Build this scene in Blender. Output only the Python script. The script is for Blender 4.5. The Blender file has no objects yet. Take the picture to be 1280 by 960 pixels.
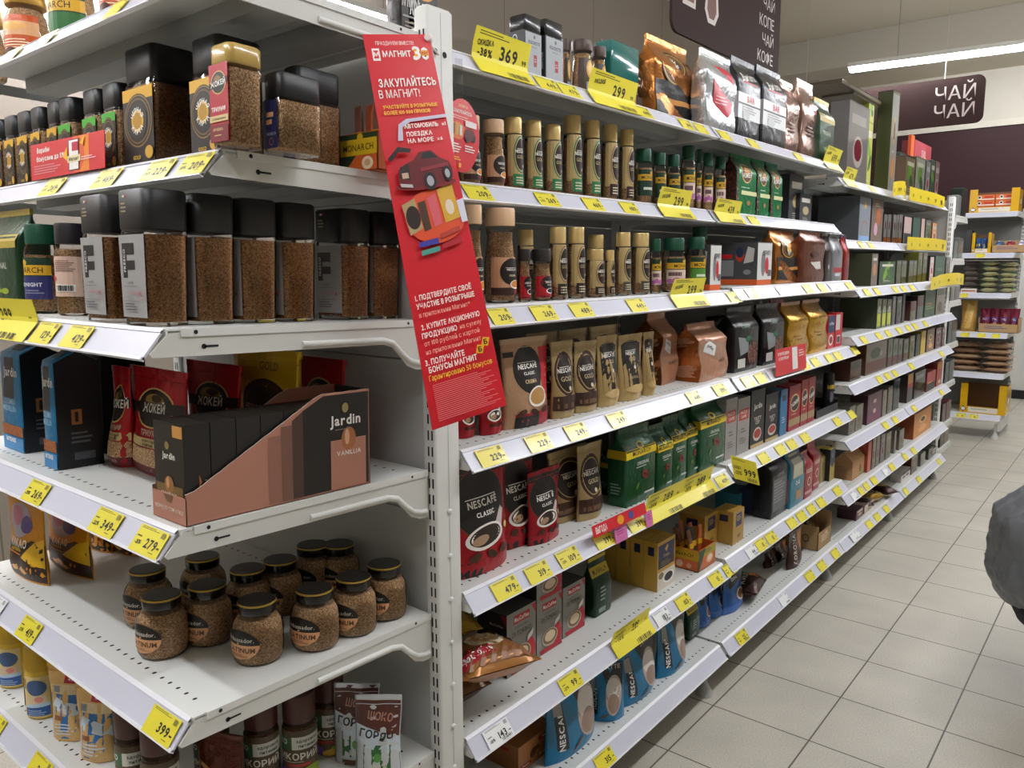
import bpy, math, random
from mathutils import Vector, Matrix
from mathutils.geometry import tessellate_polygon
SC=bpy.context.scene; COL=SC.collection
rnd=random.Random(11)
# ---------------------------------------------------------------- camera, world, exposure
FPX=987.43; CAM=Vector((0,0,1.53)); YAW,PITCH,ROLL=-.683315,-.148825,.006022
def cam_axes():
    f=Vector((math.sin(YAW)*math.cos(PITCH),math.cos(YAW)*math.cos(PITCH),math.sin(PITCH)))
    r=Vector((math.cos(YAW),-math.sin(YAW),0)); d=f.cross(r)
    c,s=math.cos(ROLL),math.sin(ROLL)
    return c*r+s*d, -s*r+c*d, f
AR,AD,AF=cam_axes()
cd=bpy.data.cameras.new('camera'); cam=bpy.data.objects.new('camera',cd); COL.objects.link(cam)
cd.sensor_width=36; cd.lens=FPX/1280*36; cd.clip_start=.02
mw=Matrix.Identity(4)
for i in range(3): mw[i][0]=AR[i]; mw[i][1]=-AD[i]; mw[i][2]=-AF[i]; mw[i][3]=CAM[i]
cam.matrix_world=mw; SC.camera=cam
wd=bpy.data.worlds.new('world'); SC.world=wd; wd.use_nodes=True
wd.node_tree.nodes['Background'].inputs[0].default_value=(.9,.95,1,1); wd.node_tree.nodes['Background'].inputs[1].default_value=.02
SC.view_settings.view_transform='Standard'; SC.view_settings.look='None'; SC.view_settings.gamma=1
SC.view_settings.use_curve_mapping=False; SC.view_settings.exposure=1.8
TUBE=17.0          # strength of the ceiling tubes
# the photograph's lines of sight, used to measure where things stand on known shelves
def solve_along(px,p0,axis):
    u=(px-640)/FPX; n=AR-u*AF; q=Vector(p0)-CAM; return p0[axis]-n.dot(q)/n[axis]
def gy(px,x,z): return solve_along(px,[x,0.,z],1)
def gx(px,y,z): return solve_along(px,[0.,y,z],0)
def gz(py,x,y):
    u=(py-480)/FPX; n=AD-u*AF; q=Vector((x,y,0))-CAM; return -n.dot(q)/n[2]
def ray(px,py): return AR*((px-640)/FPX)+AD*((py-480)/FPX)+AF
def on_z(px,py,z): r=ray(px,py); return CAM+r*((z-CAM.z)/r.z)
def on_x(px,py,x): r=ray(px,py); return CAM+r*(x/r.x)
def on_y(px,py,y): r=ray(px,py); return CAM+r*(y/r.y)
# ---------------------------------------------------------------- materials
def lin(h):
    h=h.lstrip('#'); o=[]
    for i in (0,2,4):
        c=int(h[i:i+2],16)/255; o.append(c/12.92 if c<=.04045 else ((c+.055)/1.055)**2.4)
    return (*o,1)
MATS={}
def nodes(m):
    m.use_nodes=True; nt=m.node_tree; return nt,nt.nodes,nt.links,nt.nodes['Principled BSDF']
def bump(nt,L,b,fac,strength,dist=.002):
    n=nt.nodes.new('ShaderNodeBump'); n.inputs['Strength'].default_value=strength; n.inputs['Distance'].default_value=dist
    L.new(fac,n.inputs['Height']); L.new(n.outputs[0],b.inputs['Normal'])
def tex(nt,L,kind,scale,**kw):
    tc=nt.nodes.new('ShaderNodeTexCoord'); t=nt.nodes.new(kind); t.inputs['Scale'].default_value=scale
    for k,v in kw.items(): t.inputs[k].default_value=v
    L.new(tc.outputs['Object'],t.inputs['Vector']); return t
def ramp(nt,L,fac,stops):
    r=nt.nodes.new('ShaderNodeValToRGB'); e=r.color_ramp.elements
    while len(e)<len(stops): e.new(.5)
    for i,(p,c) in enumerate(stops): e[i].position=p; e[i].color=lin(c)
    L.new(fac,r.inputs[0]); return r
def mat(c,r=.5,kind='',metal=0.,coat=0.):
    """c colour (hex), r roughness, kind: '' plain, print, foil, gran, bean, glass, clear, glow, paint, kraft"""
    key=(c,r,kind,metal,coat)
    if key in MATS: return MATS[key]
    m=bpy.data.materials.new((kind or 'plain')+'_'+c); nt,N,L,b=nodes(m)
    b.inputs['Base Color'].default_value=lin(c); b.inputs['Roughness'].default_value=r; b.inputs['Metallic'].default_value=metal
    b.inputs['Coat Weight'].default_value=coat; b.inputs['Coat Roughness'].default_value=.08
    if kind=='foil':
        t=tex(nt,L,'ShaderNodeTexNoise',22,Detail=3,Distortion=.8); bump(nt,L,b,t.outputs['Fac'],.55,.006)
    elif kind=='gran':
        t=tex(nt,L,'ShaderNodeTexVoronoi',520); rr=ramp(nt,L,t.outputs['Color'],[(.05,'73502e'),(.4,'be9064'),(.85,'eccb9e')])
        L.new(rr.outputs[0],b.inputs['Base Color']); bump(nt,L,b,t.outputs['Distance'],.7,.002)
        if c!='gran':
            mx=N.new('ShaderNodeMix'); mx.data_type='RGBA'; mx.blend_type='MULTIPLY'; mx.inputs[0].default_value=1; mx.inputs[7].default_value=lin(c)
            L.new(rr.outputs[0],mx.inputs[6]); L.new(mx.outputs[2],b.inputs['Base Color'])
    elif kind=='bean':
        t=tex(nt,L,'ShaderNodeTexVoronoi',95); rr=ramp(nt,L,t.outputs['Distance'],[(.1,c),(.8,'1a0d08')])
        L.new(rr.outputs[0],b.inputs['Base Color']); bump(nt,L,b,t.outputs['Distance'],.6,.004)
    elif kind=='kraft':
        t=tex(nt,L,'ShaderNodeTexNoise',160,Detail=4); bump(nt,L,b,t.outputs['Fac'],.12,.001)
    elif kind=='paint':
        t=tex(nt,L,'ShaderNodeTexNoise',600,Detail=1); bump(nt,L,b,t.outputs['Fac'],.05,.0006)
    elif kind=='cloth':
        t=tex(nt,L,'ShaderNodeTexNoise',14,Detail=5); bump(nt,L,b,t.outputs['Fac'],.5,.01)
    elif kind in('glass','clear'):
        N.remove(b); tr=N.new('ShaderNodeBsdfTransparent'); gl=N.new('ShaderNodeBsdfGlossy'); gl.inputs['Roughness'].default_value=r
        tr.inputs[0].default_value=lin(c); fr=N.new('ShaderNodeFresnel'); fr.inputs[0].default_value=1.38; mx=N.new('ShaderNodeMixShader')
        L.new(fr.outputs[0],mx.inputs[0]); L.new(tr.outputs[0],mx.inputs[1]); L.new(gl.outputs[0],mx.inputs[2]); L.new(mx.outputs[0],N['Material Output'].inputs[0])
    elif kind=='glow':
        b.inputs['Emission Color'].default_value=lin(c); b.inputs['Emission Strength'].default_value=TUBE
    MATS[key]=m; return m
def C_(c):
    """short colour code: 'hex' print, '*hex' foil, '@' granules, '&' beans, '%hex' kraft, '=hex' metallic"""
    if not isinstance(c,str): return c
    k=c[0]
    if k=='*': return mat(c[1:],.28,'foil',.35)
    if k=='!': return mat(c[1:],.22,'foil',.75)
    if k=='@': return mat(c[1:] or 'ffffff',.7,'gran')
    if k=='&': return mat(c[1:] or '4a2b1a',.35,'bean')
    if k=='%': return mat(c[1:],.8,'kraft')
    if k=='=': return mat(c[1:],.3,'',.5)
    if k=='~': return mat(c[1:],.25,'',0,.3)
    return mat(c,.42)
WHITE=mat('d9dad6',.38,'paint'); WHITE2=mat('d2d2cd',.45,'paint'); GREYP=mat('a9aba9',.5,'paint'); RAIL=mat('cfd0de',.3,'',0,.2)
BLACK=mat('111113',.5); GLASS=mat('fbfbfb',.04,'glass'); DARKHOLE=mat('16161a',.8)
# ---------------------------------------------------------------- glyphs
CH="ABCDEFGHIJKLMNOPQRSTUVWXYZabcdefghijklmnopqrstuvwxyz0123456789.,-−%+!:*/'®&№№éÉАБВГДЕЁЖЗИЙКЛМНОПРСТУФХЦЧШЩЪЫЬЭЮЯабвгдеёжзийклмнопрстуфхцчшщъыьэюя₽"
GLY={}
def load_glyphs():
    tmp=[]
    for ch in dict.fromkeys(CH):
        for bold in (0,1):
            c=bpy.data.curves.new('glyph','FONT'); c.body=ch; c.resolution_u=2; c.offset=.028 if bold else .004
            o=bpy.data.objects.new('glyph',c); COL.objects.link(o); tmp.append((ch,bold,o))
    dg=bpy.context.evaluated_depsgraph_get(); dg.update()
    for ch,bold,o in tmp:
        me=o.evaluated_get(dg).to_mesh(); v=[(p.co.x,p.co.y) for p in me.vertices]; f=[tuple(p.vertices) for p in me.polygons]
        x0=min((p[0] for p in v),default=0); x1=max((p[0] for p in v),default=.3)
        GLY[ch,bold]=([(a-x0,b) for a,b in v],f,x1-x0); o.evaluated_get(dg).to_mesh_clear()
    capH={b:max(p[1] for p in GLY['H',b][0]) for b in (0,1)}
    for k,(v,f,w) in GLY.items():
        s=1/capH[k[1]]; GLY[k]=([(a*s,b*s) for a,b in v],f,w*s)
    for _,_,o in tmp:
        c=o.data; bpy.data.objects.remove(o); bpy.data.curves.remove(c)
load_glyphs()
def text_width(s,bold,sp=.15):
    return sum((.42 if c==' ' else GLY[c,bold][2]+sp) for c in s)-sp
# ---------------------------------------------------------------- mesh builder
class MB:
    def __init__(s): s.v=[];s.f=[];s.mi=[];s.sm=[];s.mats=[];s.xf=None
    def M(s,m):
        m=C_(m)
        if m not in s.mats: s.mats.append(m)
        return s.mats.index(m)
    def add(s,vs,fs,m,smooth=False):
        o=len(s.v); i=s.M(m)
        if s.xf: vs=[s.xf(*p) for p in vs]
        s.v.extend(tuple(p) for p in vs)
        for f in fs: s.f.append(tuple(o+k for k in f)); s.mi.append(i); s.sm.append(smooth)
    def box(s,x0,y0,z0,x1,y1,z1,m,ms=None):
        """ms: optional dict of face materials: l r f b t d"""
        V=[(x0,y0,z0),(x1,y0,z0),(x1,y1,z0),(x0,y1,z0),(x0,y0,z1),(x1,y0,z1),(x1,y1,z1),(x0,y1,z1)]
        F=dict(d=(3,2,1,0),t=(4,5,6,7),f=(0,1,5,4),r=(1,2,6,5),b=(2,3,7,6),l=(3,0,4,7))
        for k,q in F.items(): s.add([V[i] for i in q],[(0,1,2,3)],(ms or {}).get(k,m))
    def loft(s,rings,m,smooth=True,cap0=True,cap1=True,closed=True,mfun=None):
        n=len(rings[0]); vs=[p for r in rings for p in r]; fs=[]
        for i in range(len(rings)-1):
            for j in range(n if closed else n-1):
                k=(j+1)%n; fs.append((i*n+j,i*n+k,(i+1)*n+k,(i+1)*n+j))
        s.add(vs,fs,m,smooth)
        if cap0: s.add(rings[0],[tuple(range(n-1,-1,-1))],m)
        if cap1: s.add(rings[-1],[tuple(range(n))],m)
    def lathe(s,prof,m,n=20,cx=0,cy=0,smooth=True,cap0=True,cap1=True):
        rings=[[(cx+r*math.cos(2*math.pi*k/n),cy+r*math.sin(2*math.pi*k/n),z) for k in range(n)] for r,z in prof]
        s.loft(rings,m,smooth,cap0,cap1)
    def rr(s,secs,m,n=4,smooth=True,cap0=True,cap1=True):
        """loft of rounded rectangles: (w,d,radius,z[,cx,cy])"""
        s.loft([rrect(*q,n=n) for q in secs],m,smooth,cap0,cap1)
    def tube(s,pts,r,m,n=8,cap=True):
        pts=[Vector(p) for p in pts]; rings=[]
        seg=[(q-p).normalized() for p,q in zip(pts,pts[1:])]; up=min((Vector((0,0,1)),Vector((0,1,0)),Vector((1,0,0))),key=lambda a:max(abs(a.dot(t)) for t in seg))
        for i,p in enumerate(pts):
            t=(pts[min(i+1,len(pts)-1)]-pts[max(i-1,0)]).normalized(); a=up
            e1=t.cross(a).normalized(); e2=t.cross(e1); q=r[i] if isinstance(r,(list,tuple)) else r
            rings.append([tuple(p+e1*(q*math.cos(2*math.pi*k/n))+e2*(q*math.sin(2*math.pi*k/n))) for k in range(n)])
        s.loft(rings,m,True,cap,cap)
    def prism(s,poly,a0,a1,m,P):
        """cross-section poly of (b,z) pairs swept from a0 to a1 through P(a,b,z)"""
        n=len(poly); r0=[P(a0,b,z) for b,z in poly]; r1=[P(a1,b,z) for b,z in poly]
        s.loft([r0,r1],m,False)
    def mesh(s,name):
        me=bpy.data.meshes.new(name); me.from_pydata(s.v,[],s.f)
        for m in s.mats: me.materials.append(m)
        me.polygons.foreach_set('material_index',s.mi); me.polygons.foreach_set('use_smooth',s.sm); me.update(); return me
def rrect(w,d,r,z,cx=0,cy=0,n=4):
    r=min(r,w/2-1e-5,d/2-1e-5); o=[]
    for q,(sx,sy) in enumerate(((1,-1),(1,1),(-1,1),(-1,-1))):
        for k in range(n+1):
            a=(q-1)*math.pi/2+k*math.pi/2/n
            o.append((cx+sx*(w/2-r)+r*math.cos(a),cy+sy*(d/2-r)+r*math.sin(a),z))
    return o
EPS=.0002
class Dec:
    """prints shapes and letters on a surface S(u,v,off); u in half-widths hw, v in heights h"""
    def __init__(s,mb,S,hw,h,step=.02): s.mb=mb;s.S=S;s.hw=hw;s.h=h;s.step=step;s.l=1
    def pt(s,u,v,l): return s.S(u*s.hw,v*s.h,l*EPS)
    def rect(s,u0,v0,u1,v1,m):
        l=s.l; s.l+=1; nu=max(1,min(14,int(abs(u1-u0)*s.hw/s.step+.99))); nv=max(1,min(14,int(abs(v1-v0)*s.h/s.step+.99)))
        vs=[s.pt(u0+(u1-u0)*i/nu,v0+(v1-v0)*j/nv,l) for j in range(nv+1) for i in range(nu+1)]
        s.mb.add(vs,[(j*(nu+1)+i,j*(nu+1)+i+1,(j+1)*(nu+1)+i+1,(j+1)*(nu+1)+i) for j in range(nv) for i in range(nu)],m)
    def ell(s,cu,cv,ru,rv,m,r0=0.,rot=0.,n=24,a0=0,a1=360):
        l=s.l; s.l+=1; nr=max(1,min(6,int(max(ru*s.hw,rv*s.h)/s.step+.99))) if r0<.5 else 1; c,sn=math.cos(math.radians(rot)),math.sin(math.radians(rot)); vs=[];fs=[]
        full=(a1-a0)==360; k=n if full else n+1
        for i in range(nr+1):
            f=r0+(1-r0)*i/nr; f=max(f,.001)
            for j in range(k):
                a=math.radians(a0+(a1-a0)*j/n); x=f*ru*s.hw*math.cos(a); y=f*rv*s.h*math.sin(a)
                vs.append(s.pt(cu+(x*c-y*sn)/s.hw,cv+(x*sn+y*c)/s.h,l))
        for i in range(nr):
            for j in range(n):
                q=(j+1)%k; fs.append((i*k+j,(i+1)*k+j,(i+1)*k+q,i*k+q))
        s.mb.add(vs,fs,m)
    def poly(s,pts,m):
        l=s.l; s.l+=1; P=[(u*s.hw,v*s.h) for u,v in pts]; vs=[];fs=[]
        tris=[tuple(P[i] for i in t) for t in tessellate_polygon([[Vector((a,b,0)) for a,b in P]])]
        while tris:
            t=tris.pop(); e=[math.dist(t[i],t[(i+1)%3]) for i in range(3)]; k=e.index(max(e))
            if e[k]>s.step*1.2 and s.step<.5:
                a,b_,c=t[k],t[(k+1)%3],t[(k+2)%3]; mid=((a[0]+b_[0])/2,(a[1]+b_[1])/2); tris+=[(a,mid,c),(mid,b_,c)]; continue
            o=len(vs); vs+=[s.S(x,y,l*EPS) for x,y in t]; fs.append((o,o+1,o+2))
        s.mb.add(vs,fs,m)
    def text(s,t,cu,cv,hh,m,bold=1,wmax=1.8,rot=0.,arc=0.,al='c',sx=1.,noadv=0):
        l=s.l; s.l+=1; H=hh*s.h; W=text_width(t,bold)*H*sx
        if W>wmax*s.hw: sx*=wmax*s.hw/W; W=wmax*s.hw
        x=-W/2 if al=='c' else (0 if al=='l' else -W); c,sn=math.cos(math.radians(rot)),math.sin(math.radians(rot))
        for ch in t:
            if ch==' ': x+=.42*H*sx; continue
            v,f,w=GLY[ch,bold]; vs=[]; mx=x+w*H*sx/2
            for a,b in v:
                X=x+a*H*sx; Y=(b-.5)*H
                if arc:
                    R=arc*s.h; an=mx/R; dx=X-mx; rr=abs(R)+(Y if R>0 else -Y)
                    X,Y=abs(R)*0+rr*math.sin(mx/abs(R))+dx*math.cos(mx/abs(R)), (rr*math.cos(mx/abs(R))-dx*math.sin(mx/abs(R)))*(1 if R>0 else -1)
                    if R<0: X=rr*math.sin(mx/abs(R))+dx*math.cos(mx/abs(R)); Y=-(rr*math.cos(mx/abs(R)))+dx*math.sin(mx/abs(R))
                X,Y=X*c-Y*sn,X*sn+Y*c
                vs.append(s.pt(cu+X/s.hw,cv+Y/s.h,l))
            s.mb.add(vs,f,m); x+=(w+.15)*H*sx
    def draw(s,spec):
        for q in spec:
            k=q[0]
            if k=='r': s.rect(*q[1:6])
            elif k=='e': s.ell(*q[1:6],**(q[6] if len(q)>6 else {}))
            elif k=='p': s.poly(q[1],q[2])
            elif k=='t': s.text(*q[1:6],**(q[6] if len(q)>6 else {}))
            elif k=='l':     # rows of small print: u0,u1,v-top,pitch,count,colour
                _,u0,u1,v,dv,n,c=q
                for i in range(n): s.l-=1 if i else 0; s.rect(u0,v-i*dv,u0+(u1-u0)*(.7+.3*((i*37)%10)/10),v-i*dv-dv*.42,c)
def flat(y): return lambda u,v,o:(u,y-o,v)
# ---------------------------------------------------------------- objects
def ob(name,me,parent=None,loc=None,rot=None):
    o=bpy.data.objects.new(name,me); COL.objects.link(o)
    if parent: o.parent=parent
    if loc is not None: o.location=loc
    if rot is not None: o.rotation_euler=rot
    return o
def struct(name,mb,**kw):
    o=ob(name,mb.mesh(name)); o['kind']='structure'; return o
def thing(o,label,cat,group=None):
    o['label']=label; o['category']=cat
    if group: o['group']=group
    return o
def empty(name,loc,rot=(0,0,0)):
    o=ob(name,None,None,loc,rot); o.empty_display_size=.05; return o
class Proto:
    """one kind of thing: root mesh (or None for an Empty) and parts [(name,mesh,[(subname,mesh)])]"""
    def __init__(s,name,root,parts=()): s.name=name;s.root=root;s.parts=parts
    def place(s,loc,rot):
        o=ob(s.name,s.root,None,loc,rot)
        if s.root is None: o.empty_display_size=.05
        for n,me,subs in s.parts:
            c=ob(n,me,o)
            for n2,m2 in subs: ob(n2,m2,c)
        return o
REG=[]
def reg(o,desc,cat,place,order,anchor='from the post'): REG.append((o,desc,cat,place,order,anchor))
# ---------------------------------------------------------------- room
YW=10.5; XL=-3.3; XR=4.2; YB=-3.2; ZC=3.65
def floor_mat():
    m=bpy.data.materials.new('floor_tiles'); nt,N,L,b=nodes(m)
    tc=N.new('ShaderNodeTexCoord'); mp=N.new('ShaderNodeMapping'); L.new(tc.outputs['Object'],mp.inputs[0])
    T=.3313; mp.inputs['Location'].default_value=(1.0815,-.117,0)
    br=N.new('ShaderNodeTexBrick'); br.offset=0; br.squash=1
    for k,v in (('Scale',1),('Mortar Size',.003),('Mortar Smooth',.3),('Brick Width',T),('Row Height',T)): br.inputs[k].default_value=v
    br.inputs['Color1'].default_value=lin('d9d3c5'); br.inputs['Color2'].default_value=lin('d5cfc1'); br.inputs['Mortar'].default_value=lin('625a50')
    L.new(mp.outputs[0],br.inputs[0])
    n=N.new('ShaderNodeTexNoise'); n.inputs['Scale'].default_value=230; n.inputs['Detail'].default_value=3; L.new(tc.outputs['Object'],n.inputs[0])
    n2=N.new('ShaderNodeTexNoise'); n2.inputs['Scale'].default_value=3; L.new(tc.outputs['Object'],n2.inputs[0])
    r=ramp(nt,L,n.outputs['Fac'],[(.3,'d6d6d6'),(.7,'ffffff')]); r2=ramp(nt,L,n2.outputs['Fac'],[(.3,'ececec'),(.7,'ffffff')])
    mx=N.new('ShaderNodeMix'); mx.data_type='RGBA'; mx.blend_type='MULTIPLY'; mx.inputs[0].default_value=1
    my=N.new('ShaderNodeMix'); my.data_type='RGBA'; my.blend_type='MULTIPLY'; my.inputs[0].default_value=1
    L.new(br.outputs['Color'],mx.inputs[6]); L.new(r.outputs[0],mx.inputs[7]); L.new(mx.outputs[2],my.inputs[6]); L.new(r2.outputs[0],my.inputs[7])
    L.new(my.outputs[2],b.inputs['Base Color']); b.inputs['Roughness'].default_value=.42
    bump(nt,L,b,br.outputs['Fac'],-.25,.002); return m
b=MB(); b.add([(XL,YB,0),(XR,YB,0),(XR,YW,0),(XL,YW,0)],[(0,1,2,3)],floor_mat()); struct('floor',b)
b=MB(); b.box(XL-.1,YB-.1,ZC,XR+.1,YW+.1,ZC+.1,mat('cbc3b2',.9)); struct('ceiling',b)
b=MB(); b.box(XL,8.0,3.357,XR,8.4,ZC-.002,mat('b9b4a6',.9)); struct('trim_1',b)
def wall_mat(c):
    m=bpy.data.materials.new('wall_panels'); nt,N,L,b=nodes(m); b.inputs['Roughness'].default_value=.8
    tc=N.new('ShaderNodeTexCoord'); mp=N.new('ShaderNodeMapping'); mp.inputs['Rotation'].default_value=(0,math.pi/2,math.pi/2); L.new(tc.outputs['Object'],mp.inputs[0])
    br=N.new('ShaderNodeTexBrick'); br.offset=0
    for k,v in (('Scale',1),('Mortar Size',.004),('Brick Width',1.0),('Row Height',40)): br.inputs[k].default_value=v
    for k in('Color1','Color2'): br.inputs[k].default_value=lin(c)
    br.inputs['Mortar'].default_value=lin('7f7565'); sep=N.new('ShaderNodeSeparateXYZ'); cmb=N.new('ShaderNodeCombineXYZ')
    L.new(tc.outputs['Object'],sep.inputs[0]); L.new(sep.outputs['Y'],cmb.inputs['X']); L.new(sep.outputs['Z'],cmb.inputs['Y']); L.new(cmb.outputs[0],br.inputs[0])
    L.new(br.outputs['Color'],b.inputs['Base Color']); return m
b=MB(); b.box(XL-.1,YB,0,XL,YW,ZC,wall_mat('a1968a')); struct('wall_left',b)
b=MB(); b.box(XR,YB,0,XR+.1,YW,ZC,mat('c9c4b8',.8)); struct('wall_right',b)
b=MB(); b.box(XL,YB-.1,0,XR,YB,ZC,mat('c9c4b8',.8)); struct('wall_near',b)
b=MB(); b.box(XL,YW,0,XR,YW+.1,ZC,mat('cfcabd',.8)); b.box(XL,YW-.012,1.78,XR,YW,3.03,mat('330e16',.6)); b.box(XL,YW-.03,3.03,XR,YW,3.1,mat('d8d2c4',.6)); b.box(XL,YW-.012,.1,XR,YW,1.78,mat('dcdcd8',.6)); struct('wall_far',b)
b=MB(); b.box(XL,YW-.03,0,XR,YW-.012,.1,mat('17171a',.6)); struct('baseboard_far',b)
# ceiling tubes
def tube_lamp(x0,y0,x1,y1,z,label):
    L_=math.hypot(x1-x0,y1-y0); ang=math.atan2(y1-y0,x1-x0)
    r=empty('ceiling_lamp',((x0+x1)/2,(y0+y1)/2,z),(0,0,ang)); thing(r,label,'lamp','strip lamps hanging from the ceiling')
    h=MB(); h.box(-L_/2,-.035,.0,L_/2,.035,.03,mat('d8d6d0',.4)); ob('housing',h.mesh('housing'),r)
    g=MB(); g.rr([(L_-.02,.062,.02,-.028),(L_-.01,.066,.02,-.012),(L_-.01,.066,.02,0)],mat('f8faff',.4,'glow')); ob('diffuser',g.mesh('diffuser'),r)
    for s in(-.4,.4):
        w=MB(); w.tube([(s*L_,0,.03),(s*L_,0,ZC-z)],.002,'888888',5); ob('hanging_wire',w.mesh('wire'),r)
tube_lamp(-1.885,6.20,1.3,6.52,2.93,'bright strip lamp hanging beyond the brown two-line tea sign')
tube_lamp(-3.03,-1.2,-3.03,2.85,2.72,'strip lamp along the wall, glimpsed above the white post')
tube_lamp(.12,.9,.12,3.4,2.95,'long strip lamp above the aisle beside the coffee')
tube_lamp(.12,3.7,.12,6.0,2.95,'long strip lamp above the aisle beside the tea')
tube_lamp(-2.5,-.35,-.1,-.35,2.95,'strip lamp across the aisle in front of the end rack')
tube_lamp(-2.2,9.3,2.4,9.3,3.6,'strip lamp across the far end of the store')

# ---------------------------------------------------------------- shelving
class Fr:
    """shelf front: P(along, depth behind the shelf's front edge, z)"""
    def __init__(s,kind,front,z,tilt=0.): s.k=kind;s.f=front;s.z=z;s.t=tilt
    def P(s,a,b,z=0.):
        z=s.z+z-s.t*b
        return (a,s.f+b,z) if s.k=='E' else (s.f-b,a,z) if s.k=='G' else (-a,s.f-b,z)
    rotz=property(lambda s:0. if s.k=='E' else math.pi/2)
def shelf(parent,fr,a0,a1,depth,endplate=(0,1),holes=(1,0),rib=True,stripe=None):
    P=fr.P; b=MB()
    b.prism([(0,-.02),(0,0),(depth,0),(depth,-.02),(depth-.003,-.02),(depth-.003,-.003),(.003,-.003),(.003,-.02)],a0,a1,WHITE,P)
    b.prism([(.10,-.034),(.10,-.003),(.17,-.003),(.17,-.034)],a0+.02,a1-.02,GREYP,P)
    b.prism([(depth*.62,-.034),(depth*.62,-.003),(depth*.62+.07,-.003),(depth*.62+.07,-.034)],a0+.02,a1-.02,GREYP,P)
    n=int((a1-a0-.05)/.027)
    for q,bb in((0,.032),(1,depth-.045)):
        if not holes[q]: continue
        for i in range(n):
            a=a0+.035+i*.027
            b.add([P(a+.0034*math.cos(t*math.pi/3),bb+.0045*math.sin(t*math.pi/3),.0002) for t in range(6)],[tuple(range(6))],DARKHOLE)
    s=ob('shelf',b.mesh('shelf'),parent)
    r=MB(); r.prism([(-.003,-.001),(-.0015,-.004),(-.034,-.044),(-.037,-.042)],a0+.003,a1-.003,RAIL,P)
    r.prism([(-.001,.001),(-.0005,-.003),(-.006,-.007),(-.008,-.004)],a0+.003,a1-.003,mat('e4e4ea',.3),P)
    r.prism([(-.032,-.040),(-.034,-.046),(-.040,-.042),(-.037,-.038)],a0+.003,a1-.003,mat('e4e4ea',.3),P)
    ob('price_rail',r.mesh('price_rail'),s)
    for side in(0,1):
        k=MB(); a=(a0,a1)[side]; d=1 if side else -1
        if fr.k=='G': a-=d*.004
        if not endplate[side]:
            k.prism([(.012,-.045),(.004,-.022),(depth,-.022),(depth,-.085),(depth*.8,-.045)],a-d*.004,a-d*.006,GREYP,P); ob('bracket',k.mesh('bracket'),s); continue
        k.prism([(.022,-.012),(.022,.0005),(depth,.0005),(depth,-.012)],a-d*.004,a+d*.003,WHITE,P)      # folded lip
        out=[(.004,-.006),(depth,-.006)]+[(depth*f,z) for f,z in((1,-.098),(.955,-.097),(.91,-.088),(.875,-.068),(.84,-.05),(.80,-.044),(.1,-.042))]+[(-.022,-.041),(-.026,-.036)]
        k.prism(out,a-d*.003,a+d*.0005,WHITE2,P)
        if rib: k.tube([P(a+d*.001,depth*f,z) for f,z in((.45,-.034),(.79,-.035),(.84,-.042),(.88,-.062),(.92,-.078),(.96,-.084),(.99,-.084))],.0055,WHITE,8)
        e=a+d*.0012; e2=a+d*.0036
        def disc(bb,zz,rr,ee): k.add([P(ee,bb+rr*math.cos(t*math.pi/6),zz+rr*math.sin(t*math.pi/6)) for t in range(12)],[tuple(range(12))],DARKHOLE)
        disc(.045,-.0055,.0034,e2); disc(depth-.045,-.0055,.0028,e2); disc(.058,-.028,.0042,e)
        k.add([P(e,.058,-.0295),P(e,.082,-.0295),P(e,.082,-.0262),P(e,.058,-.0262)],[(0,1,2,3)],DARKHOLE)
        ob('bracket',k.mesh('bracket'),s)
    return s
XE0,XE1=-2.125,-1.12
TL=.03
EF={'E':Fr('E',.685,1.975,TL),'D':Fr('E',.685,1.708,TL),'A':Fr('E',.575,1.441,TL),'B':Fr('E',.575,1.136,TL),'C':Fr('E',.575,.828,TL),'F':Fr('E',.575,.515,TL),'Z':Fr('E',.575,.2,TL)}
YP=1.105      # front face of the white post
endrack=empty('shelving_unit',(-1.6,YP,0)); thing(endrack,'white metal end rack with a post, facing across the aisle head','shelving')
for k,f in EF.items(): shelf(endrack,f,XE0,XE1,YP-.004-f.f,(0,1),(1,1),rib=k not in'D')
def upright(parent,x0,x1,y0,y1,z1,slots='f',bolts=()):
    p=MB(); r=.006
    p.rr([(x1-x0,y1-y0,r,.0,(x0+x1)/2,(y0+y1)/2),(x1-x0,y1-y0,r,z1-.006,(x0+x1)/2,(y0+y1)/2),(x1-x0-.008,y1-y0-.008,r,z1,(x0+x1)/2,(y0+y1)/2)],WHITE2,n=3)
    z=.05
    while z<z1-.04:
        for q in(0,1):
            if slots=='f':
                a=x1-.008-.0105*(1-q)-.0035; p.add([(a,y0-.0006,z),(a+.0042,y0-.0006,z),(a+.0042,y0-.0006,z+.02),(a,y0-.0006,z+.02)],[(0,1,2,3)],DARKHOLE)
            else:
                a=y0+.0035+.011*q if y1-y0<.03 else y0+.014+.016*q; p.add([(x1+.0006,a,z),(x1+.0006,a+.006,z),(x1+.0006,a+.006,z+.022),(x1+.0006,a,z+.022)],[(0,1,2,3)],DARKHOLE)
        z+=.0333
    if bolts:
        ym=(y0+y1)/2; p.add([(x1+.0006,ym-.0005,.05),(x1+.0006,ym+.0005,.05),(x1+.0006,ym+.0005,z1-.01),(x1+.0006,ym-.0005,z1-.01)],[(0,1,2,3)],mat('8d8e8b',.6))
    u=ob('upright',p.mesh('upright'),parent)
    for z in bolts:
        q=MB(); q.tube([(x1-.001,(y0+y1)/2,z),(x1+.003,(y0+y1)/2,z),(x1+.005,(y0+y1)/2,z)],[.0055,.0055,.003],WHITE,10); ob('bolt',q.mesh('bolt'),u)
    return u
XPR=-1.098
u=upright(endrack,-1.135,XPR,YP,1.176,2.012,'f',[.26+.096*i for i in range(9)])
q=MB()
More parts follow.
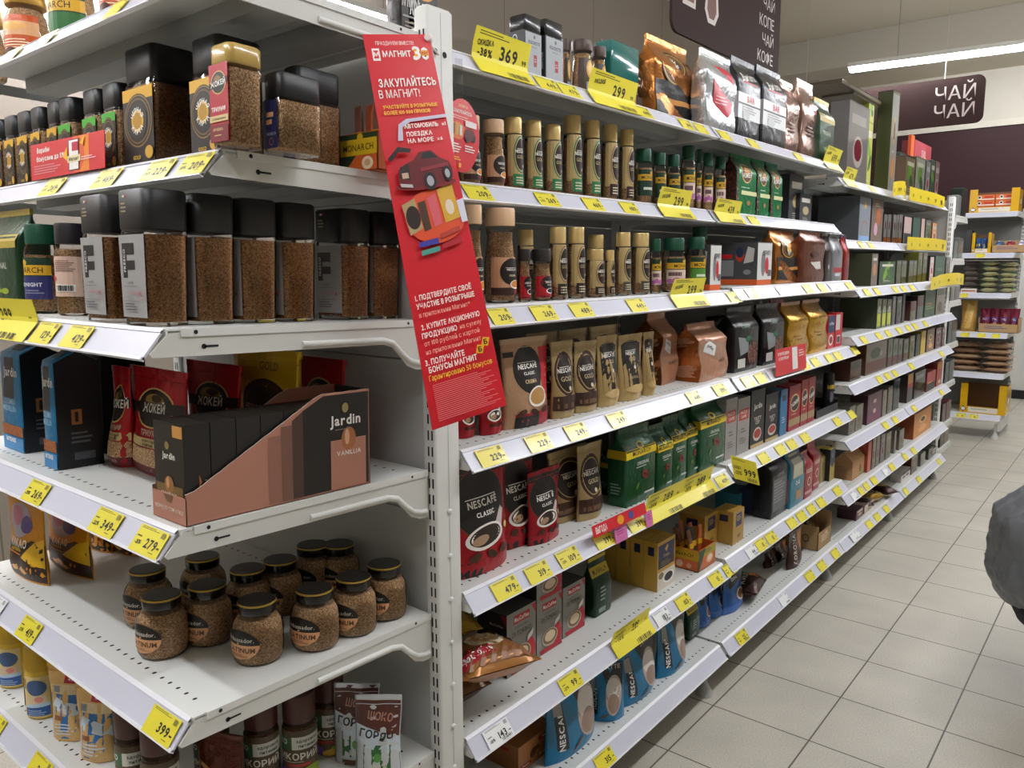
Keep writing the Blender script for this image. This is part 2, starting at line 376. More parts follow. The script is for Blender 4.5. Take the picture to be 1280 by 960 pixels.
for y,z in((1.125,1.93),(1.15,1.928),(1.13,1.80)): q.add([(XPR+.0008,y+.006*math.cos(t*.524),z+.006*math.sin(t*.524)) for t in range(12)],[tuple(range(12))],DARKHOLE)
ob('bolt_hole',q.mesh('hole'),u)
upright(endrack,-2.125,-2.09,YP,1.176,2.012,'f')
def panels(parent,P,a0,a1,z0,z1,m,step=.3):
    z=z0
    while z<z1-.02:
        b=MB(); t=min(z+step,z1); b.prism([(0,z+.0015),(0,t-.0015),(.02,t-.0015),(.02,z+.0015)],a0,a1,m,P); ob('back_panel',b.mesh('back_panel'),parent); z+=step
panels(endrack,lambda a,b,z:(a,YP+.012+b,z),-2.09,-1.136,.06,2.0,mat('c3c4c2',.5,'paint'),.32)
# long rack: nearest, middle and two tea bays
XS=-1.205; XN=-1.105; XF3=-1.115; XBK=-1.56
BAYS=[('nearest bay',1.18,2.515),('middle bay',2.53,3.862),('tea bay',3.872,5.01),('last tea bay',5.02,6.2)]
GZ={1:(XS,1.982),2:(XS,1.712),3:(XF3,1.445),4:(XN,1.148),5:(XN,.834),6:(XN,.495),7:(XN,.19)}
TZ={1:(XS,1.928),2:(XS,1.645),3:(XN,1.416),4:(XN,1.189),5:(XN,.957),6:(XN,.685),7:(XN,.414),8:(XN,.184)}
GF={k:Fr('G',v[0],v[1]) for k,v in GZ.items()}; TF={k:Fr('G',v[0],v[1]) for k,v in TZ.items()}
units={}
for i,(nm,a0,a1) in enumerate(BAYS):
    lab=('white metal coffee bay of the long rack, beside the white post','white metal coffee bay in the middle of the long rack','white metal tea bay of the long rack, beside the coffee','last white metal tea bay at the long rack\'s far end')[i]
    un=empty('shelving_unit',((XN+XBK)/2,(a0+a1)/2,0)); thing(un,lab,'shelving','bays of the long rack'); units[i]=un
    FF=GF if i<2 else TF
    for k,f in FF.items():
        dz=.008 if (i==1 and k in(3,5,6)) else 0
        f2=Fr('G',f.f,f.z+dz)
        shelf(un,f2,a0,a1,f.f-XBK-.004,(1,1),(1,0),rib=False)
    zt=2.0
    upright(un,XBK-.03,XBK+.03,a1-.018,a1+.006,zt,'s')
    panels(un,lambda a,b,z:(XBK-b,a,z),a0-.0,a1-.022,.06,zt-.02,mat('8b8d8c',.55,'paint'),.32)
    for bb in(-1.14,-1.5):
        ft=MB(); y=a1-.032; ft.lathe([(.03,0),(.03,.008),(.022,.03),(.010,.05),(.010,.08)],mat('a9aaa8',.5),14,bb,y); ob('foot',ft.mesh('foot'),un)
    bm=MB(); bm.box(XBK+.04,a1-.04,.08,-1.125,a1-.015,.145,WHITE2); ob('base_beam',bm.mesh('beam'),un)

for un in [endrack,*units.values()]:
    for c in un.children: c.location=-un.location
# ---------------------------------------------------------------- goods: builders (front faces -y, base centred on the origin)
def sstep(t): t=min(1,max(0,t)); return t*t*(3-2*t)
def face_l(w,d): return lambda u,v,o:(-w/2-o,-u,v)
def face_r(w,d): return lambda u,v,o:(w/2+o,u,v)
def face_t(w,d,h): return lambda u,v,o:(u,v-d/2,h+o)
def b_box(nm,w,h,d,base,front=(),left=(),right=(),top=(),ms=None,film=None):
    b=MB(); b.box(-w/2,-d/2,0,w/2,d/2,h,base,ms)
    for S,hw,hh,sp in((flat(-d/2),w/2,h,front),(face_l(w,d),d/2,h,left),(face_r(w,d),d/2,h,right),(face_t(w,d,h),w/2,d,top)):
        if sp: Dec(b,S,hw,hh,1).draw(sp)
    parts=[]
    if film:
        q=MB(); e=.0025; q.box(-w/2-e,-d/2-e,.0002,w/2+e,d/2+e,h+e,mat('f4f4f4',.06,'clear')); parts.append(('wrap_film',q.mesh('film'),[]))
    return Proto(nm,b.mesh(nm),parts)
def b_pouch(nm,w,h,d,base,front=(),seal=None,ph=0.,back=None,sealh=.055,zip_=True):
    T=lambda t: d/2*((.82+.18*t/.1) if t<.1 else max(.035,(1-sstep((t-.1)/.85))*1.0+.03))
    def S(u,v,o):
        t=v/h; wx=1-.05*math.sin(math.pi*min(1,t))**2; e=min(1,abs(2*u/w))
        wob=.0022*math.sin(9*t+ph)*math.cos(5*u/w*2+ph*2)*(1-e*e)
        return (u*wx+.003*math.sin(5*t+ph)*t, -(T(t)*(1-e**2.6)+.0008)+wob-o, v)
    b=MB(); nx=14; nz=18; rings=[]
    for j in range(nz+1):
        v=h*j/nz; us=[w*(-.5+i/nx) for i in range(nx+1)]; fr=[S(u,v,0) for u in us]
        bk=[]
        for u in reversed(us[1:-1]):
            x,y,z=S(u,v,0); bk.append((x,-y*.85,z))
        rings.append(fr+bk)
    b.loft(rings,base,True)
    Dec(b,S,w/2,h,.02).draw(front)
    q=MB(); r=[]
    for j in range(4):
        v=h*(1-sealh)+h*sealh*j/3+(.0006 if j==3 else 0); us=[w*(-.5+i/nx) for i in range(nx+1)]
        f=[(lambda p:(p[0]*1.004,p[1]-.0009,p[2]))(S(u,min(v,h),0)) for u in us]; r.append([(x,y,v) for x,y,_ in f]+[(x,-y*.85+.0006,v) for x,y,_ in reversed(f)])
    q.loft(r,seal or base,True)
    if zip_:
        v=h*(1-sealh*1.9); q.tube([(lambda p:(p[0],p[1]-.0006,p[2]))(S(w*(-.5+i/8)*.98,v,0)) for i in range(9)],.0009,seal or base,5)
    return Proto(nm,b.mesh(nm),[('seal_strip',q.mesh('seal_strip'),[])])
def b_gbag(nm,w,h,d,base,front=(),left=(),seal=None,tap=.6,fold=False,crump=0.,right=()):
    D=lambda v:d*(1-sstep((v/h-tap)/(.95-tap)))+.006*sstep((v/h-tap)/(.95-tap))
    W=lambda v:w*(1+.012*math.sin(math.pi*v/h))
    b=MB(); n=16; b.rr([(W(h*j/n)*(.96 if j==0 else 1),D(h*j/n)*(.94 if j==0 else 1),.007,h*.96*j/n) for j in range(n+1)],base,n=3)
    k=.96
    def S(u,v,o):
        v2=v/k if k else v
        return (u*W(v2)/w,-D(min(v2,h))/2-o-.0003,v)
    def SL(u,v,o):
        v2=v/k; return (-W(v2)/2-o-.0003,-u*D(min(v2,h))/d,v)
    Dec(b,S,w/2,h,.02).draw(front)
    if left: Dec(b,SL,d/2,h,.02).draw(left)
    if right: Dec(b,lambda u,v,o:(lambda p:(-p[0],-p[1],p[2]))(SL(u,v,o)),d/2,h,.02).draw(right)
    if crump:
        b.v=[(x+crump*math.sin(61*z+23*y),y+crump*math.sin(47*z+31*x),z+(crump*.6*math.sin(37*x+29*y)+crump*.6 if z>.01 else 0)) for x,y,z in b.v]
    q=MB(); wt=W(h)/2
    if fold: q.loft([[(-wt,-.004,h*.94),(wt,-.004,h*.94),(wt,.004,h*.94),(-wt,.004,h*.94)],[(-wt,-.006,h),(wt,-.006,h),(wt,.006,h),(-wt,.006,h)],[(-wt,-.022,h*.985),(wt,-.022,h*.985),(wt,-.020,h*1.0),(-wt,-.020,h*1.0)]],seal or base,False)
    else: q.box(-wt,-.0035,h*.94,wt,.0035,h,seal or base)
    return Proto(nm,b.mesh(nm),[('top_seal',q.mesh('top_seal'),[])])
def b_jar(nm,r,h,lid,lidh,lidr=.86,label=None,lz=(.12,.7),arc=150,fill=.9,shape='straight',cof='@',n=22,base_lab=None,ring=None):
    """round jar; lid colour, label spec drawn between lz (fractions of body height)"""
    hb=h-lidh
    if shape=='straight': pr=[(.86,0),(.97,.03),(1,.07),(1,.84),(.95,.91),(lidr*.97,.97),(lidr*.97,1)]
    elif shape=='waist': pr=[(.84,0),(.95,.03),(.97,.08),(1,.35),(.97,.55),(.84,.74),(.80,.85),(.86,.95),(.9,1)]
    elif shape=='globe': pr=[(.80,0),(.92,.03),(.985,.12),(1,.3),(1,.62),(.95,.75),(.80,.87),(.70,.93),(.70,1)]
    rad=lambda t: next((a[0]+(b_[0]-a[0])*(t-a[1])/(b_[1]-a[1]) for a,b_ in zip(pr,pr[1:]) if a[1]<=t<=b_[1]),pr[-1][0])
    g=MB(); g.lathe([(r*a,hb*t) for a,t in pr],GLASS,n)
    c=MB(); c.lathe([(r*rad(t)*.965-.0005,hb*max(t,.03)) for t in(.03,.08,.2,.35,.5,.65,.74,.82,.87,.9) if t<=fill],cof,n)
    l=MB(); lr=r*lidr; l.lathe([(lr*.98,hb-.004),(lr,hb),(lr,h-.004),(lr*.95,h),],lid,n+4)
    if ring: l.lathe([(lr+.0006,h-.0045),(lr+.001,h-.0035),(lr*.985,h-.0012)],ring,n+4,cap0=False,cap1=False)
    parts=[('glass_body',g.mesh('glass'),[]),('coffee_fill',c.mesh('coffee'),[]),('lid',l.mesh('lid'),[])]
    if label:
        q=MB(); z0=hb*lz[0]; z1=hb*lz[1]; hl=z1-z0; hw=r*math.radians(arc)/2
        def S(u,v,o):
            R=r*max(rad((z0+v)/hb),.2)+.0006+o; a=u/r; return (R*math.sin(a),-R*math.cos(a),z0+v)
        dd=Dec(q,S,hw,hl,.009); dd.l=0
        if base_lab:
            dd.rect(-1,0,1,1,base_lab)
        dd.draw(label); parts.append(('label',q.mesh('label'),[]))
    return Proto(nm,None,parts)
def b_sqjar(nm,w,h,d,lid,lidh,label=None,lz=(.1,.85),lu=.86,fill=.93,cof='@',rad=.014,lidin=.93,base_lab=None,lidtext=(),taper=1.0):
    hb=h-lidh; g=MB(); g.rr([(w*.94,d*.94,rad,0),(w*taper,d*taper,rad,.004),(w,d,rad,hb*.93),(w*lidin,d*lidin,rad,hb*.985),(w*lidin,d*lidin,rad,hb)],GLASS)
    k=lambda t:taper+(1-taper)*t
    c=MB(); c.rr([(w*taper-.006,d*taper-.006,rad*.8,.005),(w-.006,d-.006,rad*.8,hb*fill)],cof)
    l=MB(); l.rr([(w*lidin-.001,d*lidin-.001,rad,hb-.003),(w*lidin+.002,d*lidin+.002,rad,hb),(w*lidin+.002,d*lidin+.002,rad,h-.003),(w*lidin-.003,d*lidin-.003,rad,h)],lid)
    if lidtext: Dec(l,lambda u,v,o:(u,-(d*lidin+.002)/2-o,hb+v),w*lidin/2,lidh,1).draw(lidtext)
    parts=[('glass_body',g.mesh('glass'),[]),('coffee_fill',c.mesh('coffee'),[]),('lid',l.mesh('lid'),[])]
    if label:
        q=MB(); z0=hb*lz[0]; hl=hb*(lz[1]-lz[0]); dd=Dec(q,lambda u,v,o:(u*k((z0+v)/hb),-d*k((z0+v)/hb)/2-.0006-o,z0+v),(w/2-rad*.6)*lu/.86,hl,.05); dd.l=0
        if base_lab: dd.rect(-1,0,1,1,base_lab)
        dd.draw(label); parts.append(('label',q.mesh('label'),[]))
    return Proto(nm,None,parts)
def b_can(nm,r,h,body,lid,lidh,label=(),arc=170,rim=None):
    b=MB(); hb=h-lidh; b.lathe([(r*.93,0),(r,.006),(r,hb)],body,22)
    Dec(b,lambda u,v,o:((r+o)*math.sin(u/r),-(r+o)*math.cos(u/r),v),r*math.radians(arc)/2,hb,.009).draw(label)
    l=MB(); l.lathe([(r*1.02,hb-.002),(r*1.02,hb+lidh*.3),(r*.97,hb+lidh*.36),(r*.97,h-.003),(r*.93,h)],lid,22)
    return Proto(nm,b.mesh(nm),[('lid',l.mesh('lid'),[])])
# ---------------------------------------------------------------- printed designs
W_='f2efe8'; K_='15110f'
def nesc(v,h,wm=1.5,c=W_): return [('t','NESCAFÉ',0,v,h,c,dict(wmax=wm)),('r',-wm/2*.75,v+h*.72,wm/2*.62,v+h*.86,c)]
BEANS=lambda v,c='4a2413':[('e',-.5,v,.17,.035,c,dict(rot=20)),('e',.02,v-.01,.17,.035,'3a1a0e',dict(rot=-25)),('e',.45,v+.005,.18,.036,c,dict(rot=10))]
D_CLASSIC=[('r',-1,.0,1,.14,'160f0f'),('r',-.25,.0,1,.14,'a81220'),('r',-.98,.86,.98,.945,'1b1313'),('e',-.06,.62,.88,.31,'6b3520'),('e',-.06,.62,.85,.30,'17100f')]+nesc(.62,.062,1.5)+[('t','CLASSIC',0,.525,.04,W_,dict(wmax=1.2)),('p',[(.2,.4),(.62,.54),(.72,.5),(.42,.32)],'c9bdb8'),('e',-.1,.335,.62,.105,'e9e2da',dict(rot=6)),('e',-.1,.34,.52,.083,'2b1c17',dict(rot=6)),('e',-.3,.315,.26,.04,'a98768',dict(rot=8)),('e',.72,.36,.1,.03,'d8c37a')]+BEANS(.18)
D_CREMA=[('r',.55,.12,.98,.88,'c31b2c'),('e',.0,.64,.62,.27,'17100f')]+nesc(.68,.055,1.1)+[('t','CLASSIC',0,.6,.034,W_,dict(wmax=.8)),('t','CREMA',0,.51,.042,'e0c79a',dict(wmax=.6)),('r',-.96,.8,-.55,.86,'2a1d17'),('r',-.7,.0,.98,.16,'a5152a'),('r',-.7,.0,.2,.13,'17100f'),('e',.2,.33,.42,.115,'efe9e0',dict(rot=8)),('e',.2,.335,.35,.092,'b98b4e',dict(rot=8))]+BEANS(.17)
D_GOLD=[('e',.0,.58,.9,.31,'b99f6d'),('e',0,.575,.86,.295,'3a2016'),('e',0,.57,.72,.25,'c0a873',dict(r0=.95)),('e',0,.57,.68,.235,'20130f')]+nesc(.62,.055,1.25)+[('t','GOLD',0,.51,.06,'d8c49a',dict(bold=0,wmax=1.1)),('e',.12,.38,.1,.032,'e0d3b8',dict(rot=30)),('r',-.96,.1,.96,.29,'3a2117'),('r',-.8,.13,.35,.19,'6b513a'),('r',.5,.13,.85,.2,'1c110d')]
D_BARISTA=[('r',-.75,.2,.8,.86,'1d1412'),('e',.0,.82,.78,.09,'1d1412')]+nesc(.72,.05,1.2)+[('t','GOLD',0,.63,.05,'d8c49a',dict(bold=0,wmax=.9)),('e',.1,.5,.1,.03,'e8e0d0'),('t','Barista',-.1,.36,.05,'c9b180',dict(bold=0,wmax=.8)),('p',[(.35,.25),(.75,.3),(.7,.47),(.45,.44)],'7a5a3a'),('e',.0,.18,.7,.06,'c4a670')]
def D_GJAR(ring): return [('r',-1,.2,1,1,'b8a06c'),('e',.05,.62,.62,.36,ring),('e',.05,.62,.54,.33,'c9b78c'),('e',.05,.62,.5,.31,'2b1a15')]+nesc(.68,.06,.85)+[('t','GOLD',.05,.57,.06,'cdb88a',dict(bold=0,wmax=.75)),('e',.25,.4,.1,.03,'efe6d2'),('r',-.6,.02,.75,.24,ring if ring!='8d6b4a' else '2b1a15'),('l',-.4,.5,.18,.05,3,'d9ccb0')]
def D_CJAR(c='c9252f'): return [('r',-1,0,1,1,'cf9d78'),('r',.15,0,1,.85,c),('r',-1,0,.2,.2,'3b211a'),('e',0,.62,.6,.36,'1b1413')]+nesc(.68,.06,1)+[('t','CREMA',0,.52,.05,'e0c79a',dict(wmax=.6)),('e',.2,.28,.36,.12,'efe6da'),('e',.2,.29,.3,.095,'d88a3e')]
D_CLJAR=[('r',-1,0,1,1,'b81f2c'),('e',0,.68,.66,.32,'1b1413')]+nesc(.7,.07,1.1)+[('t','CLASSIC',0,.58,.05,W_,dict(wmax=.8)),('e',.1,.3,.4,.13,'efe9e4'),('e',.1,.31,.32,.1,'231815'),('r',-.8,.0,.8,.08,'7a1420')]
def D_MJAR(lo,extra=()): return [('r',-1,0,1,1,'1d3b2c'),('r',-1,.58,1,.82,'d9a826'),('t','MONARCH',0,.7,.13,'14110a',dict(bold=0,wmax=1.5)),('e',.0,.88,.14,.07,'d9a826'),('r',-1,0,1,.55,lo)]+list(extra)
D_FLOW=[('r',-.9,.3,-.2,.45,'6b4d55'),('r',.3,.36,.8,.46,'6b4d55')]+[('e',-.8+.32*i,.1+.05*(i%2),.2,.09,'b56aa8') for i in range(6)]
def D_MBAG(big=0): return [('r',-1,.62,1,.735,'e8c81e'),('p',[(-1,.735),(-1,.82),(-.3,.735)],'2c4a1c'),('e',0,.76,.22,.045,'e8c81e'),('e',0,.765,.13,.025,'18301f'),('t','MONARCH',0,.677,.06,'15140c',dict(bold=0,wmax=1.85)),('t','ORIGINAL',.1,.53,.045,'e6e9e2',dict(bold=0,wmax=1.2)),('l',-.35,.6,.485,.022,1,'c9d4c8'),('e',.25,.36,.26,.055,'7a2f22',dict(rot=-20)),('e',.27,.36,.2,.012,'3d140e',dict(rot=-20)),('e',-.25,.24,.14,.02,'6a8f2a',dict(rot=50)),('r',.2,.1,.85,.125,'d5dbd3')]
D_KARTA=[('r',-1,0,1,1,'1d1716'),('r',-1,.84,1,1,'d8a51c'),('e',0,.56,.96,.36,'1d1716'),('e',0,.56,.92,.345,'8a6a2a',dict(r0=.95)),('e',0,.56,.8,.3,'6f5526',dict(r0=.93)),('e',0,.56,.62,.235,'231b18'),('e',0,.56,.4,.15,'d7a92a'),('e',0,.56,.3,.11,'b5851b'),('t','ЧЕРНАЯ',0,.55,.065,W_,dict(arc=.155,wmax=1.25)),('t','КАРТА',0,.57,.065,W_,dict(arc=-.155,wmax=1.0)),('t','GOLD',-.1,.08,.05,'d7a92a',dict(wmax=.7)),('e',.72,.13,.26,.085,'c8992a')]
D_KARTAG=[(q[0],)+q[1:5]+('3fae2a',) if q[:5]==('r',-1,.84,1,1) else q for q in D_KARTA if not(q[0]=='t' and q[1]=='GOLD')]+[('t','КРЕМ',0,.08,.04,'8aa82a',dict(wmax=.6))]
D_JOKJ=[('r',-1,0,1,1,'b3152a'),('e',0,.76,.8,.15,'d5b36a'),('e',0,.76,.72,.135,'201712'),('e',-.05,.8,.36,.05,'8d6a33'),('p',[(-.98,.68),(.95,.74),(.95,.82),(-.98,.76)],'201712'),('t','ЖОКЕЙ',0,.75,.065,W_,dict(wmax=1.7,rot=4)),('t','ТРИУМФ',0,.42,.055,W_,dict(wmax=1.6)),('r',-1,.26,1,.34,'d9bf86'),('t','сублимированный',0,.3,.03,'4a3a20',dict(wmax=1.5,bold=0)),('r',-1,0,1,.22,'7d1424'),('t','АРАБИКА',-.1,.16,.035,'d9bf86',dict(wmax=1.2)),('l',-.5,.6,.09,.03,1,'d9bf86')]
D_JOK=[('e',0,.63,.66,.19,'d5b36a'),('e',0,.63,.61,.175,'241a14'),('e',-.02,.7,.36,.06,'9a7638'),('e',.06,.72,.2,.035,'3b2a18'),('p',[(-.95,.56),(.95,.6),(.95,.7),(-.95,.66)],'201712'),('t','ЖОКЕЙ',0,.63,.078,'e8e4da',dict(wmax=1.75,rot=2)),('t','ТРИУМФ',0,.4,.05,'c9b7a0',dict(wmax=1.2)),('r',-.97,.27,.97,.35,'d6bd84'),('t','АРОМАТНЫЙ',0,.325,.024,'4a3a20',dict(wmax=1.1)),('t','И МЯГКИЙ',0,.29,.024,'4a3a20',dict(wmax=.9)),('r',-.97,.1,.97,.26,'@'),('r',-.95,.02,.95,.1,'6b1722'),('t','АРАБИКА',0,.065,.03,'c9a0a0',dict(wmax=1))]
D_JOKG=[('e',0,.7,.5,.17,'d9b36a'),('e',0,.7,.44,.15,'5a3320'),('e',0,.72,.25,.08,'c98a4a'),('t','ЖОКЕЙ',0,.66,.07,'eef0ea',dict(wmax=1.3,rot=4)),('l',-.5,.6,.46,.03,1,'c9e6c8'),('r',-.5,.33,.98,.4,'d8d9a0'),('p',[(-.98,.02),(-.98,.95),(-.62,.95),(-.85,.5),(-.6,.02)],'&6b3a2a'),('e',.2,.2,.2,.04,'9a7638')]
D_AMB=[('e',0,.55,.9,.46,'e3a878'),('e',0,.55,.9,.46,'17130f',dict(a0=0,a1=180)),('t','Ambassador.',0,.72,.13,'e6e0d4',dict(wmax=1.6,bold=0)),('e',0,.6,.06,.03,'c9a25a'),('t','PLATINUM',0,.4,.15,'5a3a22',dict(wmax=1.5)),('l',-.5,.5,.26,.05,2,'8a6040')]
D_FRES=[('t','FRESCO',-.62,.66,.065,'e8e4dc',dict(rot=90,wmax=2.2)),]
D_FRESCO=[('r',-1,0,1,1,'9d9c9a'),('r',-.78,.48,-.42,.9,'1d1c1e'),('r',-.42,.76,.2,.9,'1d1c1e'),('r',-.42,.58,.2,.69,'1d1c1e'),('t','FRESCO',-.6,.69,.05,'d5d2cc',dict(rot=90,wmax=1.5)),('t','COFFEE',-.2,.42,.03,'4a4a4c',dict(bold=0,wmax=1.3)),('r',-.8,.375,.35,.38,'5a5a5c'),('t','ARABICA',.0,.3,.045,'b9848a',dict(bold=0,wmax=1.4)),('t','GOLD',-.3,.24,.035,'8a8a8a',dict(bold=0,wmax=.6)),('e',.62,.27,.3,.065,'b9848a',dict(r0=.9)),('p',[(.5,.25),(.62,.32),(.74,.25),(.62,.28)],'b9444a'),('r',-.8,.195,.55,.2,'5a5a5c'),('l',-.7,.45,.17,.035,3,'6a6a6c')]
D_FLID=[('r',-.55,.8,-.47,.86,'2f9a4a'),('r',-.47,.8,-.36,.86,'e8e8e8'),('r',-.36,.8,-.25,.86,'c8303a'),('l',-.6,-.2,.66,.1,3,'a89878')]
D_EGO=[('r',-.9,.04,.95,.97,'9ea1a6'),('t','EGOISTE',.1,.76,.07,'303236',dict(wmax=1.5)),('t','PRIVATE',.1,.66,.035,'5a5c60',dict(wmax=1,bold=0)),('r',.05,.25,.4,.5,'9c1f2c'),('l',.1,.36,.42,.05,2,'d0a0a4'),('e',.1,.88,.1,.04,'55585c')]
D_EGOL=[('e',-.2,.82,.3,.09,'b9bcc2',dict(r0=.8)),('t','EGOISTE NOIR',.5,.45,.1,'c9ccd0',dict(rot=90,wmax=1.6))]
D_BARBAG=[('r',-.97,.25,.97,.56,'d9dadb'),('t','Barista',0,.78,.1,'e9e7e2',dict(rot=8,wmax=1.5)),('r',-.6,.69,.65,.705,'c8202c'),('r',.3,.62,.8,.65,'d8d8d8'),('t','BAR',.1,.5,.075,'c8202c',dict(wmax=.9)),('r',-.95,.42,.95,.44,'2a2a2c'),('l',-.6,.7,.4,.03,3,'9a9a9c'),('e',-.3,.3,.3,.06,'b4b6b8')]
D_BARTA=[('e',-.1,.66,.62,.2,'2a1c12'),('e',-.1,.66,.56,.18,'c8953c',dict(r0=.9)),('e',-.1,.66,.46,.145,'7a5522',dict(r0=.85)),('e',-.1,.66,.22,.075,'d9ae4a'),('t','ЧЕРНАЯ',-.1,.655,.05,W_,dict(arc=.105,wmax=.9)),('t','КАРТА',-.1,.665,.05,W_,dict(arc=-.105,wmax=.7)),('r',-.96,.3,.96,.48,'141213'),('r',-.96,.06,.96,.3,'141213'),('r',-.96,.24,.96,.3,'c98a45')]
D_IZZA=[('p',[(-.7,.86),(.75,.8),(.8,.3),(.2,.14),(-.5,.3)],'c02a3a'),('t','IZZA',.05,.66,.08,'f0d8d8',dict(wmax=1.0)),('t','CAFFE',.05,.55,.06,'f0d8d8',dict(wmax=1.0)),('l',-.4,.5,.44,.04,3,'e0a0a4')]
D_ARAB=[('r',-1,0,1,1,'1e1512'),('e',.1,.75,.75,.15,'c98a3a'),('e',.1,.75,.66,.125,'e0ac5c'),('l',-.4,.5,.77,.05,2,'5a3a1c'),('t','АРАБИКА',0,.47,.16,'dcdcda',dict(wmax=1.9)),('r',-.9,.28,.9,.3,'8a8a88'),('l',-.7,.6,.24,.04,3,'8a7a68'),('r',-1,.03,1,.06,'c9c9c6')]
D_MACBOX=[('p',[(.68,.98),(.98,.98),(.98,.82)],'c01f30'),('r',-.55,.8,.55,.93,'b81f30'),('t','MacCoffee',0,.865,.07,W_,dict(wmax=1.0)),('t','CAPPUCCINO',0,.735,.035,'40403e',dict(wmax=1.0,bold=0)),('t','DI TORINO',0,.64,.075,'2c2c2c',dict(wmax=1.3,bold=0)),('r',-.5,.57,.6,.575,'b03a44'),('r',-.75,.02,.97,.1,'b81f30'),('e',.6,.26,.35,.2,'b81f30'),('e',0,.27,.62,.16,'c2b39c'),('e',0,.28,.55,.135,'7b5a3a'),('e',0,.29,.42,.1,'d8c2a0'),('p',[(.35,.42),(.75,.5),(.8,.6),(.4,.52)],'eceae6')]
D_LATTE=[('p',[(-.96,.2),(-.96,.9),(-.6,.9),(.1,.3),(.7,.2)],'2a6f96'),('p',[(-.3,.93),(.95,.93),(.95,.45),(.25,.4)],'33312f'),('t','LATTE',.35,.84,.065,'d9d6d0',dict(rot=4,wmax=.9,bold=0)),('e',.42,.42,.45,.3,'b9aaa0',dict(rot=-6)),('e',.42,.5,.4,.17,'ded6cf',dict(rot=-6)),('e',.38,.3,.32,.14,'9c8273'),('p',[(-.75,.16),(-.45,.14),(-.5,.78),(-.8,.8)],'2e3136'),('t','NESCAFÉ',-.62,.38,.075,'e6e4e0',dict(rot=88,wmax=1.0)),('p',[(-.8,.55),(-.52,.54),(-.52,.76),(-.8,.77)],'8f8d88'),('e',-.1,.12,.22,.02,'6b4a2a',dict(rot=30))]
D_JARD=[('p',[(-.3,1),(.5,1),(.25,.45),(-.75,.45)],'35302f'),('t','Jardin',.05,.68,.075,'dcdcd8',dict(wmax=1.6)),('t','COLOMBIA',-.2,.42,.045,'a9cfe0',dict(bold=0,wmax=1.2)),('t','MEDELLIN',-.2,.36,.045,'a9cfe0',dict(bold=0,wmax=1.2)),('r',-.98,.13,.98,.22,'@c89060'),('r',-.98,.0,.98,.12,'2d7fb8'),('t','INTENSE',-.2,.09,.035,W_,dict(wmax=1.2))]
D_JARDL=[('r',-.98,0,.98,.98,'0d0f13'),('r',-.35,.34,.1,.46,'a8683a'),('r',-.2,.36,-.05,.44,'1d1612'),('l',-.4,.6,.28,.035,3,'5a5e64'),('r',-.3,.06,.6,.12,'4a4e54')]
D_KAKAO=[('p',[(-.98,.36),(.1,.4),(.5,.5),(.98,.48),(.98,.02),(-.98,.02)],'2e1a12'),('p',[(.1,.26),(.95,.2),(.95,.55),(.6,.48)],'e0b020'),('e',-.2,.68,.6,.2,'a9a0a8'),('e',-.35,.72,.3,.12,'c07a90'),('e',.2,.66,.28,.1,'5a4a86'),('t','КАКАО',-.1,.42,.09,'f2efe8',dict(rot=4,wmax=1.6)),('t','КОКТЕЙЛЬ',-.15,.34,.035,'e0b020',dict(rot=4,wmax=1.2)),('l',-.6,.4,.3,.03,1,'e08a20')]
D_YCAN=[('r',-1,.04,1,.88,'e6cf8a'),('p',[(-.7,.62),(.0,.6),(.05,.8),(-.7,.84)],'8f2a1c'),('p',[(-.64,.645),(-.06,.625),(0,.77),(-.64,.81)],'e8b820'),('t','КАКАО',-.33,.715,.07,'7a1e14',dict(wmax=.5)),('e',.5,.66,.4,.16,'3d5a86'),('r',.1,.3,.9,.5,'d9c4a0'),('e',.6,.42,.16,.06,'d88a80'),('r',.05,.08,.98,.3,'2a5aa0'),('p',[(.05,.3),(.98,.36),(.98,.28),(.05,.24)],'b9d4ea'),('l',.15,.9,.2,.04,3,'a9c4e6'),('e',-.45,.36,.25,.2,'8a7a76')]
D_YPOU=[('r',-.96,.04,.96,.6,'2f6fb0'),('r',-.96,.6,.96,.72,'dfcba0'),('p',[(-.9,.42),(.95,.32),(.95,.46),(-.6,.56)],'c9d6e0'),('r',-.6,.28,-.1,.34,'8a5a3a'),('l',-.8,.8,.24,.04,4,'d0dcea'),('r',-.7,.62,-.35,.7,'8a8f98'),('p',[(-.1,.74),(.7,.74),(.7,.97),(.1,.97)],'b0203a'),('t','КАКАО',.35,.85,.06,W_,dict(rot=80,wmax=.6))]
D_CHIC=[('r',-1,0,1,1,'5b4a34'),('r',-.95,.6,-.1,.86,'3f6a44'),('t','ЭКО',-.55,.77,.1,W_,dict(wmax=.6)),('r',-.1,.62,.95,.88,'d6d5cc'),('t','здоровое',.42,.8,.06,'2f3a30',dict(wmax=.85)),('t','питание',.42,.7,.06,'2f3a30',dict(wmax=.8)),('t','ЦИКОРИЙ',0,.48,.13,'e8e4d6',dict(wmax=1.75)),('l',-.5,.6,.38,.05,1,'b9ae98'),('r',-.3,.27,.5,.33,'b03a30'),('e',-.45,.12,.4,.13,'7a5aa8'),('e',.55,.12,.4,.14,'8aa02a'),('e',.2,.06,.3,.09,'d9b23a')]
D_GOR=[('r',-.96,.02,.96,.42,'2f6a34'),('p',[(-.96,.42),(.96,.3),(.96,.5),(-.96,.66)],'c9d6e2'),('p',[(-.96,.66),(.96,.5),(.96,.98),(-.96,.98)],'5a2a20'),('t','ГОРЯЧ',-.05,.53,.09,'22201e',dict(wmax=1.5,rot=-8)),('t','ШОКО',.1,.75,.09,'b98a7a',dict(wmax=1.1,rot=-8)),('t','100%',.1,.18,.06,'d5dcc8',dict(wmax=.7)),('e',.05,.28,.16,.05,'5a9a4a'),('r',-.5,.0,.98,.08,'6b4a32')]
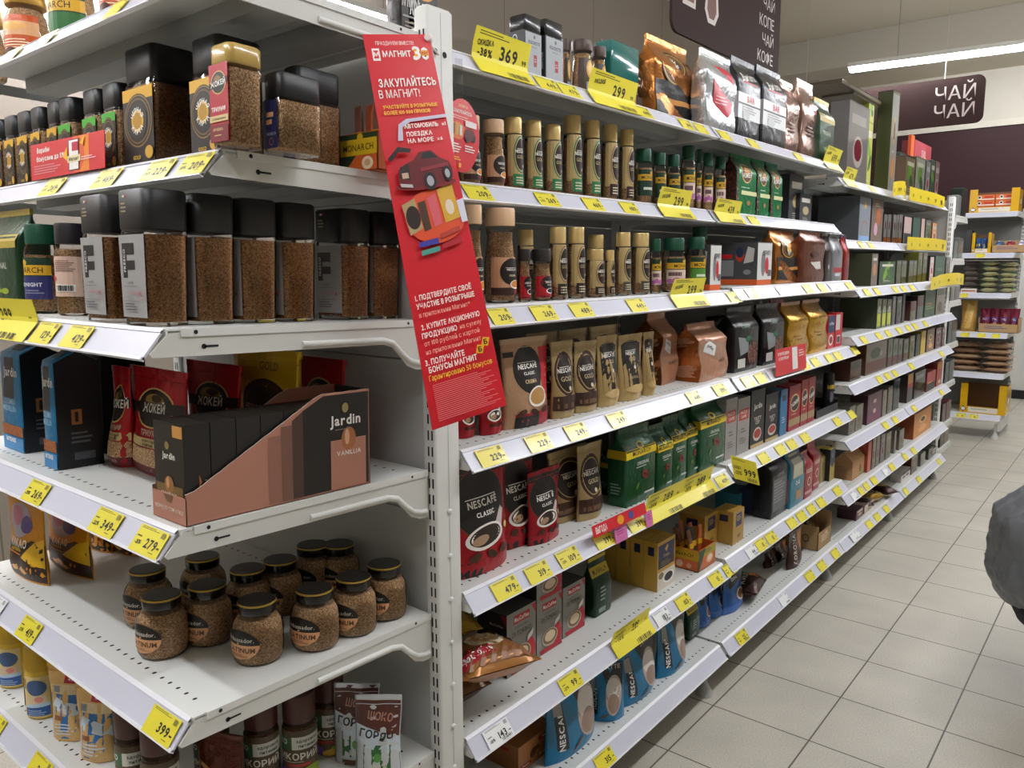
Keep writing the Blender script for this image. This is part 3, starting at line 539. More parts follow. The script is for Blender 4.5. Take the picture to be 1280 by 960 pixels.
D_PIAZ=[('r',-.8,.6,.8,.8,'b5402e'),('t','PIAZZA',0,.74,.05,'e8dcd0',dict(wmax=1.3)),('t','CAFFE',0,.66,.05,'e8dcd0',dict(wmax=1.2)),('l',-.4,.4,.45,.05,2,'5f5a58'),('l',-.6,.5,.28,.04,3,'6a6562')]
D_CAPBOX=[('t','Jardin',0,.72,.09,'dedcd6',dict(wmax=1.4)),('t','TASTY',0,.5,.06,'cfcac0',dict(wmax=1.3)),('t','CUP',0,.43,.06,'cfcac0',dict(wmax=.8)),('e',0,.22,.6,.12,'c9beb4'),('e',0,.23,.5,.08,'a8352a'),('r',-.95,.0,.95,.06,'b9a060')]
D_JOKBOX=[('e',0,.6,.8,.2,'c9b27a'),('e',0,.6,.72,.17,'2a1d16'),('t','ЖОКЕЙ',0,.6,.08,W_,dict(wmax=1.5,rot=12)),('l',-.6,.6,.36,.03,1,'e0c8b0'),('r',-1,.1,1,.26,'a48a66')]
D_TCH=[('r',-.9,.45,.9,.93,'1e2350'),('p',[(-.18,.82),(.12,.9),(.2,.84),(0,.74)],'c9a24a'),('t','Tchibo',0,.68,.06,'d0b070',dict(wmax=1.2,bold=0)),('r',-.9,.45,.9,.62,'241c22'),('l',-.6,.6,.58,.04,3,'7a6a50'),('r',-.98,.0,.98,.38,'d8cfbd'),('e',.25,.2,.6,.12,'ecebe6'),('e',.25,.21,.48,.09,'1c1614'),('e',-.6,.3,.28,.07,'7a6a4a')]
D_TCHS=[('r',-.4,.72,.5,.9,'20244a')]
D_GOLDB=[('r',-.5,.5,.6,.9,'2a2c58'),('l',-.35,.45,.82,.06,3,'b9a060'),('e',.1,.2,.3,.06,'7a5a2a')]
D_KORO=[('t','KORONA',-.3,.5,.2,'dcd0c6',dict(rot=82,wmax=1.6)),('p',[(.2,.98),(.9,.98),(.98,.5),(.6,.1),(.4,.5)],'d98a3a'),('e',.6,.3,.3,.1,'5a2a18')]
D_3IN1=[('r',-.95,.05,.95,.4,'8b5a33'),('e',.1,.6,.55,.28,'e6d5b8'),('e',.1,.62,.42,.18,'d8a468'),('e',.1,.64,.24,.1,'f0dcb8'),('p',[(-.98,.1),(.0,.18),(-.05,.38),(-.98,.34)],'b3202a'),('t','MacCoffee',-.5,.25,.12,W_,dict(wmax=.85,rot=8)),('p',[(.3,.95),(.95,.8),(.95,.45),(.6,.5),(.5,.75)],'&8a3a2a')]
D_ORJAR=[('r',-1,.0,1,1,'c8551f'),('r',-.2,.55,1,.85,'e0a87a'),('e',.2,.75,.5,.1,'e8b060'),('t','MACCHIATO',-.4,.62,.12,'f4e8d8',dict(wmax=1.1)),('l',0,.9,.46,.06,4,'f0d8b8'),('e',-.7,.15,.24,.2,'f0e2cc'),('e',.2,.12,.3,.16,'4a2413'),('r',.4,.02,.9,.2,'f2efe8')]
D_PINK=[('r',-1,0,1,1,'d8b9a8'),('r',-.9,.8,-.25,.92,'d0283a'),('t','МАГНИТ',-.58,.86,.05,W_,dict(wmax=.55)),('l',-.85,-.2,.7,.06,2,'5a3a34'),('l',.0,.8,.9,.05,6,'8a6a60'),('e',-.75,.46,.14,.06,'d0283a'),('e',-.4,.46,.14,.06,'d0283a'),('e',-.1,.46,.14,.06,'d0283a'),('r',.05,.12,.75,.3,'f0ece6')]+[('r',.1+.06*i,.14,.13+.06*i+.01*(i%3),.28,'333333') for i in range(10)]+[('e',-.4,.2,.16,.08,'6a3a2a')]
D_BLUE=[('r',-.96,.62,.96,.98,'24445f'),('t','VEND',0,.78,.1,'dfe6ee',dict(wmax=1.2)),('p',[(-.6,.56),(.6,.66),(.5,.9),(-.5,.8)],'1c1f28'),('t','COFFEE',0,.74,.07,'dfe6ee',dict(wmax=.9)),('e',.3,.36,.4,.13,'d9cdb8'),('e',.3,.36,.3,.1,'6b4326'),('r',-.96,.02,.96,.18,'3f6fb8')]
D_LEAF=[('e',-.1,.6,.5,.2,'7aa832',dict(rot=35)),('e',.25,.4,.4,.14,'3f6a2a',dict(rot=-30)),('r',-.7,.78,.7,.88,'d8d8c0'),('l',-.5,.5,.2,.05,2,'c8c8a8')]
D_CUP=[('r',-.7,.74,.7,.86,'cfcac6'),('e',0,.4,.5,.2,'e8e0da'),('e',0,.42,.38,.14,'9a2430'),('l',-.5,.5,.15,.05,2,'b8b0ac')]
D_BOX=[('r',-.7,.72,.7,.86,'e0dcd2'),('e',0,.45,.5,.14,'c9b48a'),('l',-.5,.5,.22,.05,3,'b0a898')]
D_EMB=[('e',0,.62,.4,.14,'e8c070'),('e',0,.62,.24,.09,'2a1c14'),('e',0,.25,.5,.12,'e8a860'),('l',-.4,.4,.42,.05,1,'f0d8b0')]
# ---------------------------------------------------------------- goods: where they stand
NTH=['first','second','third','fourth','fifth','sixth','seventh','eighth','ninth','tenth','eleventh','twelfth','thirteenth','fourteenth','fifteenth','sixteenth','seventeenth','eighteenth','nineteenth','twentieth']
GROW={1:'top',2:'second',3:'third',4:'fourth',5:'fifth',6:'sixth',7:'bottom',8:'lowest'}
EROW=dict(E='top',D='second',A='third',B='fourth',C='fifth',F='sixth',Z='bottom')
PC={}
ALL=[]
def proto(fn,w,h,d,opt):
    k=(fn.__name__ if hasattr(fn,'__name__') else str(fn),round(w,3),round(h,3),round(d,3),repr(sorted(opt.items())))
    if k not in PC: PC[k]=fn(w=round(w,3),h=round(h,3),d=round(d,3),**opt)
    return PC[k]
ROWBOX={}
def settle(key,x,y,hx,hy,lo=None,hi=None,back=None,axis=1):
    """nudge a new thing (half sizes hx,hy) clear of what already stands in its row; axis 1: row runs along y"""
    L=ROWBOX.setdefault(key,[])
    for _ in range(4):
        moved=False
        for X,Y,HX,HY in L:
            ox=hx+HX-abs(x-X); oy=hy+HY-abs(y-Y)
            if ox>0 and oy>0:
                al=oy if axis==1 else ox
                if al<.02:
                    moved=True
                    if axis==1: y+=(al+.0008)*(1 if y>=Y else -1)
                    else: x+=(al+.0008)*(1 if x>=X else -1)
        if lo is not None: y=min(max(y,lo+hy),hi-hy)
        if not moved: break
    if back is not None: x=max(x,back+hx)
    L.append((x,y,hx,hy)); return x,y
def bay_of(y): return next((nm for nm,a0,a1 in BAYS if y<a1+.006),BAYS[-1][0])
def putG(row,fn,pl,pr,pt,s=.03,desc='',cat='',tea=False,rnd_=False,d=None,w=None,h=None,dz=0.,rot=0.,tag=None,x0=None,**opt):
    """stand a thing on the long rack: pl,pr,pt are the photo's left, right and top edge of its front, s its distance behind the shelf edge"""
    f=(TF if tea else GF)[row]; z=f.z+dz
    x=f.f-s
    if rnd_:
        r=(w or .07)/2
        for _ in range(4):
            yc=gy((pl+pr)/2,x-r,z); dep=(Vector((x-r,yc,z))-CAM).dot(AF)
            if not w: r=(pr-pl)/2*dep/FPX*.97
        W=2*r; D=W; xc=x-r
    else:
        ya=gy(pl,x,z); yb=gy(pr,x,z); W=w or yb-ya; yc=(ya+yb)/2 if not w else (yb-W/2 if opt.pop('ar',0) else ya+W/2)
        D=d or min(.12,W*.5); xc=x-D/2
    H=h or gz(pt,x if not rnd_ else xc,yc)-z
    cand=BAYS[2:] if tea else BAYS[:2]; b0,b1=next(((a0,a1) for nm,a0,a1 in cand if yc<a1+.006),cand[-1][1:]); bb=b0
    if b1==BAYS[0][2]: b1+=.075
    if not rnd_:
        e0,e1=yc-W/2,yc+W/2
        if e1>b1-.010 and e1-(b1-.010)<W*.6: e1=b1-.010; W=e1-e0; yc=(e0+e1)/2
        for X,Y,HX,HY in ROWBOX.get(('G',row,tea),[]):
            if abs(X-xc)<HX+D/2 and Y<yc and e0<Y+HY and e1-Y-HY>W*.4 and not rot and fn.__name__.startswith('box_'): e0=Y+HY+.0006
        if e0>yc-W/2+1e-6: W=e1-e0; yc=(e0+e1)/2
    if not tea and row in(3,5,6) and yc+W/2>2.512: z+=.0085
    fr_=(TF if tea else GF).get(row-1)
    if fr_ and xc-D/2<fr_.f+.04: H=min(H,fr_.z-.053-z)
    if xc-D/2<XBK+.05 and not rnd_: D=max(.03,xc+D/2-XBK-.05); xc=XBK+.05+D/2
    if not rot: xc,yc=settle(('G',row,tea),xc,yc,D/2,W/2,b0+.010,b1-.010,XBK+.045)
    p=proto(fn,W-(.006 if tea else .001),H,D-.001,opt)
    o=p.place((xc,yc,z+.0009),(0,0,math.pi/2+math.radians(rot)))
    bn=next(nm for nm,a0,a1 in BAYS if a0==bb); reg(o,desc,cat,f"{bn}'s {GROW[row]} shelf",yc,'from near end')
    ALL.append((o,W,D,H)); return o
def putE(row,fn,pl,pr,pt,s=.03,desc='',cat='',rnd_=False,d=None,w=None,h=None,rot=0.,dz=0.,xr=None,y=None,order=None,**opt):
    f=EF[row]; yf=f.f+s if y is None else y; z=f.z-f.t*(yf-f.f)+dz
    if rnd_:
        r=(w or .07)/2
        for _ in range(4):
            xc=gx((pl+pr)/2,yf+r,z); dep=(Vector((xc,yf+r,z))-CAM).dot(AF)
            if not w: r=(pr-pl)/2*dep/FPX*.97
        W=2*r; D=W; yc=yf+r
    else:
        xa=gx(pl,yf,z); xb=gx(pr,yf,z); W=w or xb-xa; xc=(xa+xb)/2; D=d or W*.5; yc=yf+D/2
    if xr is not None: xc=xr-W/2
    H=h or gz(pt,xc,yf if not rnd_ else yc)-z
    if not rot: xc,yc=settle(('E',row),xc,yc,W/2,D/2,axis=0)
    z=f.z-f.t*(yc-f.f)+dz
    up={'D':'E','A':'D','B':'A','C':'B','F':'C'}.get(row)
    if up and yc+D/2>EF[up].f-.04: H=min(H,EF[up].z-EF[up].t*max(0,yc+D/2-EF[up].f)-.049-z)
    p=proto(fn,W-.001,H,D-.001,opt)
    o=p.place((xc,yc,z+.0012),(-math.atan(f.t),0,math.radians(rot)))
    reg(o,desc,cat,f"end rack's {EROW[row]} shelf",-xc+.2*yc if order is None else order)
    ALL.append((o,W,D,H)); return o
# adapters: fn(w,h,d,...) -> Proto
def jar_gold(w,h,d,ring='2f7a4a',lid='=e6c98a',sq=0):
    return b_jar('coffee_jar',w/2,h,lid,h*.2,.93,D_GJAR(ring),(.06,.95),176,.93)
def jar_crema(w,h,d): return b_jar('coffee_jar',w/2,h,'d9b48e',h*.17,.95,D_CJAR(),(.1,.58),170,.9,'waist')
def jar_classic(w,h,d): return b_jar('coffee_jar',w/2,h,'2a2523',h*.2,.95,D_CLJAR,(.08,.6),170,.9,'waist')
def jar_mon(w,h,d,lo='1d3b2c',fl=0,lid='0f4a35'):
    return b_jar('coffee_jar',w/2,h,lid,h*.2,.88,D_MJAR(lo,D_FLOW if fl==1 else ([('p',[(-.9,.55),(-.4,.55),(-.7,0)],'d9c060'),('t','MIDNIGHT',.2,.35,.09,'d8d8e8',dict(wmax=1.1)),('l',0,.8,.22,.06,2,'8a8aa8')] if fl==2 else [('e',.4,.2,.2,.08,'8aa832'),('r',-.6,.22,.1,.32,'d8d8c8')])),(.2,.78),190,.86)
def jar_pink(w,h,d): return b_jar('coffee_jar',w/2,h,'1f1b22',h*.2,.93,D_PINK,(.26,.8),200,.9)
def jar_brown(w,h,d): return b_jar('coffee_jar',w/2,h,'4a362e',h*.17,.96,[('r',-1,0,1,1,'4a3a30'),('e',.1,.66,.5,.3,'d0a04a'),('e',.1,.66,.38,.22,'e6c070'),('r',-.4,.0,.8,.3,'8a98b8'),('e',.3,.15,.3,.1,'d8dce6')],(.06,.8),150,.95,'waist')
def jar_orange(w,h,d,c=0):
    return b_jar('coffee_jar',w/2,h,'=b48a3c' if c==0 else '1d4a35',h*.2,.93,D_ORJAR if c==0 else D_MJAR('2f6a34'),(.05,.78),200,.93,'globe')
def jar_amb(w,h,d): return b_jar('coffee_jar',w/2,h,'~16110f',h*.15,.74,D_AMB,(.1,.72),112,.88,'globe',n=26,ring='=b8963c')
def jar_karta(w,h,d,big=0,green=0): return b_sqjar('coffee_jar',w,h,d,'141416',h*.27 if big else h*.26,D_KARTAG if green else D_KARTA,(.03,.9),.98,rad=.012,cof='@' if not big else '@a08870')
def jar_jokey(w,h,d): return b_sqjar('coffee_jar',w,h,d,'~b99a52',h*.18,D_JOKJ,(.05,.98),1.0,rad=.012,taper=.96)
def jar_blue(w,h,d): return b_sqjar('coffee_jar',w,h,d,'101014',h*.3,[('r',-1,0,1,1,'1f2450'),('r',-.5,.65,.5,.75,'d8a070'),('r',-.5,.5,.3,.6,'d8a070'),('t','ARABICA',.2,.3,.06,'c8ccd8',dict(wmax=1.3,bold=0)),('e',.2,.14,.3,.08,'b06a50',dict(r0=.8))],(.05,.92),.96,rad=.012)
def jar_fresco(w,h,d): return b_sqjar('coffee_jar',w,h,d,'1b1b1d',h*.28,D_FRESCO,(.08,.93),.92,rad=.016,lidin=.97,lidtext=D_FLID,taper=.94,cof='@d8c0a0')
def jar_ego(w,h,d,sq=0):
    p=b_sqjar('coffee_jar',w,h,d,'~17181b',h*.24,D_EGO,(.0,.98),1,rad=.006,lidin=.97)
    q=MB(); hb=h*.76; q.box(-w/2-.001,-d/2,.001,w/2+.001,d/2+.001,hb*.97,'1a1b1e'); Dec(q,face_l(w+.002,d),d/2,hb,1).draw(D_EGOL); p.parts.append(('sleeve',q.mesh('sleeve'),[])); return p
def jar_teal(w,h,d):
    p=b_sqjar('coffee_jar',w,h,d,mat('1f6a66',.15,'',0,.5),h*.55,[('e',0,.5,.6,.4,'2a1a10')],(.1,.9),.9,rad=.006,lidin=1.0); return p
def pch(base,seal,des,name='coffee_pouch'):
    def f(w,h,d,ph=0.,**k): return b_pouch(name,w,h,d,base,des,seal,ph)
    f.__name__='pouch_'+base+str(id(des)); return f
P_CLASSIC=pch('*a81522','*a81522',D_CLASSIC); P_CREMA=pch('*b99272','*c0a183',D_CREMA); P_GOLD=pch('*ab9365','*b39c70',D_GOLD); P_BAR=pch('*b89c68','*b89c68',D_BARISTA)
P_JOK=pch('*b3141f','*a81420',D_JOK); P_YGOLD=pch('*d0a818','*c8a010',[('e',0,.55,.7,.2,'2a1c12'),('e',0,.55,.62,.17,'4a3018',dict(r0=.85)),('t','GOLD',.1,.86,.07,'8a6a1a',dict(wmax=1.2)),('t','ЧЕРНАЯ КАРТА',0,.5,.05,'d8c8a0',dict(wmax=1.1)),('r',-.9,.1,.9,.3,'8a6a20')])
P_KAKAO=pch('*d8921a','*d8921a',D_KAKAO,'cocoa_pouch'); P_YPOU=pch('*d8b070','*d8a820',D_YPOU,'cocoa_pouch'); P_GOR=pch('*c9ccd2','*c9ccd2',D_GOR,'drink_pouch')
P_LATTE=pch('*1f7aa8','*1f7aa8',D_LATTE); P_BLUE=pch('*2f62a8','*2a5a9a',D_BLUE); P_BROWNG=pch('*5a2a1a','*5a2a1a',[('r',-.9,.5,.95,.95,'@7a3a28'),('p',[(-.95,.5),(-.95,.56),(.95,.36),(.95,.3)],'c9955a'),('t','КАКАО',.0,.2,.1,'b98a6a',dict(wmax=1.2))],'chicory_pouch')
P_KORO=pch('*3a1d15','*3a1d15',D_KORO,'cocoa_pouch')
def gb(base,seal,des,left=(),tap=.6,fold=False,crump=0.,name='coffee_bag',right=()):
    def f(w,h,d,**k): return b_gbag(name,w,h,d,base,des,left,seal,tap,fold,crump,right)
    f.__name__='gbag_'+base+str(id(des)); return f
G_MON=gb('*1f5334','*274f22',D_MBAG(),[('r',-1,.62,1,.735,'b99a18'),('l',-.6,.6,.3,.04,4,'8aa08a')],.72,False)
G_BARI=gb('*26262a','*1d1d20',D_BARBAG,[('r',-1,.25,1,.56,'b9b9bb')],.74); G_KARTA=gb('!b9763a','!b9763a',D_BARTA,(),.7,False,.003)
G_IZZA=gb('!c4c7ca','!c9ccd0',D_IZZA,(),.72,False,.003); G_ARAB=gb('*1e1512','*d0d0d0',D_ARAB,(),.8)
G_BROWN=gb('!a5877c','!a5877c',[('r',-.6,.55,.6,.62,'b03a44'),('r',-.6,.5,.6,.53,'4a302a'),('l',-.5,.5,.4,.05,3,'5a4038')],(),.66,False,.003)
G_BLACK=gb('*141316','*141316',[('t','CA',.5,.55,.12,'d8d6d0',dict(wmax=.7)),('r',-.8,.2,.9,.34,'5a5450'),('e',.2,.14,.4,.06,'8a7a70')],(),.68)
G_COPPER=gb('*c08a6c','*b07858',[('r',-.98,.0,.98,.98,'*b58a72'),('p',[(-.6,.72),(.1,.6),(.0,.42),(-.7,.5)],'dfe0e2'),('t','coffee',-.3,.58,.05,'3a3a3c',dict(rot=-20,wmax=.5)),('t','ARABICA',.35,.3,.05,'6a4a3a',dict(wmax=1.0,rot=6))],[('r',-.98,.0,.98,.98,'!b8703c')],.68,False,.004)
G_BEANB=gb('*17171a','*17171a',[('p',[(-.7,.55),(.1,.5),(.2,.3),(-.5,.25)],'8a8f92'),('e',.5,.26,.42,.2,'&9a6a5a'),('t','COFFEE',-.1,.7,.06,'7a8a80',dict(wmax=1.1)),('r',-.7,.06,-.1,.2,'c9c6c0'),('e',.1,.5,.2,.05,'2f6a4a')],(),.7)
G_GOLDF=gb('!c9982a','!8a5a2a',[('p',[(.1,.72),(.6,.78),(.7,.6),(.2,.55)],'d8dade'),('l',-.5,.3,.4,.06,3,'9a7018')],(),.6,False,.005)
G_GREENJ=gb('*1b8048','*1b8048',D_JOKG,[('r',-1,.1,1,.95,'&5a2a22')],.75); G_DGREEN=gb('*27452f','*b09a3a',[('r',-1,.62,1,.75,'b09a3a'),('t','ORIGINAL',0,.45,.06,'c9d0c0',dict(wmax=1.2,bold=0)),('e',-.1,.2,.2,.03,'8aa02a'),('e',.3,.2,.2,.03,'8aa02a')],(),.7)
G_ROLL=gb('*6b3a28','*6b3a28',[('r',-.7,.25,.6,.4,'d9d6d2'),('e',.1,.72,.3,.06,'8a5a3a'),('e',.1,.55,.4,.06,'4a2418')],(),.85,False,.002); G_DARKB=gb('*2a2022','*2a2022',[('r',.0,.3,.5,.6,'5a4a4a'),('e',.2,.3,.2,.05,'d8d0c8')],(),.6,True)
G_GREYB=gb('*8a8d90','*3a3d40',[('r',-.9,.18,.9,.28,'a8303a'),('p',[(-.4,.95),(.3,.95),(.1,.5)],'4a4c50'),('r',-.5,.1,.5,.16,'d8d8d8')],(),.62,True); G_REDB=gb('*8a2420','*5a3a6a',[('p',[(-.9,.9),(.2,.8),(-.2,.4)],'c02a2a'),('l',-.3,.7,.3,.05,3,'5a4a6a')],(),.6)
G_NAVY=gb('*1f2a44','*1f2a44',[('l',-.5,.5,.6,.06,4,'4a5878')],(),.65,True); G_RED=gb('*9a1a26','*9a1a26',[('t','ЖОКЕЙ',0,.6,.08,'e8d8c8',dict(wmax=1.3)),('e',.1,.36,.4,.1,'d8c0a8'),('e',.1,.36,.28,.07,'8a2a20'),('r',-.8,.1,.8,.16,'d0a0a0')],(),.74)
G_TEAL=gb('*2a7a92','*3a4448',[('r',-.9,.5,.9,.95,'3f4648'),('p',[(-.6,.95),(.5,.95),(.7,.5),(-.7,.5)],'b8b6a0'),('t','O-K',0,.4,.07,W_,dict(wmax=.8)),('r',-.2,.1,.6,.26,'b08a5a')],(),.72); G_BLK2=gb('*1d1e22','*1d1e22',[('r',-.8,.1,.75,.62,'5f6264'),('l',-.7,.6,.56,.05,7,'8a8c8e'),('t','COFFEE',0,.68,.05,'9a9a9a',dict(wmax=1.2)),('r',.8,.1,.96,.5,'8a2a30')],(),.76)
G_BEIGE=gb('*a3935c','*a3935c',[('l',-.5,.5,.6,.06,4,'6a5a30')],(),.7); G_SMALL=gb('*1c3a28','*c0a81c',[('r',-1,.68,1,.84,'c0a81c'),('t','MONARCH',0,.76,.1,'1a180c',dict(wmax=1.5,bold=0)),('l',-.4,.3,.5,.07,4,'9aa89a'),('r',-.6,.06,.2,.14,'8a9a8a')],(),.5)
G_JARD=gb('*1f79a8','*2a6f96',D_JARD,(),.86,right=D_JARDL); G_DARKJ=gb('*0d1116','*0d1116',[('t','Jardin',.1,.7,.07,'6a6e74',dict(wmax=1.4)),('t','COLOMBIA',0,.42,.045,'3f5868',dict(bold=0,wmax=1.2)),('r',-.98,.13,.98,.22,'@6a4020'),('r',-.98,.0,.98,.12,'1d4f78')],(),.86,right=D_JARDL)
def bx(base,front=(),left=(),ms=None,film=None,name='tea_box',top=()):
    def f(w,h,d,**k): return b_box(name,w,h,d,base,front,left,(),top,ms,film)
    f.__name__='box_'+base+str(id(front))+str(left)+str(ms)+str(film); return f
B_MAC=bx('8f8d86',D_MACBOX,[('r',-1,.0,1,1,'2c2a2a'),('p',[(.6,.98),(.98,.98),(.98,.8)],'b81f30'),('t','MacCoffee',.3,.8,.04,'c8c0b8',dict(wmax=.9))],dict(t='4a4846'),name='coffee_box')
B_TCH=bx('c39a3c',D_TCH,D_TCHS,None,name='coffee_box'); B_GOLD=bx('b08a3c',D_GOLDB,[('r',-.45,.68,.45,.88,'2a2c4a')],None,name='coffee_box')
B_PIA=bx('9a9692',D_PIAZ,(),None,name='coffee_box'); B_CAP=bx('18161a',D_CAPBOX,(),None,name='coffee_box'); B_BLU=bx('2f6f9c',[('r',-.6,.75,.6,.88,'1d2a3a'),('l',-.5,.5,.4,.05,3,'a8c4d8')],(),None,name='coffee_box'); B_JOK=bx('9a1c26',D_JOKBOX,(),None,name='coffee_box')
B_TEALB=bx('2a6f86',[('t','Coffee',.1,.8,.09,'d8e4e8',dict(wmax=1.2,bold=0)),('r',-.9,.1,.9,.45,'b08a6a'),('l',-.5,.5,.65,.05,2,'a8c8d0')],(),None,name='coffee_box'); B_NAVY=bx('1d2848',[('t','coffee',.1,.25,.07,'a8b0c8',dict(wmax=1,bold=0)),('l',-.5,.5,.8,.05,4,'3a4870')],(),None,name='coffee_box')
B_GN=bx('b0983a',[('p',[(-1,1),(1,1),(1,.55),(0,.4),(-1,.55)],'1f2a48'),('l',-.4,.4,.85,.05,3,'8a90a8'),('t','TEA',0,.18,.06,'4a4018',dict(wmax=.5))],[('r',-1,0,1,1,'1d1c1c')],None,name='tea_box')
B_RW=bx('c0222c',[('e',0,.25,.7,.17,'e8e2dc'),('e',0,.25,.5,.11,'8a2a24'),('r',-.98,.48,.98,.98,'2a3a62'),('t','coffee',0,.75,.09,'d8dce4',dict(wmax=1.4))],(),None,name='coffee_box'); B_WR=bx('c0222c',[('r',-.9,.5,.3,.95,'c8c8c4'),('r',-.5,.1,.5,.34,'d8d4d0'),('r',-.4,.12,.4,.3,'4a4a4a')],(),None,name='coffee_box')
B_ORB=bx('b3763f',[('r',.1,.72,.85,.88,'a8241f'),('t','Meseta',.5,.8,.08,W_,dict(wmax=.6)),('r',-.9,.1,-.3,.24,'a8241f'),('t','Meseta',-.6,.17,.08,W_,dict(wmax=.5)),('e',-.2,.45,.2,.16,'5a3018',dict(rot=40)),('e',.05,.55,.1,.08,'5a3018')]+[('e',.2+.2*i,.2,.07,.04,'e8c0b0') for i in range(3)],[('r',-1,0,1,1,'9c6232'),('r',-.6,.7,.5,.82,'a8241f')],dict(t='a86c38'),name='coffee_box')
B_DRIP=bx('4a4a4c',[('r',-.98,.0,.98,.12,'d8602a'),('r',-.98,.12,.98,.98,'d5d5d2'),('e',-.2,.5,.3,.3,'7a7a7a'),('e',.3,.45,.25,.2,'c8202c'),('t','ДРИП',.2,.75,.1,'3a3a3a',dict(wmax=1)),('r',.4,.2,.9,.35,'5a5a60')],[('r',-1,0,1,.13,'d8602a'),('e',.1,.7,.22,.16,'c8402a'),('e',.1,.76,.2,.12,'2a3a5a'),('p',[(.3,.5),(.8,.55),(.85,.85),(.5,.9)],'c9c6c0'),('r',-.95,.62,-.3,.72,'c8202c'),('r',-.95,.2,-.2,.58,'8a8a8c'),('e',.5,.3,.2,.06,'8a8a8c')],None,name='coffee_box')
def paler(c,k=.14):  # whitish haze of shiny wrapping, mixed into the box colour itself
    return ''.join('%02x'%int(int(c[i:i+2],16)*(1-k)+240*k) for i in(0,2,4))
def tb(c,fr='',d2=D_BOX,side=None,film=None):
    c=paler(c,.08); fr=paler(fr) if fr else fr; side=paler(side,.06) if side else side
    f=[('r',-.96,.02,.96,.98,fr)] if fr else []
    return bx(c,f+list(d2),[('r',-1,0,1,1,side)] if side else (),None,film)
CF='coffee jar'; PO='pouch'; BG='bag'; BXX='box'
# --- long rack, top shelf
putG(1,G_ARAB,484,508,-60,.05,'dark coffee bag with silver edges behind the post',BG,h=.20,d=.05)
putG(1,G_ARAB,512,580,-70,.05,'dark coffee bag with gold oval and white lettering',BG,h=.165,d=.05,w=.085)
for a,b,t in((656,677,20),(682,703.5,27)): putG(1,jar_ego,a,b,t,.025,'square black and silver coffee jar',CF,d=.05)
putG(1,jar_brown,701,713,50,.07,'little brown jar with a colourful label',CF,rnd_=True)
for a,b,t in((710,739,51),(737,758,60)): putG(1,jar_brown,a,b,t,.03,'brown-lidded waisted coffee jar with gold oval label',CF,rnd_=True)
putG(1,G_BLACK,762,812,58,.13,'black coffee bag behind the teal-lidded jar',BG,d=.07)
putG(1,jar_teal,764,798,56,.03,'coffee jar with tall teal cube lid',CF,d=.055)
putG(1,G_KARTA,818,880,54,.085,'copper and black crinkled foil coffee bag',BG,d=.075)
putG(1,G_IZZA,868,906,60,.02,'shiny silver coffee bag with red patch',BG,d=.06)
for a,b,t,s in((901,929,75,.1),(921,949,74,.025),(952,981,86,.02)): putG(1,G_BARI,a,b,t,s,'black and silver bag with red strokes',BG,d=.07)
for a,b,t in((981,997,101),(1002,1021,101)): putG(1,G_BROWN,a,b,t,.02,'shiny rose-brown foil coffee bag',BG,d=.075)
putG(1,G_DGREEN,1023,1041,124,.004,'dark green bag with gold band',BG,d=.07)
# --- second shelf
for a,b,t in((574,602,146),(603,632,151)): putG(2,jar_crema,a,b,t,.03,'waisted beige-lidded jar with orange cup',CF,rnd_=True)
for a,b,t,c in((630,654,148,0),(655,678,152,0),(679,702,157,0),(703,727,145.5,0),(728.5,750,152,0),(751,772,157,1),(773,791.5,163,1)):
    putG(2,jar_gold,a,b,t,.03,('gold-lidded coffee jar with green ring label','gold-lidded coffee jar with brown ring label')[c],CF,rnd_=True,ring=('2f7a4a','8d6b4a')[c])
for a,b,t in((792,815,187),(815,832,192),(832.5,849.5,194)): putG(2,jar_mon,a,b,t,.03,'green-lidded coffee jar with dark green label',CF,rnd_=True)
for a,b,t in((849.5,868,183),(868.5,876,187),(876.5,890,192),(890.5,906,196)): putG(2,jar_mon,a,b,t,.03 if b!=876 else .055,'green-lidded coffee jar with pink flower label',CF,rnd_=True,lo='d9c2b2',fl=1)
for a,b,t in((919,944.5,191),(945,961,194),(962.5,977,197)): putG(2,G_GREENJ,a,b,t,.02,'bright green bag with beans down one side',BG,d=.06)
for a,b,t,s in((985,1003,205,.12),(1010,1024,245,.1)): putG(2,tb('1c1d20','26282c'),a,b,t,s,'plain black carton in the shade',BXX,d=.08)
# --- third shelf
for a,b,t in((578,605,257),(605,646,261)): putG(3,jar_crema,a,b,t,.03,'tall waisted coffee jar with beige lid',CF,rnd_=True)
for a,b,t in((647,664,312),(663.5,690,312)): putG(3,jar_classic,a,b,t,.03,'small dark-lidded jar with red label',CF,rnd_=True)
putG(3,jar_gold,646,668,288,.12,'gold-lidded jar hidden behind small red jars',CF,rnd_=True,ring='8d6b4a')
for a,b,t in((686,708.5,284.6),(709,731,285)): putG(3,jar_gold,a,b,t,.03,'tall gold-lidded coffee jar with dark oval',CF,rnd_=True,ring='8d6b4a')
putG(3,jar_gold,733,755,294,.1,'gold-lidded jar behind the short pair',CF,rnd_=True,ring='8d6b4a')
for a,b,t in((731.5,755,312),(755.5,768,313)): putG(3,jar_gold,a,b,t,.03,'short gold-lidded coffee jar',CF,rnd_=True,ring='8d6b4a')
for a,b,t in((768,788,291),(788.5,811,292)): putG(3,jar_gold,a,b,t,.03,'gold-lidded jar with black and grey label',CF,rnd_=True,ring='4a4640')
for a,b,t,k in((811.5,826,299,1),(826,856,298,1),(856.5,881,297,3)): putG(3,jar_mon,a,b,t,.03,('','green-lidded jar with cream picture label','','green-lidded jar with bright green label')[k],CF,rnd_=True,lo=('','d9c2b2','','4f8a34')[k],fl=1 if k==1 else 0)
putG(3,jar_mon,862,884,287,.11,'taller green-lidded jar standing behind',CF,rnd_=True)
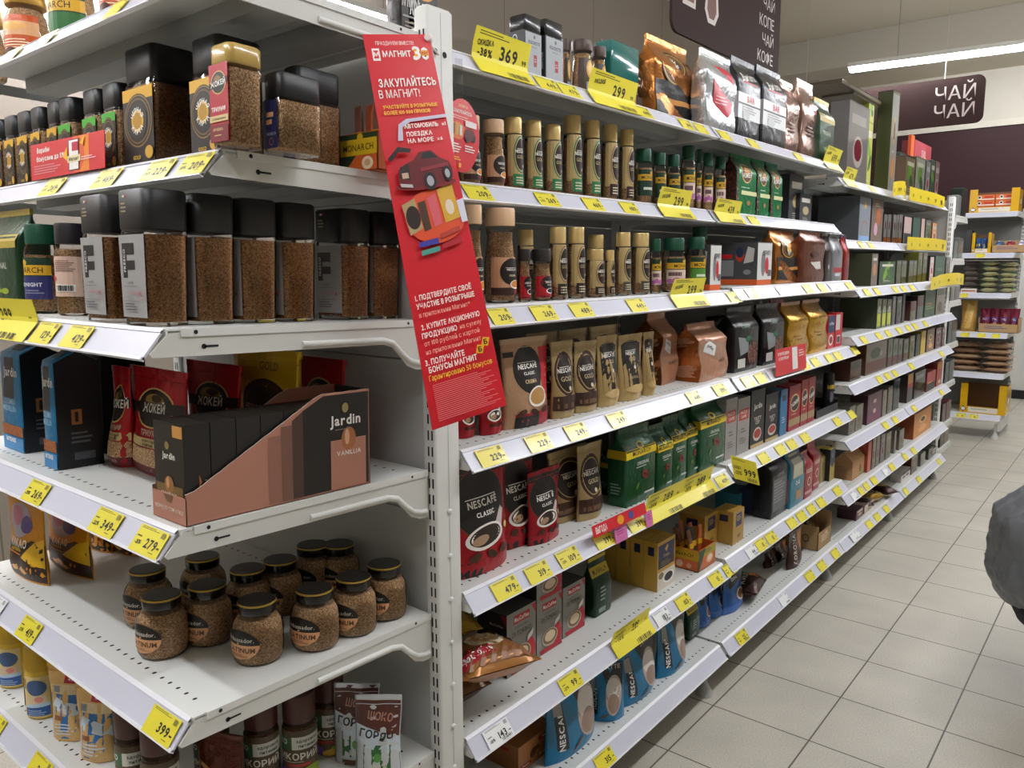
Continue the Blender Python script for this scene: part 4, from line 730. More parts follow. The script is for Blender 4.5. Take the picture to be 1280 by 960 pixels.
for a,b,t in((884.5,900.5,306),(945.5,963.5,306)): putG(3,B_DRIP,a,b,t,.025,'white, grey and orange drip coffee box',BXX,d=.15)
putG(3,G_KARTA,970,1000,288,.03,'crinkled black and gold foil bag',BG,d=.08)
putG(3,G_ROLL,1003,1029,283,.004,'brown foil bag with white sticker',BG,d=.05)
putG(3,G_DARKB,1030,1038,288,.004,'dark brown folded coffee bag',BG,d=.05)
putG(3,G_GREYB,1040,1052,284,.002,'grey coffee bag with red stripe',BG,d=.05)
putG(3,G_REDB,1054,1065,289,.004,'dark red and violet bag',BG,d=.05)
# --- fourth shelf
for a,b in((578,600),(603,629)): putG(4,P_CLASSIC,a,b,0,.06 if a<590 else .04,'small red coffee pouch under the red banner',PO,h=.13,d=.045,ph=a*1.)
putG(4,P_CREMA,633,691,424,.03,'rose-gold coffee pouch with red edge and cup',PO,d=.06)
for i,(a,b,t) in enumerate(((693,721,428),(721.5,750,428))): putG(4,P_GOLD,a,b,t,.025,'gold coffee pouch with dark oval',PO,d=.05,ph=i*2.)
for i,(a,b,t) in enumerate(((751,777,421),(778,808,419),(811,824,416))): putG(4,P_BAR,a,b,t,.025,'gold coffee pouch with black picture panel',PO,d=.05,ph=i*1.7)
for i,(a,b) in enumerate(((668,705),(707,742),(744,778))): putG(4,P_GOLD,a,b,0,.16,'shaded gold pouch behind the front row',PO,h=.2,d=.05,ph=i+.5)
putG(4,G_COPPER,826,846,392,.1,'dull copper coffee bag behind gold pouches',BG,d=.11)
putG(4,G_COPPER,874,908,404,.03,'copper foil coffee bag with white sticker',BG,d=.11)
putG(4,G_NAVY,893,912,395,.17,'navy coffee bag behind the copper bag',BG,d=.07)
for a,b,t in((917,947,384),(953,979,380)): putG(4,G_BEANB,a,b,t,.03,'black coffee bag with silver patch and beans',BG,d=.075)
putG(4,G_RED,968,984,375,.14,'dark red bag behind gold foil bags',BG,d=.06)
for a,b,t in((986,1009,378),(1012,1033,375)): putG(4,G_GOLDF,a,b,t,.025,'crumpled gold foil coffee bag',BG,d=.09)
putG(4,B_RW,1034,1042,394,.03,'narrow red and blue coffee box',BXX,d=.06); putG(4,B_WR,1043,1053,391,.03,'red coffee box with white panel',BXX,d=.06)
# --- fifth shelf
putG(5,P_CLASSIC,577,649,574,.025,'largest red and black coffee pouch',PO,d=.08)
putG(5,P_CLASSIC,633,676,566,.072,'middle-sized red and black coffee pouch',PO,d=.05,ph=1.)
putG(5,P_CLASSIC,668,707,588,.04,'smallest red and black coffee pouch',PO,d=.045,ph=2.)
putG(5,P_GOLD,694,741,562,.09,'large gold coffee pouch beside the red pouches',PO,d=.05,ph=.4)
putG(5,P_GOLD,730,760,556,.05,'large gold coffee pouch beside the green bags',PO,d=.05,ph=1.4)
for a,b,t,s in((782,819,534,.03),(822,840.5,532,.03),(839,858,521,.04),(858.5,873,514,.04),(874.5,907,503,.03)): putG(5,G_MON,a,b,t,s,'dark green coffee bag with yellow band',BG,d=.08 if b>830 else .065)
for a,b,t in((764,780,563),(812,824,548)): putG(5,G_MON,a,b,t,.13,'shaded green bag behind the front row',BG,d=.06)
for a,b,t in((905.5,919.5,501),(920.5,935.5,500)): putG(5,B_PIA,a,b,t,.03,'grey coffee box with red-brown panel',BXX,d=.07)
putG(5,B_CAP,937,954,490,.03,'black coffee box with a white cup',BXX,d=.07); putG(5,B_CAP,955.5,972.5,494,.03,'black and red coffee box with a cup',BXX,d=.06)
putG(5,B_BLU,973.5,982.5,490,.025,'narrow blue coffee box',BXX,d=.06)
for a,b,t in((985,999,484),(1000,1008.5,477),(1009,1017,474)): putG(5,B_JOK,a,b,t,.03,'dark red coffee box with oval badge',BXX,d=.06)
def display_tray(w,h,d,**k):
    b=MB(); b.box(-w/2,-d/2,0,w/2,d/2,.004,'1b1b1e'); 
    for x0,x1,y0,y1,z in((-w/2,w/2,-d/2,-d/2+.003,h),(-w/2,w/2,d/2-.003,d/2,h*2.4),(-w/2,-w/2+.003,-d/2,d/2,h*1.4),(w/2-.003,w/2,-d/2,d/2,h*1.4)): b.box(x0,y0,.004,x1,y1,z,'1b1b1e')
    return Proto('display_tray',b.mesh('display_tray'))
putG(5,display_tray,1020,1057,500,.03,'open black display tray',BXX,h=.035,d=.13)
def can_by(w,h,d): return b_can('coffee_can',w/2,h,'1c1b1d','17171a',h*.3,[('r',-1,.82,1,.98,'c9a818'),('r',-.6,.3,-.2,.7,'6a6478'),('e',.3,.4,.2,.12,'c9b020'),('r',0,.1,.9,.16,'b8b8a8')])
putG(5,can_by,1030,1044,468,.045,'black can with yellow band in the tray','can',rnd_=True,dz=.005)
# --- sixth shelf
bm=[putG(6,B_MAC,634,670,761,.085,'grey cappuccino box',BXX,d=.1),putG(6,B_MAC,671,702.5,747,.09,'grey cappuccino box',BXX,d=.1),putG(6,B_MAC,703.5,731,729,.1,'grey cappuccino box',BXX,d=.1)]
_,W1,D1,H1=ALL[-2]; o1=bm[1]; H2=min(H1,GF[5].z-.05-o1.location.z-H1-.003); t=B_MAC(w=round(W1-.001,3),h=round(H2,3),d=round(D1-.001,3)).place((o1.location.x,o1.location.y,o1.location.z+H1+.001),o1.rotation_euler); reg(t,'grey cappuccino box stacked on another',BXX,"nearest bay's sixth shelf",0)
def pillow(w,h,d,c='*a8713a',des=D_3IN1):
    """pillow pack lying flat: w across, d deep, h thick"""
    n=12; b=MB(); T=lambda u,v:h/2*max(0,(1-abs(2*u/w)**3)*(1-abs(2*v/d)**3))**.6+.0012
    def wob(u,v): return .003*math.sin(40*u+9*v)*math.sin(31*v)
    for sg in(1,-1):
        vs=[(w*(-.5+i/n),d*(-.5+j/n),.0015+h/2+sg*T(w*(-.5+i/n),d*(-.5+j/n))+(wob(i/n,j/n) if sg>0 else 0)) for j in range(n+1) for i in range(n+1)]
        b.add(vs,[(j*(n+1)+i,j*(n+1)+i+1,(j+1)*(n+1)+i+1,(j+1)*(n+1)+i)[::sg] for j in range(n) for i in range(n)],c,True)
    Dec(b,lambda u,v,o:(u,v-d/2,.0015+h/2+T(u,v-d/2)+wob(u/w+.5,v/d)+o+.0008),w/2,d,.015).draw(des)
    ps=[]
    for e in(-1,1): q=MB(); q.box(e*w/2-.012,-d/2*.97,h/2-.0015,e*w/2+.012,d/2*.97,h/2+.0015,c); ps.append(('end_seal',q.mesh('end_seal'),[]))
    return Proto('sachet_bag',b.mesh('sachet_bag'),ps)
def lay(fn,p,rot,desc,cat,place,order,**k):
    p=(p[0],p[1],p[2]+.007)
    o=fn(**k).place(p,rot); reg(o,desc,cat,place,order); return o
lay(pillow,(-1.155,1.30,.575),(math.radians(-3),math.radians(6),math.radians(78)),'brown and cream sachet bag lying over the shelf edge','bag',"nearest bay's sixth shelf",.1,w=.2,h=.075,d=.17)
lay(pillow,(-1.27,1.265,.655),(math.radians(4),math.radians(2),math.radians(70)),'yellow sachet bag lying behind on top','bag',"nearest bay's sixth shelf",.2,w=.15,h=.055,d=.15,c='*b3922a',des=[('r',-.7,.3,.7,.55,'8a2430'),('t','MacCoffee',0,.42,.12,W_,dict(wmax=1.2)),('e',-.2,.75,.3,.12,'d8c090')])
lay(pillow,(-1.25,1.27,.49),(0,0,math.radians(80)),'brown sachet bag at the bottom of the pile','bag',"nearest bay's sixth shelf",.3,w=.15,h=.075,d=.15,c='*6a4a28',des=[('r',-.7,.3,.7,.55,'8a2430')])
putG(6,G_SMALL,744,765,697,.1,'lone small dark green bag',BG,d=.06)
t0=putG(6,B_TCH,821,843,674,.05,'gold coffee box with blue panel, front of its file',BXX,d=.05); _,W1,D1,H1=ALL[-1]
for i in range(1,5):
    o=B_TCH(w=round(W1-.001,3),h=round(H1,3),d=round(D1-.001,3)).place((t0.location.x-.0515*i,t0.location.y+.002*(i%2),t0.location.z),(0,0,math.pi/2)); reg(o,'gold coffee box filed behind the front one',BXX,"nearest bay's sixth shelf",i,'from the front')
def monarch_box(w,h,d):
    b=MB(); t=.0025
    for x0,x1,y0,y1,z in((-w/2,w/2,-d/2,-d/2+t,h),(-w/2,w/2,d/2-t,d/2,h*1.15),(-w/2,-w/2+t,-d/2,d/2,h),(w/2-t,w/2,-d/2,d/2,h)): b.box(x0,y0,0,x1,y1,z,'c9662e')
    b.box(-w/2,-d/2,0,w/2,d/2,t,'c9662e'); sp=[('r',-1,.5,1,.98,'c49a1c'),('t','MONARCH',0,.72,.16,'2a200c',dict(wmax=1.5,bold=0)),('e',-.6,.22,.14,.12,'d8a080'),('e',-.1,.25,.2,.17,'e0b898'),('e',.45,.22,.14,.12,'d8a080')]
    Dec(b,face_l(w,d),d/2,h,1).draw(sp); Dec(b,flat(-d/2),w/2,h,1).draw([('r',-1,.6,1,.98,'a8982a'),('p',[(-1,.98),(-.2,.98),(-.9,0),(-1,0)],'2f4a2a'),('e',.3,.4,.4,.22,'e0b48a'),('e',.3,.42,.26,.14,'f0dcc0'),('l',-.3,.6,.9,.1,2,'6a5a20')])
    parts=[]
    return Proto('display_box',b.mesh('display_box'),parts)
mb_=putG(6,monarch_box,873,894,700,.02,'orange open display box of coffee sticks',BXX,d=.13,h=.075)
def stick(h,c): 
    b=MB(); b.rr([(.02,.0012,.0005,0),(.02,.009,.004,h*.12),(.02,.008,.0035,h*.85),(.02,.0012,.0005,h)],c,2); b.box(-.0101,-.0049,h*.45,.0101,.0049,h*.6,'d9a826'); return Proto('coffee_stick',b.mesh('coffee_stick'))
STK=[stick(.12,'8a5a44'),stick(.12,'b5562a'),stick(.12,'4a4640')]
for i in range(9):
    j=i%3; y=mb_.location.y-.018+.0175*j; x=mb_.location.x-.04+.032*(i//3)
    o=STK[(i*2)%3].place((x,y,mb_.location.z+.008+.004*(i%3)),(math.radians(-4-3*(i%4)),math.radians(6*(i%3)-5),math.radians(80))); reg(o,'coffee stick in the orange display box','sachet',"middle bay's sixth shelf" if y>2.52 else "nearest bay's sixth shelf",y+.1*x,'counted along the box')
putG(6,B_GOLD,915.5,929,640,.03,'standing gold coffee box with torn top flap',BXX,d=.075); putG(6,B_GOLD,880,896.5,645,.09,'gold coffee box behind the orange display box',BXX,d=.1)
putG(6,B_TEALB,921,939.5,616,.16,'teal coffee box in the shade',BXX,d=.1); putG(6,B_NAVY,944,959,612,.1,'navy coffee box leaning beside the teal box',BXX,d=.07)
putG(6,G_BLK2,963,984,570,.03,'black coffee bag with grey print panel',BG,d=.08); putG(6,G_TEAL,987,1004.5,562,.02,'teal coffee bag with pale grey top',BG,d=.07)
for a,b,t,s in((1004.5,1015,568,.02),(1015,1024,556,.035)): putG(6,G_RED,a,b,t,s,'dark red coffee bag with white cup',BG,d=.07)
putG(6,G_BEIGE,1024.5,1031,562,.05,'beige coffee bag beside the red bags',BG,d=.07); putG(6,B_GN,1035,1048.5,562,.03,'box half navy and half gold',BXX,d=.07)
# --- bottom shelf
putG(7,B_ORB,648,692.5,919,.1,'orange-brown coffee box with red badges',BXX,d=.13)
for i,(a,b,t,s) in enumerate(((694,756,838,.03),(785,830,799,.025),(828,863,764,.02))): putG(7,P_LATTE,a,b,t,s,'blue and grey latte pouch',PO,d=.075,ph=i*1.3)
putG(7,P_LATTE,755,785,826,.035,'blue latte pouch turned sideways',PO,d=.075,rot=-48,w=.12,ph=.7)
putG(7,G_SMALL,862,875,752,.09,'small green bag behind the latte pouches',BG,d=.05)
for i,(a,b,t,s) in enumerate(((878,892,737,.09),(893,909,724,.09),(911,935,711,.06))): putG(7,P_BLUE,a,b,t,s,'blue coffee pouch with brown cup',PO,d=.06,ph=i*1.1)
lay(pillow,(-1.40,2.86,.195),(math.radians(4),math.radians(-3),math.radians(50)),'dark brown cocoa pouch slumped beside the blue pouches','pouch',"middle bay's bottom shelf",0,w=.2,h=.085,d=.15,c='*3a2018',des=[('t','KORONA',-.1,.5,.2,'dcd0c6',dict(wmax=1.4)),('e',.6,.4,.25,.2,'8a8480')])
lay(pillow,(-1.2,2.965,.195),(math.radians(-2),math.radians(2),math.radians(100)),'dark brown cocoa pouch lying at the shelf edge','pouch',"middle bay's bottom shelf",1,w=.17,h=.075,d=.14,c='*3a2018',des=[('t','KORONA',-.1,.5,.2,'dcd0c6',dict(wmax=1.4)),('e',.4,.3,.25,.15,'d98a3a')])
for i,(a,b,t,s) in enumerate(((962,975,690,.12),(974,988,678,.11),(990,1006.5,664,.035))): putG(7,P_KORO,a,b,t,s,'dark brown cocoa pouch with orange picture, standing',PO,d=.05,ph=i*1.)
def craft_box(w,h,d):
    b=MB(); t=.003; m='%b08d62'
    for x0,x1,y0,y1,z in((-w/2,w/2,-d/2,-d/2+t,h*.55),(-w/2,w/2,d/2-t,d/2,h),(-w/2,-w/2+t,-d/2,d/2,h*.78),(w/2-t,w/2,-d/2,d/2,h)): b.box(x0,y0,0,x1,y1,z,m)
    b.box(-w/2,-d/2,0,w/2,d/2,t,m); D=Dec(b,face_l(w,d),d/2,h,1)
    for r0,q in((.12,0),(.12,.3)): D.ell(-.3+q*2,.36,r0*1.6,.13,'3a2a1c',r0=.78)
    D2=Dec(b,flat(-d/2),w/2,h,1); D2.draw([('l',-.5,.8,.42,.06,4,'d9cbb4'),('t','чай',.2,.46,.1,'e4d8c4',dict(wmax=.5))]); return Proto('display_box',b.mesh('display_box'))
cb=putG(7,craft_box,1022,1052,640,.03,'open kraft display box with a bicycle print',BXX,d=.17,h=.15)
def flatpk(w,h,d,c='*a8923a'): return b_pouch('tea_sachet',w,h,d,c,[('r',-.6,.3,.6,.6,'8a7428')],None,0,zip_=False)
for i in range(4):
    o=flatpk(.1,.15,.02,c=('*a8923a','*4a2a2a','*b09a4a','*5a4020')[i]).place((cb.location.x-.055+.033*i,cb.location.y+.0,cb.location.z+.012),(math.radians(-6-4*i),0,math.pi/2)); reg(o,('olive tea sachet','dark red tea sachet','golden tea sachet','brown tea sachet')[i]+' standing in the kraft display box','sachet',"middle bay's bottom shelf",i)
# --- tea bays: (left px, right px, top px of the front, colour, front panel, design, side, wrap, depth)
SIL='b9bab6'
TEA={1:[(1057,1082,131,'8d8683','9a9490',D_CUP,'7a7672',1,.09,'grey wrapped tea box with red cup'),
 (1109,1124.5,118,'565a34','a9a8a0',D_EMB,'4f5426',1,.075,'tall olive tea box with silver front'),
 (1130,1141.5,197,'4a5a2a','7d6a4a',D_LEAF,'8a6a48',1,.1,'leafy green box with brown base'),(1142.5,1154,198,'6a7a3a','a3a89a',D_LEAF,'8a6a48',1,.08,'pale green leafy tea box'),
 (1155,1160.5,202,'6b6c6a','8e8e8a',D_CUP,'5a5a58',1,.08,'grey tea box with white picture'),(1161,1166,201,'2f4a3a','2f5040',D_LEAF,'2a3f32',1,.08,'dark green wrapped tea box'),(1166.5,1171.5,203,'6a3a3a','8a6a66',D_CUP,'5a3434',1,.08,'maroon wrapped tea box')],
2:[(1072,1086.5,242,'3a3c40','7a8490',[('e',0,.25,.6,.22,'a8786a',dict(r0=.8)),('e',0,.8,.2,.08,'d8a850'),('r',-.9,.02,.9,.12,'8ab0d8')],'46484c',0,.21,'tall dark tea box with a ring picture'),
 (1087.5,1102,241,'4a4038','6a5548',[('e',.2,.6,.4,.2,'b8683a'),('e',-.2,.3,.3,.15,'d8a8c0'),('l',-.5,.5,.9,.05,2,'d8c8b0')],'3a3430',0,.2,'tall brown tea box with orange leaves'),
 *[(1103.5+4.7*i,1107.8+4.7*i,268,'8a8884','b9b6b0',[('r',-.9,.02,.9,.2,'c8683a'),('e',0,.6,.4,.15,'8a5a4a')],'6a6866',1,.07,'slim pale tea box with orange base') for i in range(5)],
 (1128.5,1138,271,'20242a','c8a8a0',[('r',-.9,.02,.9,.4,'26303a')],'1a1c20',0,.08,'black tea box with a pink front'),(1139.5,1149,272,'20362e','24463a',(),'1c2c26',0,.08,'bottle-green plain tea box'),(1150,1154.5,273,'3a3430','c9a8a0',(),'2a2624',0,.07,'narrow pink tea box'),(1155.5,1162.5,275,'6a706c','8a938c',D_LEAF,'5a5f5c',1,.07,'grey-green tea box'),(1164,1172,279,'c8703a','d8a060',D_CUP,'8a4a2a',0,.06,'orange fruit tea box')],
3:[(1088,1096,317,'2a2c22','6a5a50',[('e',0,.5,.5,.2,'c8885a'),('r',-.6,.78,.6,.86,'d8d8d0')],'33361f',0,.19,'big dark olive tea box'),
 (1098,1118,327,'17241a','1c3a20',D_LEAF,'141a14',0,.08,'dark green tea box with bright leaf'),
 *[(1119.5+6.4*i,1125.3+6.4*i,326,'8a8f6a','b4b89a',[('p',[(-.6,.1),(.6,.9),(.9,.5)],'c0c830'),('r',-.8,.85,.8,.95,'d8d8d0')],'6a7048',1,.07,'pale tea box with lime leaf') for i in range(4)],
 (1146,1151,315,'a8a838','b8b85a',D_LEAF,'8a8a2a',1,.08,'tall lime yellow tea box'),(1152,1157,316,'8a8438','a8a260',D_LEAF,'6a662a',1,.08,'tall olive yellow tea box'),
 (1161,1166,321,'20201e','c8a8a8',D_CUP,'1a1a18',0,.07,'narrow dark tea box with rose picture'),(1167.5,1180,320,'24302a','2c4a3a',[('l',-.7,.7,.5,.06,2,'8a9a8a')],'1c2420',0,.08,'dark green oblong tea box'),(1181,1187,322,'8a8d8a','b8bab6',D_BOX,'6a6c6a',1,.07,'silver wrapped tea box')],
4:[*[(1095+6.3*i,1100.7+6.3*i,374,'4a5038','6a7058',[('r',-.7,.08,.7,.5,'c0c830'),('e',0,.7,.3,.06,'e0e0d0'),('l',-.5,.5,.62,.05,2,'d0d0c0')],'2f3620',0,.19,'dark olive tea box with lime panel') for i in range(3)],
 (1114,1118,371,'a8a4b8','b8b2c4',D_BOX,'8a8698',1,.08,'narrow lilac tea box'),(1119.5,1125.5,371,'6a5a78','8a7890',D_LEAF,'4a4058',1,.08,'violet tea box'),(1127,1132.5,368,'1c1c1a','2a2c22',(),'181816',0,.1,'black oblong tea box'),
 (1137,1144,377,'8a7a6a','b0a880',[('r',-.9,.5,.9,.98,'b04a5a'),('p',[(-.6,.1),(.3,.45),(.6,.2)],'c0c83a')],'7a4a4a',1,.08,'pink and lime fruit tea box'),(1145.5,1153,370,'6f7478','8a8f92',[('r',-.95,.55,.95,.98,'9a3a4a')],'5a4a50',1,.09,'grey and raspberry tea box'),
 (1155,1168,362,'26382a','2c4630',[('l',-.8,.8,.5,.1,1,'b0702a'),('l',-.8,.8,.4,.08,2,'8a9a5a')],'2a4020',0,.09,'large dark green tea box with gold print'),(1169,1180,361,'c8bba8','d0c4b0',[('e',-.1,.3,.5,.2,'8a5a3a'),('r',-.9,.75,.9,.98,'5a7a2a')],'4a6a2a',1,.09,'cream tea box with green top')],
5:[(1062,1075.5,451,'7a4a34','8a5238',[('r',-.9,.6,.9,.95,'4a5a2a'),('e',.2,.3,.4,.14,'b8784a')],'6a3a2a',1,.09,'rust and green tea box'),
 (1081,1107,428,'a8785a','b9a890',[('r',-.95,.03,.95,.4,'b0502a'),('e',-.1,.65,.5,.18,'4f6a30'),('e',.45,.6,.14,.09,'e8e0d0')],'8a5a40',1,.1,'wide pale tea box with orange base'),
 *[(1108.5+6.6*i,1114.4+6.6*i,424,'8a8a78','9fa290',[('r',-.95,.03,.95,.36,'a8463a'),('e',0,.65,.5,.16,'5f7a3a')],'7a6a58',1,.07,'slim green and red tea box') for i in range(4)],
 (1136,1142,420,'a89a5a','b8a860',D_LEAF,'8a7a3a',1,.08,'slim mustard tea box'),(1144,1149,418,'22241e','2a3020',(),'1c1e18',0,.09,'dark slim tea box'),(1150,1156,414,'b8982a','c8a838',(),'8a7020',0,.08,'plain yellow tea box'),(1157.5,1167,411,'5a4438','7a5f50',D_EMB,'4a362c',0,.08,'brown tea box with small picture'),(1168.5,1175.5,410,'7a2a30','9a3038',D_CUP,'5a2024',1,.07,'red wrapped tea box'),(1176.5,1183.5,409,'8a2a30','a03440',D_CUP,'5a2024',1,.07,'red wrapped tea box')],
6:[(1060,1068,508,'c9c6bc','d8d5ca',D_BOX,'b0ada2',1,.13,'white wrapped tea box'),(1069,1077.5,506,'c9c6bc','d5d2c4',D_BOX,'b0ada2',1,.13,'white wrapped tea box'),
 (1083,1101,491,'4a2434','4f2838',[('e',0,.72,.22,.07,'c8a8a0'),('e',0,.38,.2,.08,'d8a898'),('r',-.95,.02,.95,.28,'7a3a5a')],'3a1c28',0,.09,'deep maroon tea box'),
 (1102,1107,488,'c8c4c0','dcd8d4',[('l',-.4,.4,.8,.08,3,'3a3a3a')],'9a948e',1,.08,'narrow white tea box with black print'),(1108.5,1114.5,483,'b0aca2','c4c0b6',D_BOX,'8a867e',1,.08,'narrow stone-grey tea box'),
 (1115.5,1129,473,'5f6c78','74828e',[('r',-.3,.3,.3,.8,'8a9098'),('e',0,.7,.4,.1,'3a5a7a'),('l',-.7,.7,.2,.04,3,'a8b0a0')],'4a545e',1,.09,'blue-grey tea box with small print'),
 (1133,1140,467,'2a2220','32282a',[('r',-.95,.65,.95,.98,'b88a2a'),('r',-.95,.5,.95,.65,'a02a2a')],'221c1a',0,.08,'black tea box with red and yellow top'),(1142,1155,464,'6f675e','857c70',D_BOX,'5a544c',1,.09,'grey-brown wrapped tea box'),
 (1157.5,1168.5,464,'8a2426','a02c2c',[('r',-.95,.02,.95,.4,'2a2422'),('l',-.7,.7,.45,.1,1,'d8b060')],'5a1a1c',0,.08,'red and black tea box'),(1170,1186,450,'8a2c24','9a3428',[('r',-.95,.7,.95,.98,'c87a2a'),('r',-.3,.1,.5,.24,'d8c8b0')],'7a2a22',0,.08,'large brick-red tea box')],
7:[(1083.5,1088,552,'b0442e','b8482e',(),'a03c28',0,.1,'narrow orange-red tea box'),*[(1089+5*i,1093.3+5*i,545,'c0a898','d0bcaa',D_CUP,'a89080',1,.07,'slim pinkish tea box') for i in range(2)],
 (1099.5,1105,543,'9a8a90','b09aa4',D_CUP,'84747a',1,.08,'slim mauve tea box'),(1106,1112.5,541,'b0a080','c0b090',D_BOX,'8e8068',1,.08,'slim beige tea box'),
 (1117,1121.5,538,'c8c2b4','ddd8cc',(),'a8a294',1,.12,'cream framed tea box'),(1123,1129,537,'b8b0a2','cfc8ba',D_BOX,'989084',1,.12,'cream tea box with small print'),
 (1141,1163,512,'9a4f1c','c87828',D_EMB,'84380f',0,.13,'large orange tea box with round emblem')],
8:[(1070,1079,636,'4a2030','502434',D_BOX,'3c1a26',0,.1,'purple tea box'),(1080,1092,628,'b09a8c','c4aa9a',D_BOX,'4a2030',0,.1,'purple-sided tea box with pink front'),
 (1126,1137.5,588,'cfc8c0','dcd6ce',[('r',-1,.68,1,1,'3a2a40'),('r',-.7,.3,-.1,.55,'6a5a60'),('r',.1,.3,.7,.55,'6a5a60')],'b8b0a8',0,.06,'small white box with purple lid'),
 (1138,1146,566,'8a5a48','a08476',D_BOX,'7a2a20',1,.09,'brown and red tea box'),(1150,1156,566,'c8c4bc','dedad2',(),'b0aca4',1,.12,'white edged carton'),(1160,1166,560,'8a8a80','a09e92',D_LEAF,'6a6a62',1,.1,'sage tea box'),(1168,1175,556,'3a3a34','4a4a42',D_BOX,'2a2a26',0,.1,'dark tea carton')]}
for row,items in TEA.items():
    for a,b,t,c,fr,de,sd,film,dd,desc in items:
        putG(row,tb(c,fr,de,sd,1 if film else None),a,b,t,.025,desc,BXX,tea=True,d=dd)
def house(w,h,d):
    b=MB(); m='%b98d62'; hs=h*.68
    b.loft([[(-w/2,-d/2,0),(w/2,-d/2,0),(w/2,-d/2,hs),(w/2,0,h),(w/2,0,h),(-w/2,0,h),(-w/2,-d/2,hs)],[(-w/2,d/2,0),(w/2,d/2,0),(w/2,d/2,hs),(w/2,.002,h),(w/2,.002,h),(-w/2,.002,h),(-w/2,d/2,hs)]],m,False)
    D=Dec(b,flat(-d/2),w/2,hs,1); D.ell(.3,.45,.12,.22,'1c1410',r0=.1); D.poly([(-.2,0),(.9,.1),(.9,.35),(.1,.05)],'7a9a3a')
    D2=Dec(b,face_l(w,d),d/2,hs,1); D2.draw([('l',-.6,.6,.7,.1,4,'9a7450')]); return Proto('tea_box',b.mesh('tea_box'))
putG(7,house,1066,1081,562,.04,'house-shaped kraft tea box',BXX,tea=True,d=.1)
# stacked on the tea bay's top shelf
f1=TF[1]
def on_px(pl,pr,pt,pb,x,d,fn,desc,order,z=None,w=None):
    y0=gy(pl,x,2.15); y1=gy(pr,x,2.15) if w is None else y0+w; zb=gz(pb,x,y0) if z is None else z; zt=gz(pt,x,y0)
    o=fn(w=y1-y0,h=zt-zb,d=d).place((x-d/2,(y0+y1)/2,zb),(0,0,math.pi/2)); reg(o,desc,BXX,f"{bay_of((y0+y1)/2)}'s top shelf",order); return zt
zt=on_px(1083.5,1090,152,0,-1.29,.06,tb('a8b030','b4ba3a',D_LEAF,'9aa228'),'lower lime green box of the pair',51,z=f1.z+.001)
zt=on_px(1083.5,1090,121,0,-1.29,.06,tb('a8b030','b4ba3a',D_LEAF,'9aa228'),'upper lime green box of the pair',52,z=zt+.001)
zt=on_px(1064,1096,117,0,-1.285,.16,bx('6f6556',[('l',-.6,.6,.7,.2,2,'b0a890')],(),None,1),'wrapped brown carton lying under another',53,z=zt+.005)
zt=on_px(1049,1098,99,0,-1.27,.22,bx('7a6c58',[('l',-.6,.6,.7,.2,2,'b0a890')],(),None,1),'wrapped brown carton topmost on the lime boxes',54,z=zt+.009)
zt=on_px(1124,1156,190,0,-1.34,.1,tb('4a4c48','6a6c66',D_BOX,'5a5c58',1),'grey wrapped carton behind leafy boxes',60,z=f1.z+.0015)
z2=on_px(1141.5,1162,174,0,-1.345,.08,tb('a01c2c','a8202e',[('t','SVIL',.1,.4,.4,'e8d8d0',dict(wmax=1.0,bold=0))],'8a1824'),'crimson box with white letters on top',61,z=zt+.001)
on_px(1137,1141,168,0,-1.345,.02,bx('e8632a'),'small orange card standing beside the crimson box',62,z=zt+.001)
# packets lying on the lowest tea shelf
for i,(y,x,rz,c) in enumerate(((4.5,-1.2,20,'*3a1c1a'),(4.66,-1.17,75,'*b8902a'),(4.84,-1.16,-20,'*3a1c1a'),(4.72,-1.31,20,'*8a7a2a'))):
    lay(pillow,(x,y,.187),(0,0,math.radians(rz)),('dark red foil packet lying flat','yellow foil packet lying flat','dark red foil packet lying flat','olive foil packet lying flat')[i],'packet',"tea bay's lowest shelf",y,w=.15,h=.05,d=.09,c=c,des=[('e',0,.5,.4,.3,('c8a020','3a1c1a','c8a020','5a2a1a')[i])])
# --- end rack, top shelf
for a,b,c in((-32,8,0),(11,63,0),(66,120,1),(127,168,0)): putE('E',jar_orange,a,b,0,.03,('bulging jar with orange label and gold lid','bulging jar with green and gold label')[c],CF,rnd_=True,h=.165,c=c)
# --- second shelf
for a,b in((-13,5),(8,21),(24,38),(40.5,54),(61,75)): putE('D',jar_karta,a,b,0,.02,'narrow black-lidded jar with yellow-topped label',CF,h=.158,d=.045)
for a,b in((75.5,92),(105,124),(129,148.5)): putE('D',jar_karta,a,b,0,.02,'narrow black-lidded jar with green-topped label',CF,h=.158,d=.05,green=1)
putE('D',jar_karta,157,194.5,57,.02,'large black-lidded jar with gold label',CF,d=.088,big=1)
putE('D',jar_karta,239,275,72,.035,'large black-lidded jar behind the red jar',CF,d=.088,big=1,h=.19)
putE('D',jar_jokey,262,289,54,-.012,'gold-lidded jar with red label at the corner',CF,d=.062,dz=.0)
putE('D',jar_blue,327,350,90,.06,'black-lidded jar with dark blue label',CF,d=.085); putE('D',jar_blue,352,372,95,.165,'black-lidded jar with blue label, further back',CF,d=.1,h=.165)
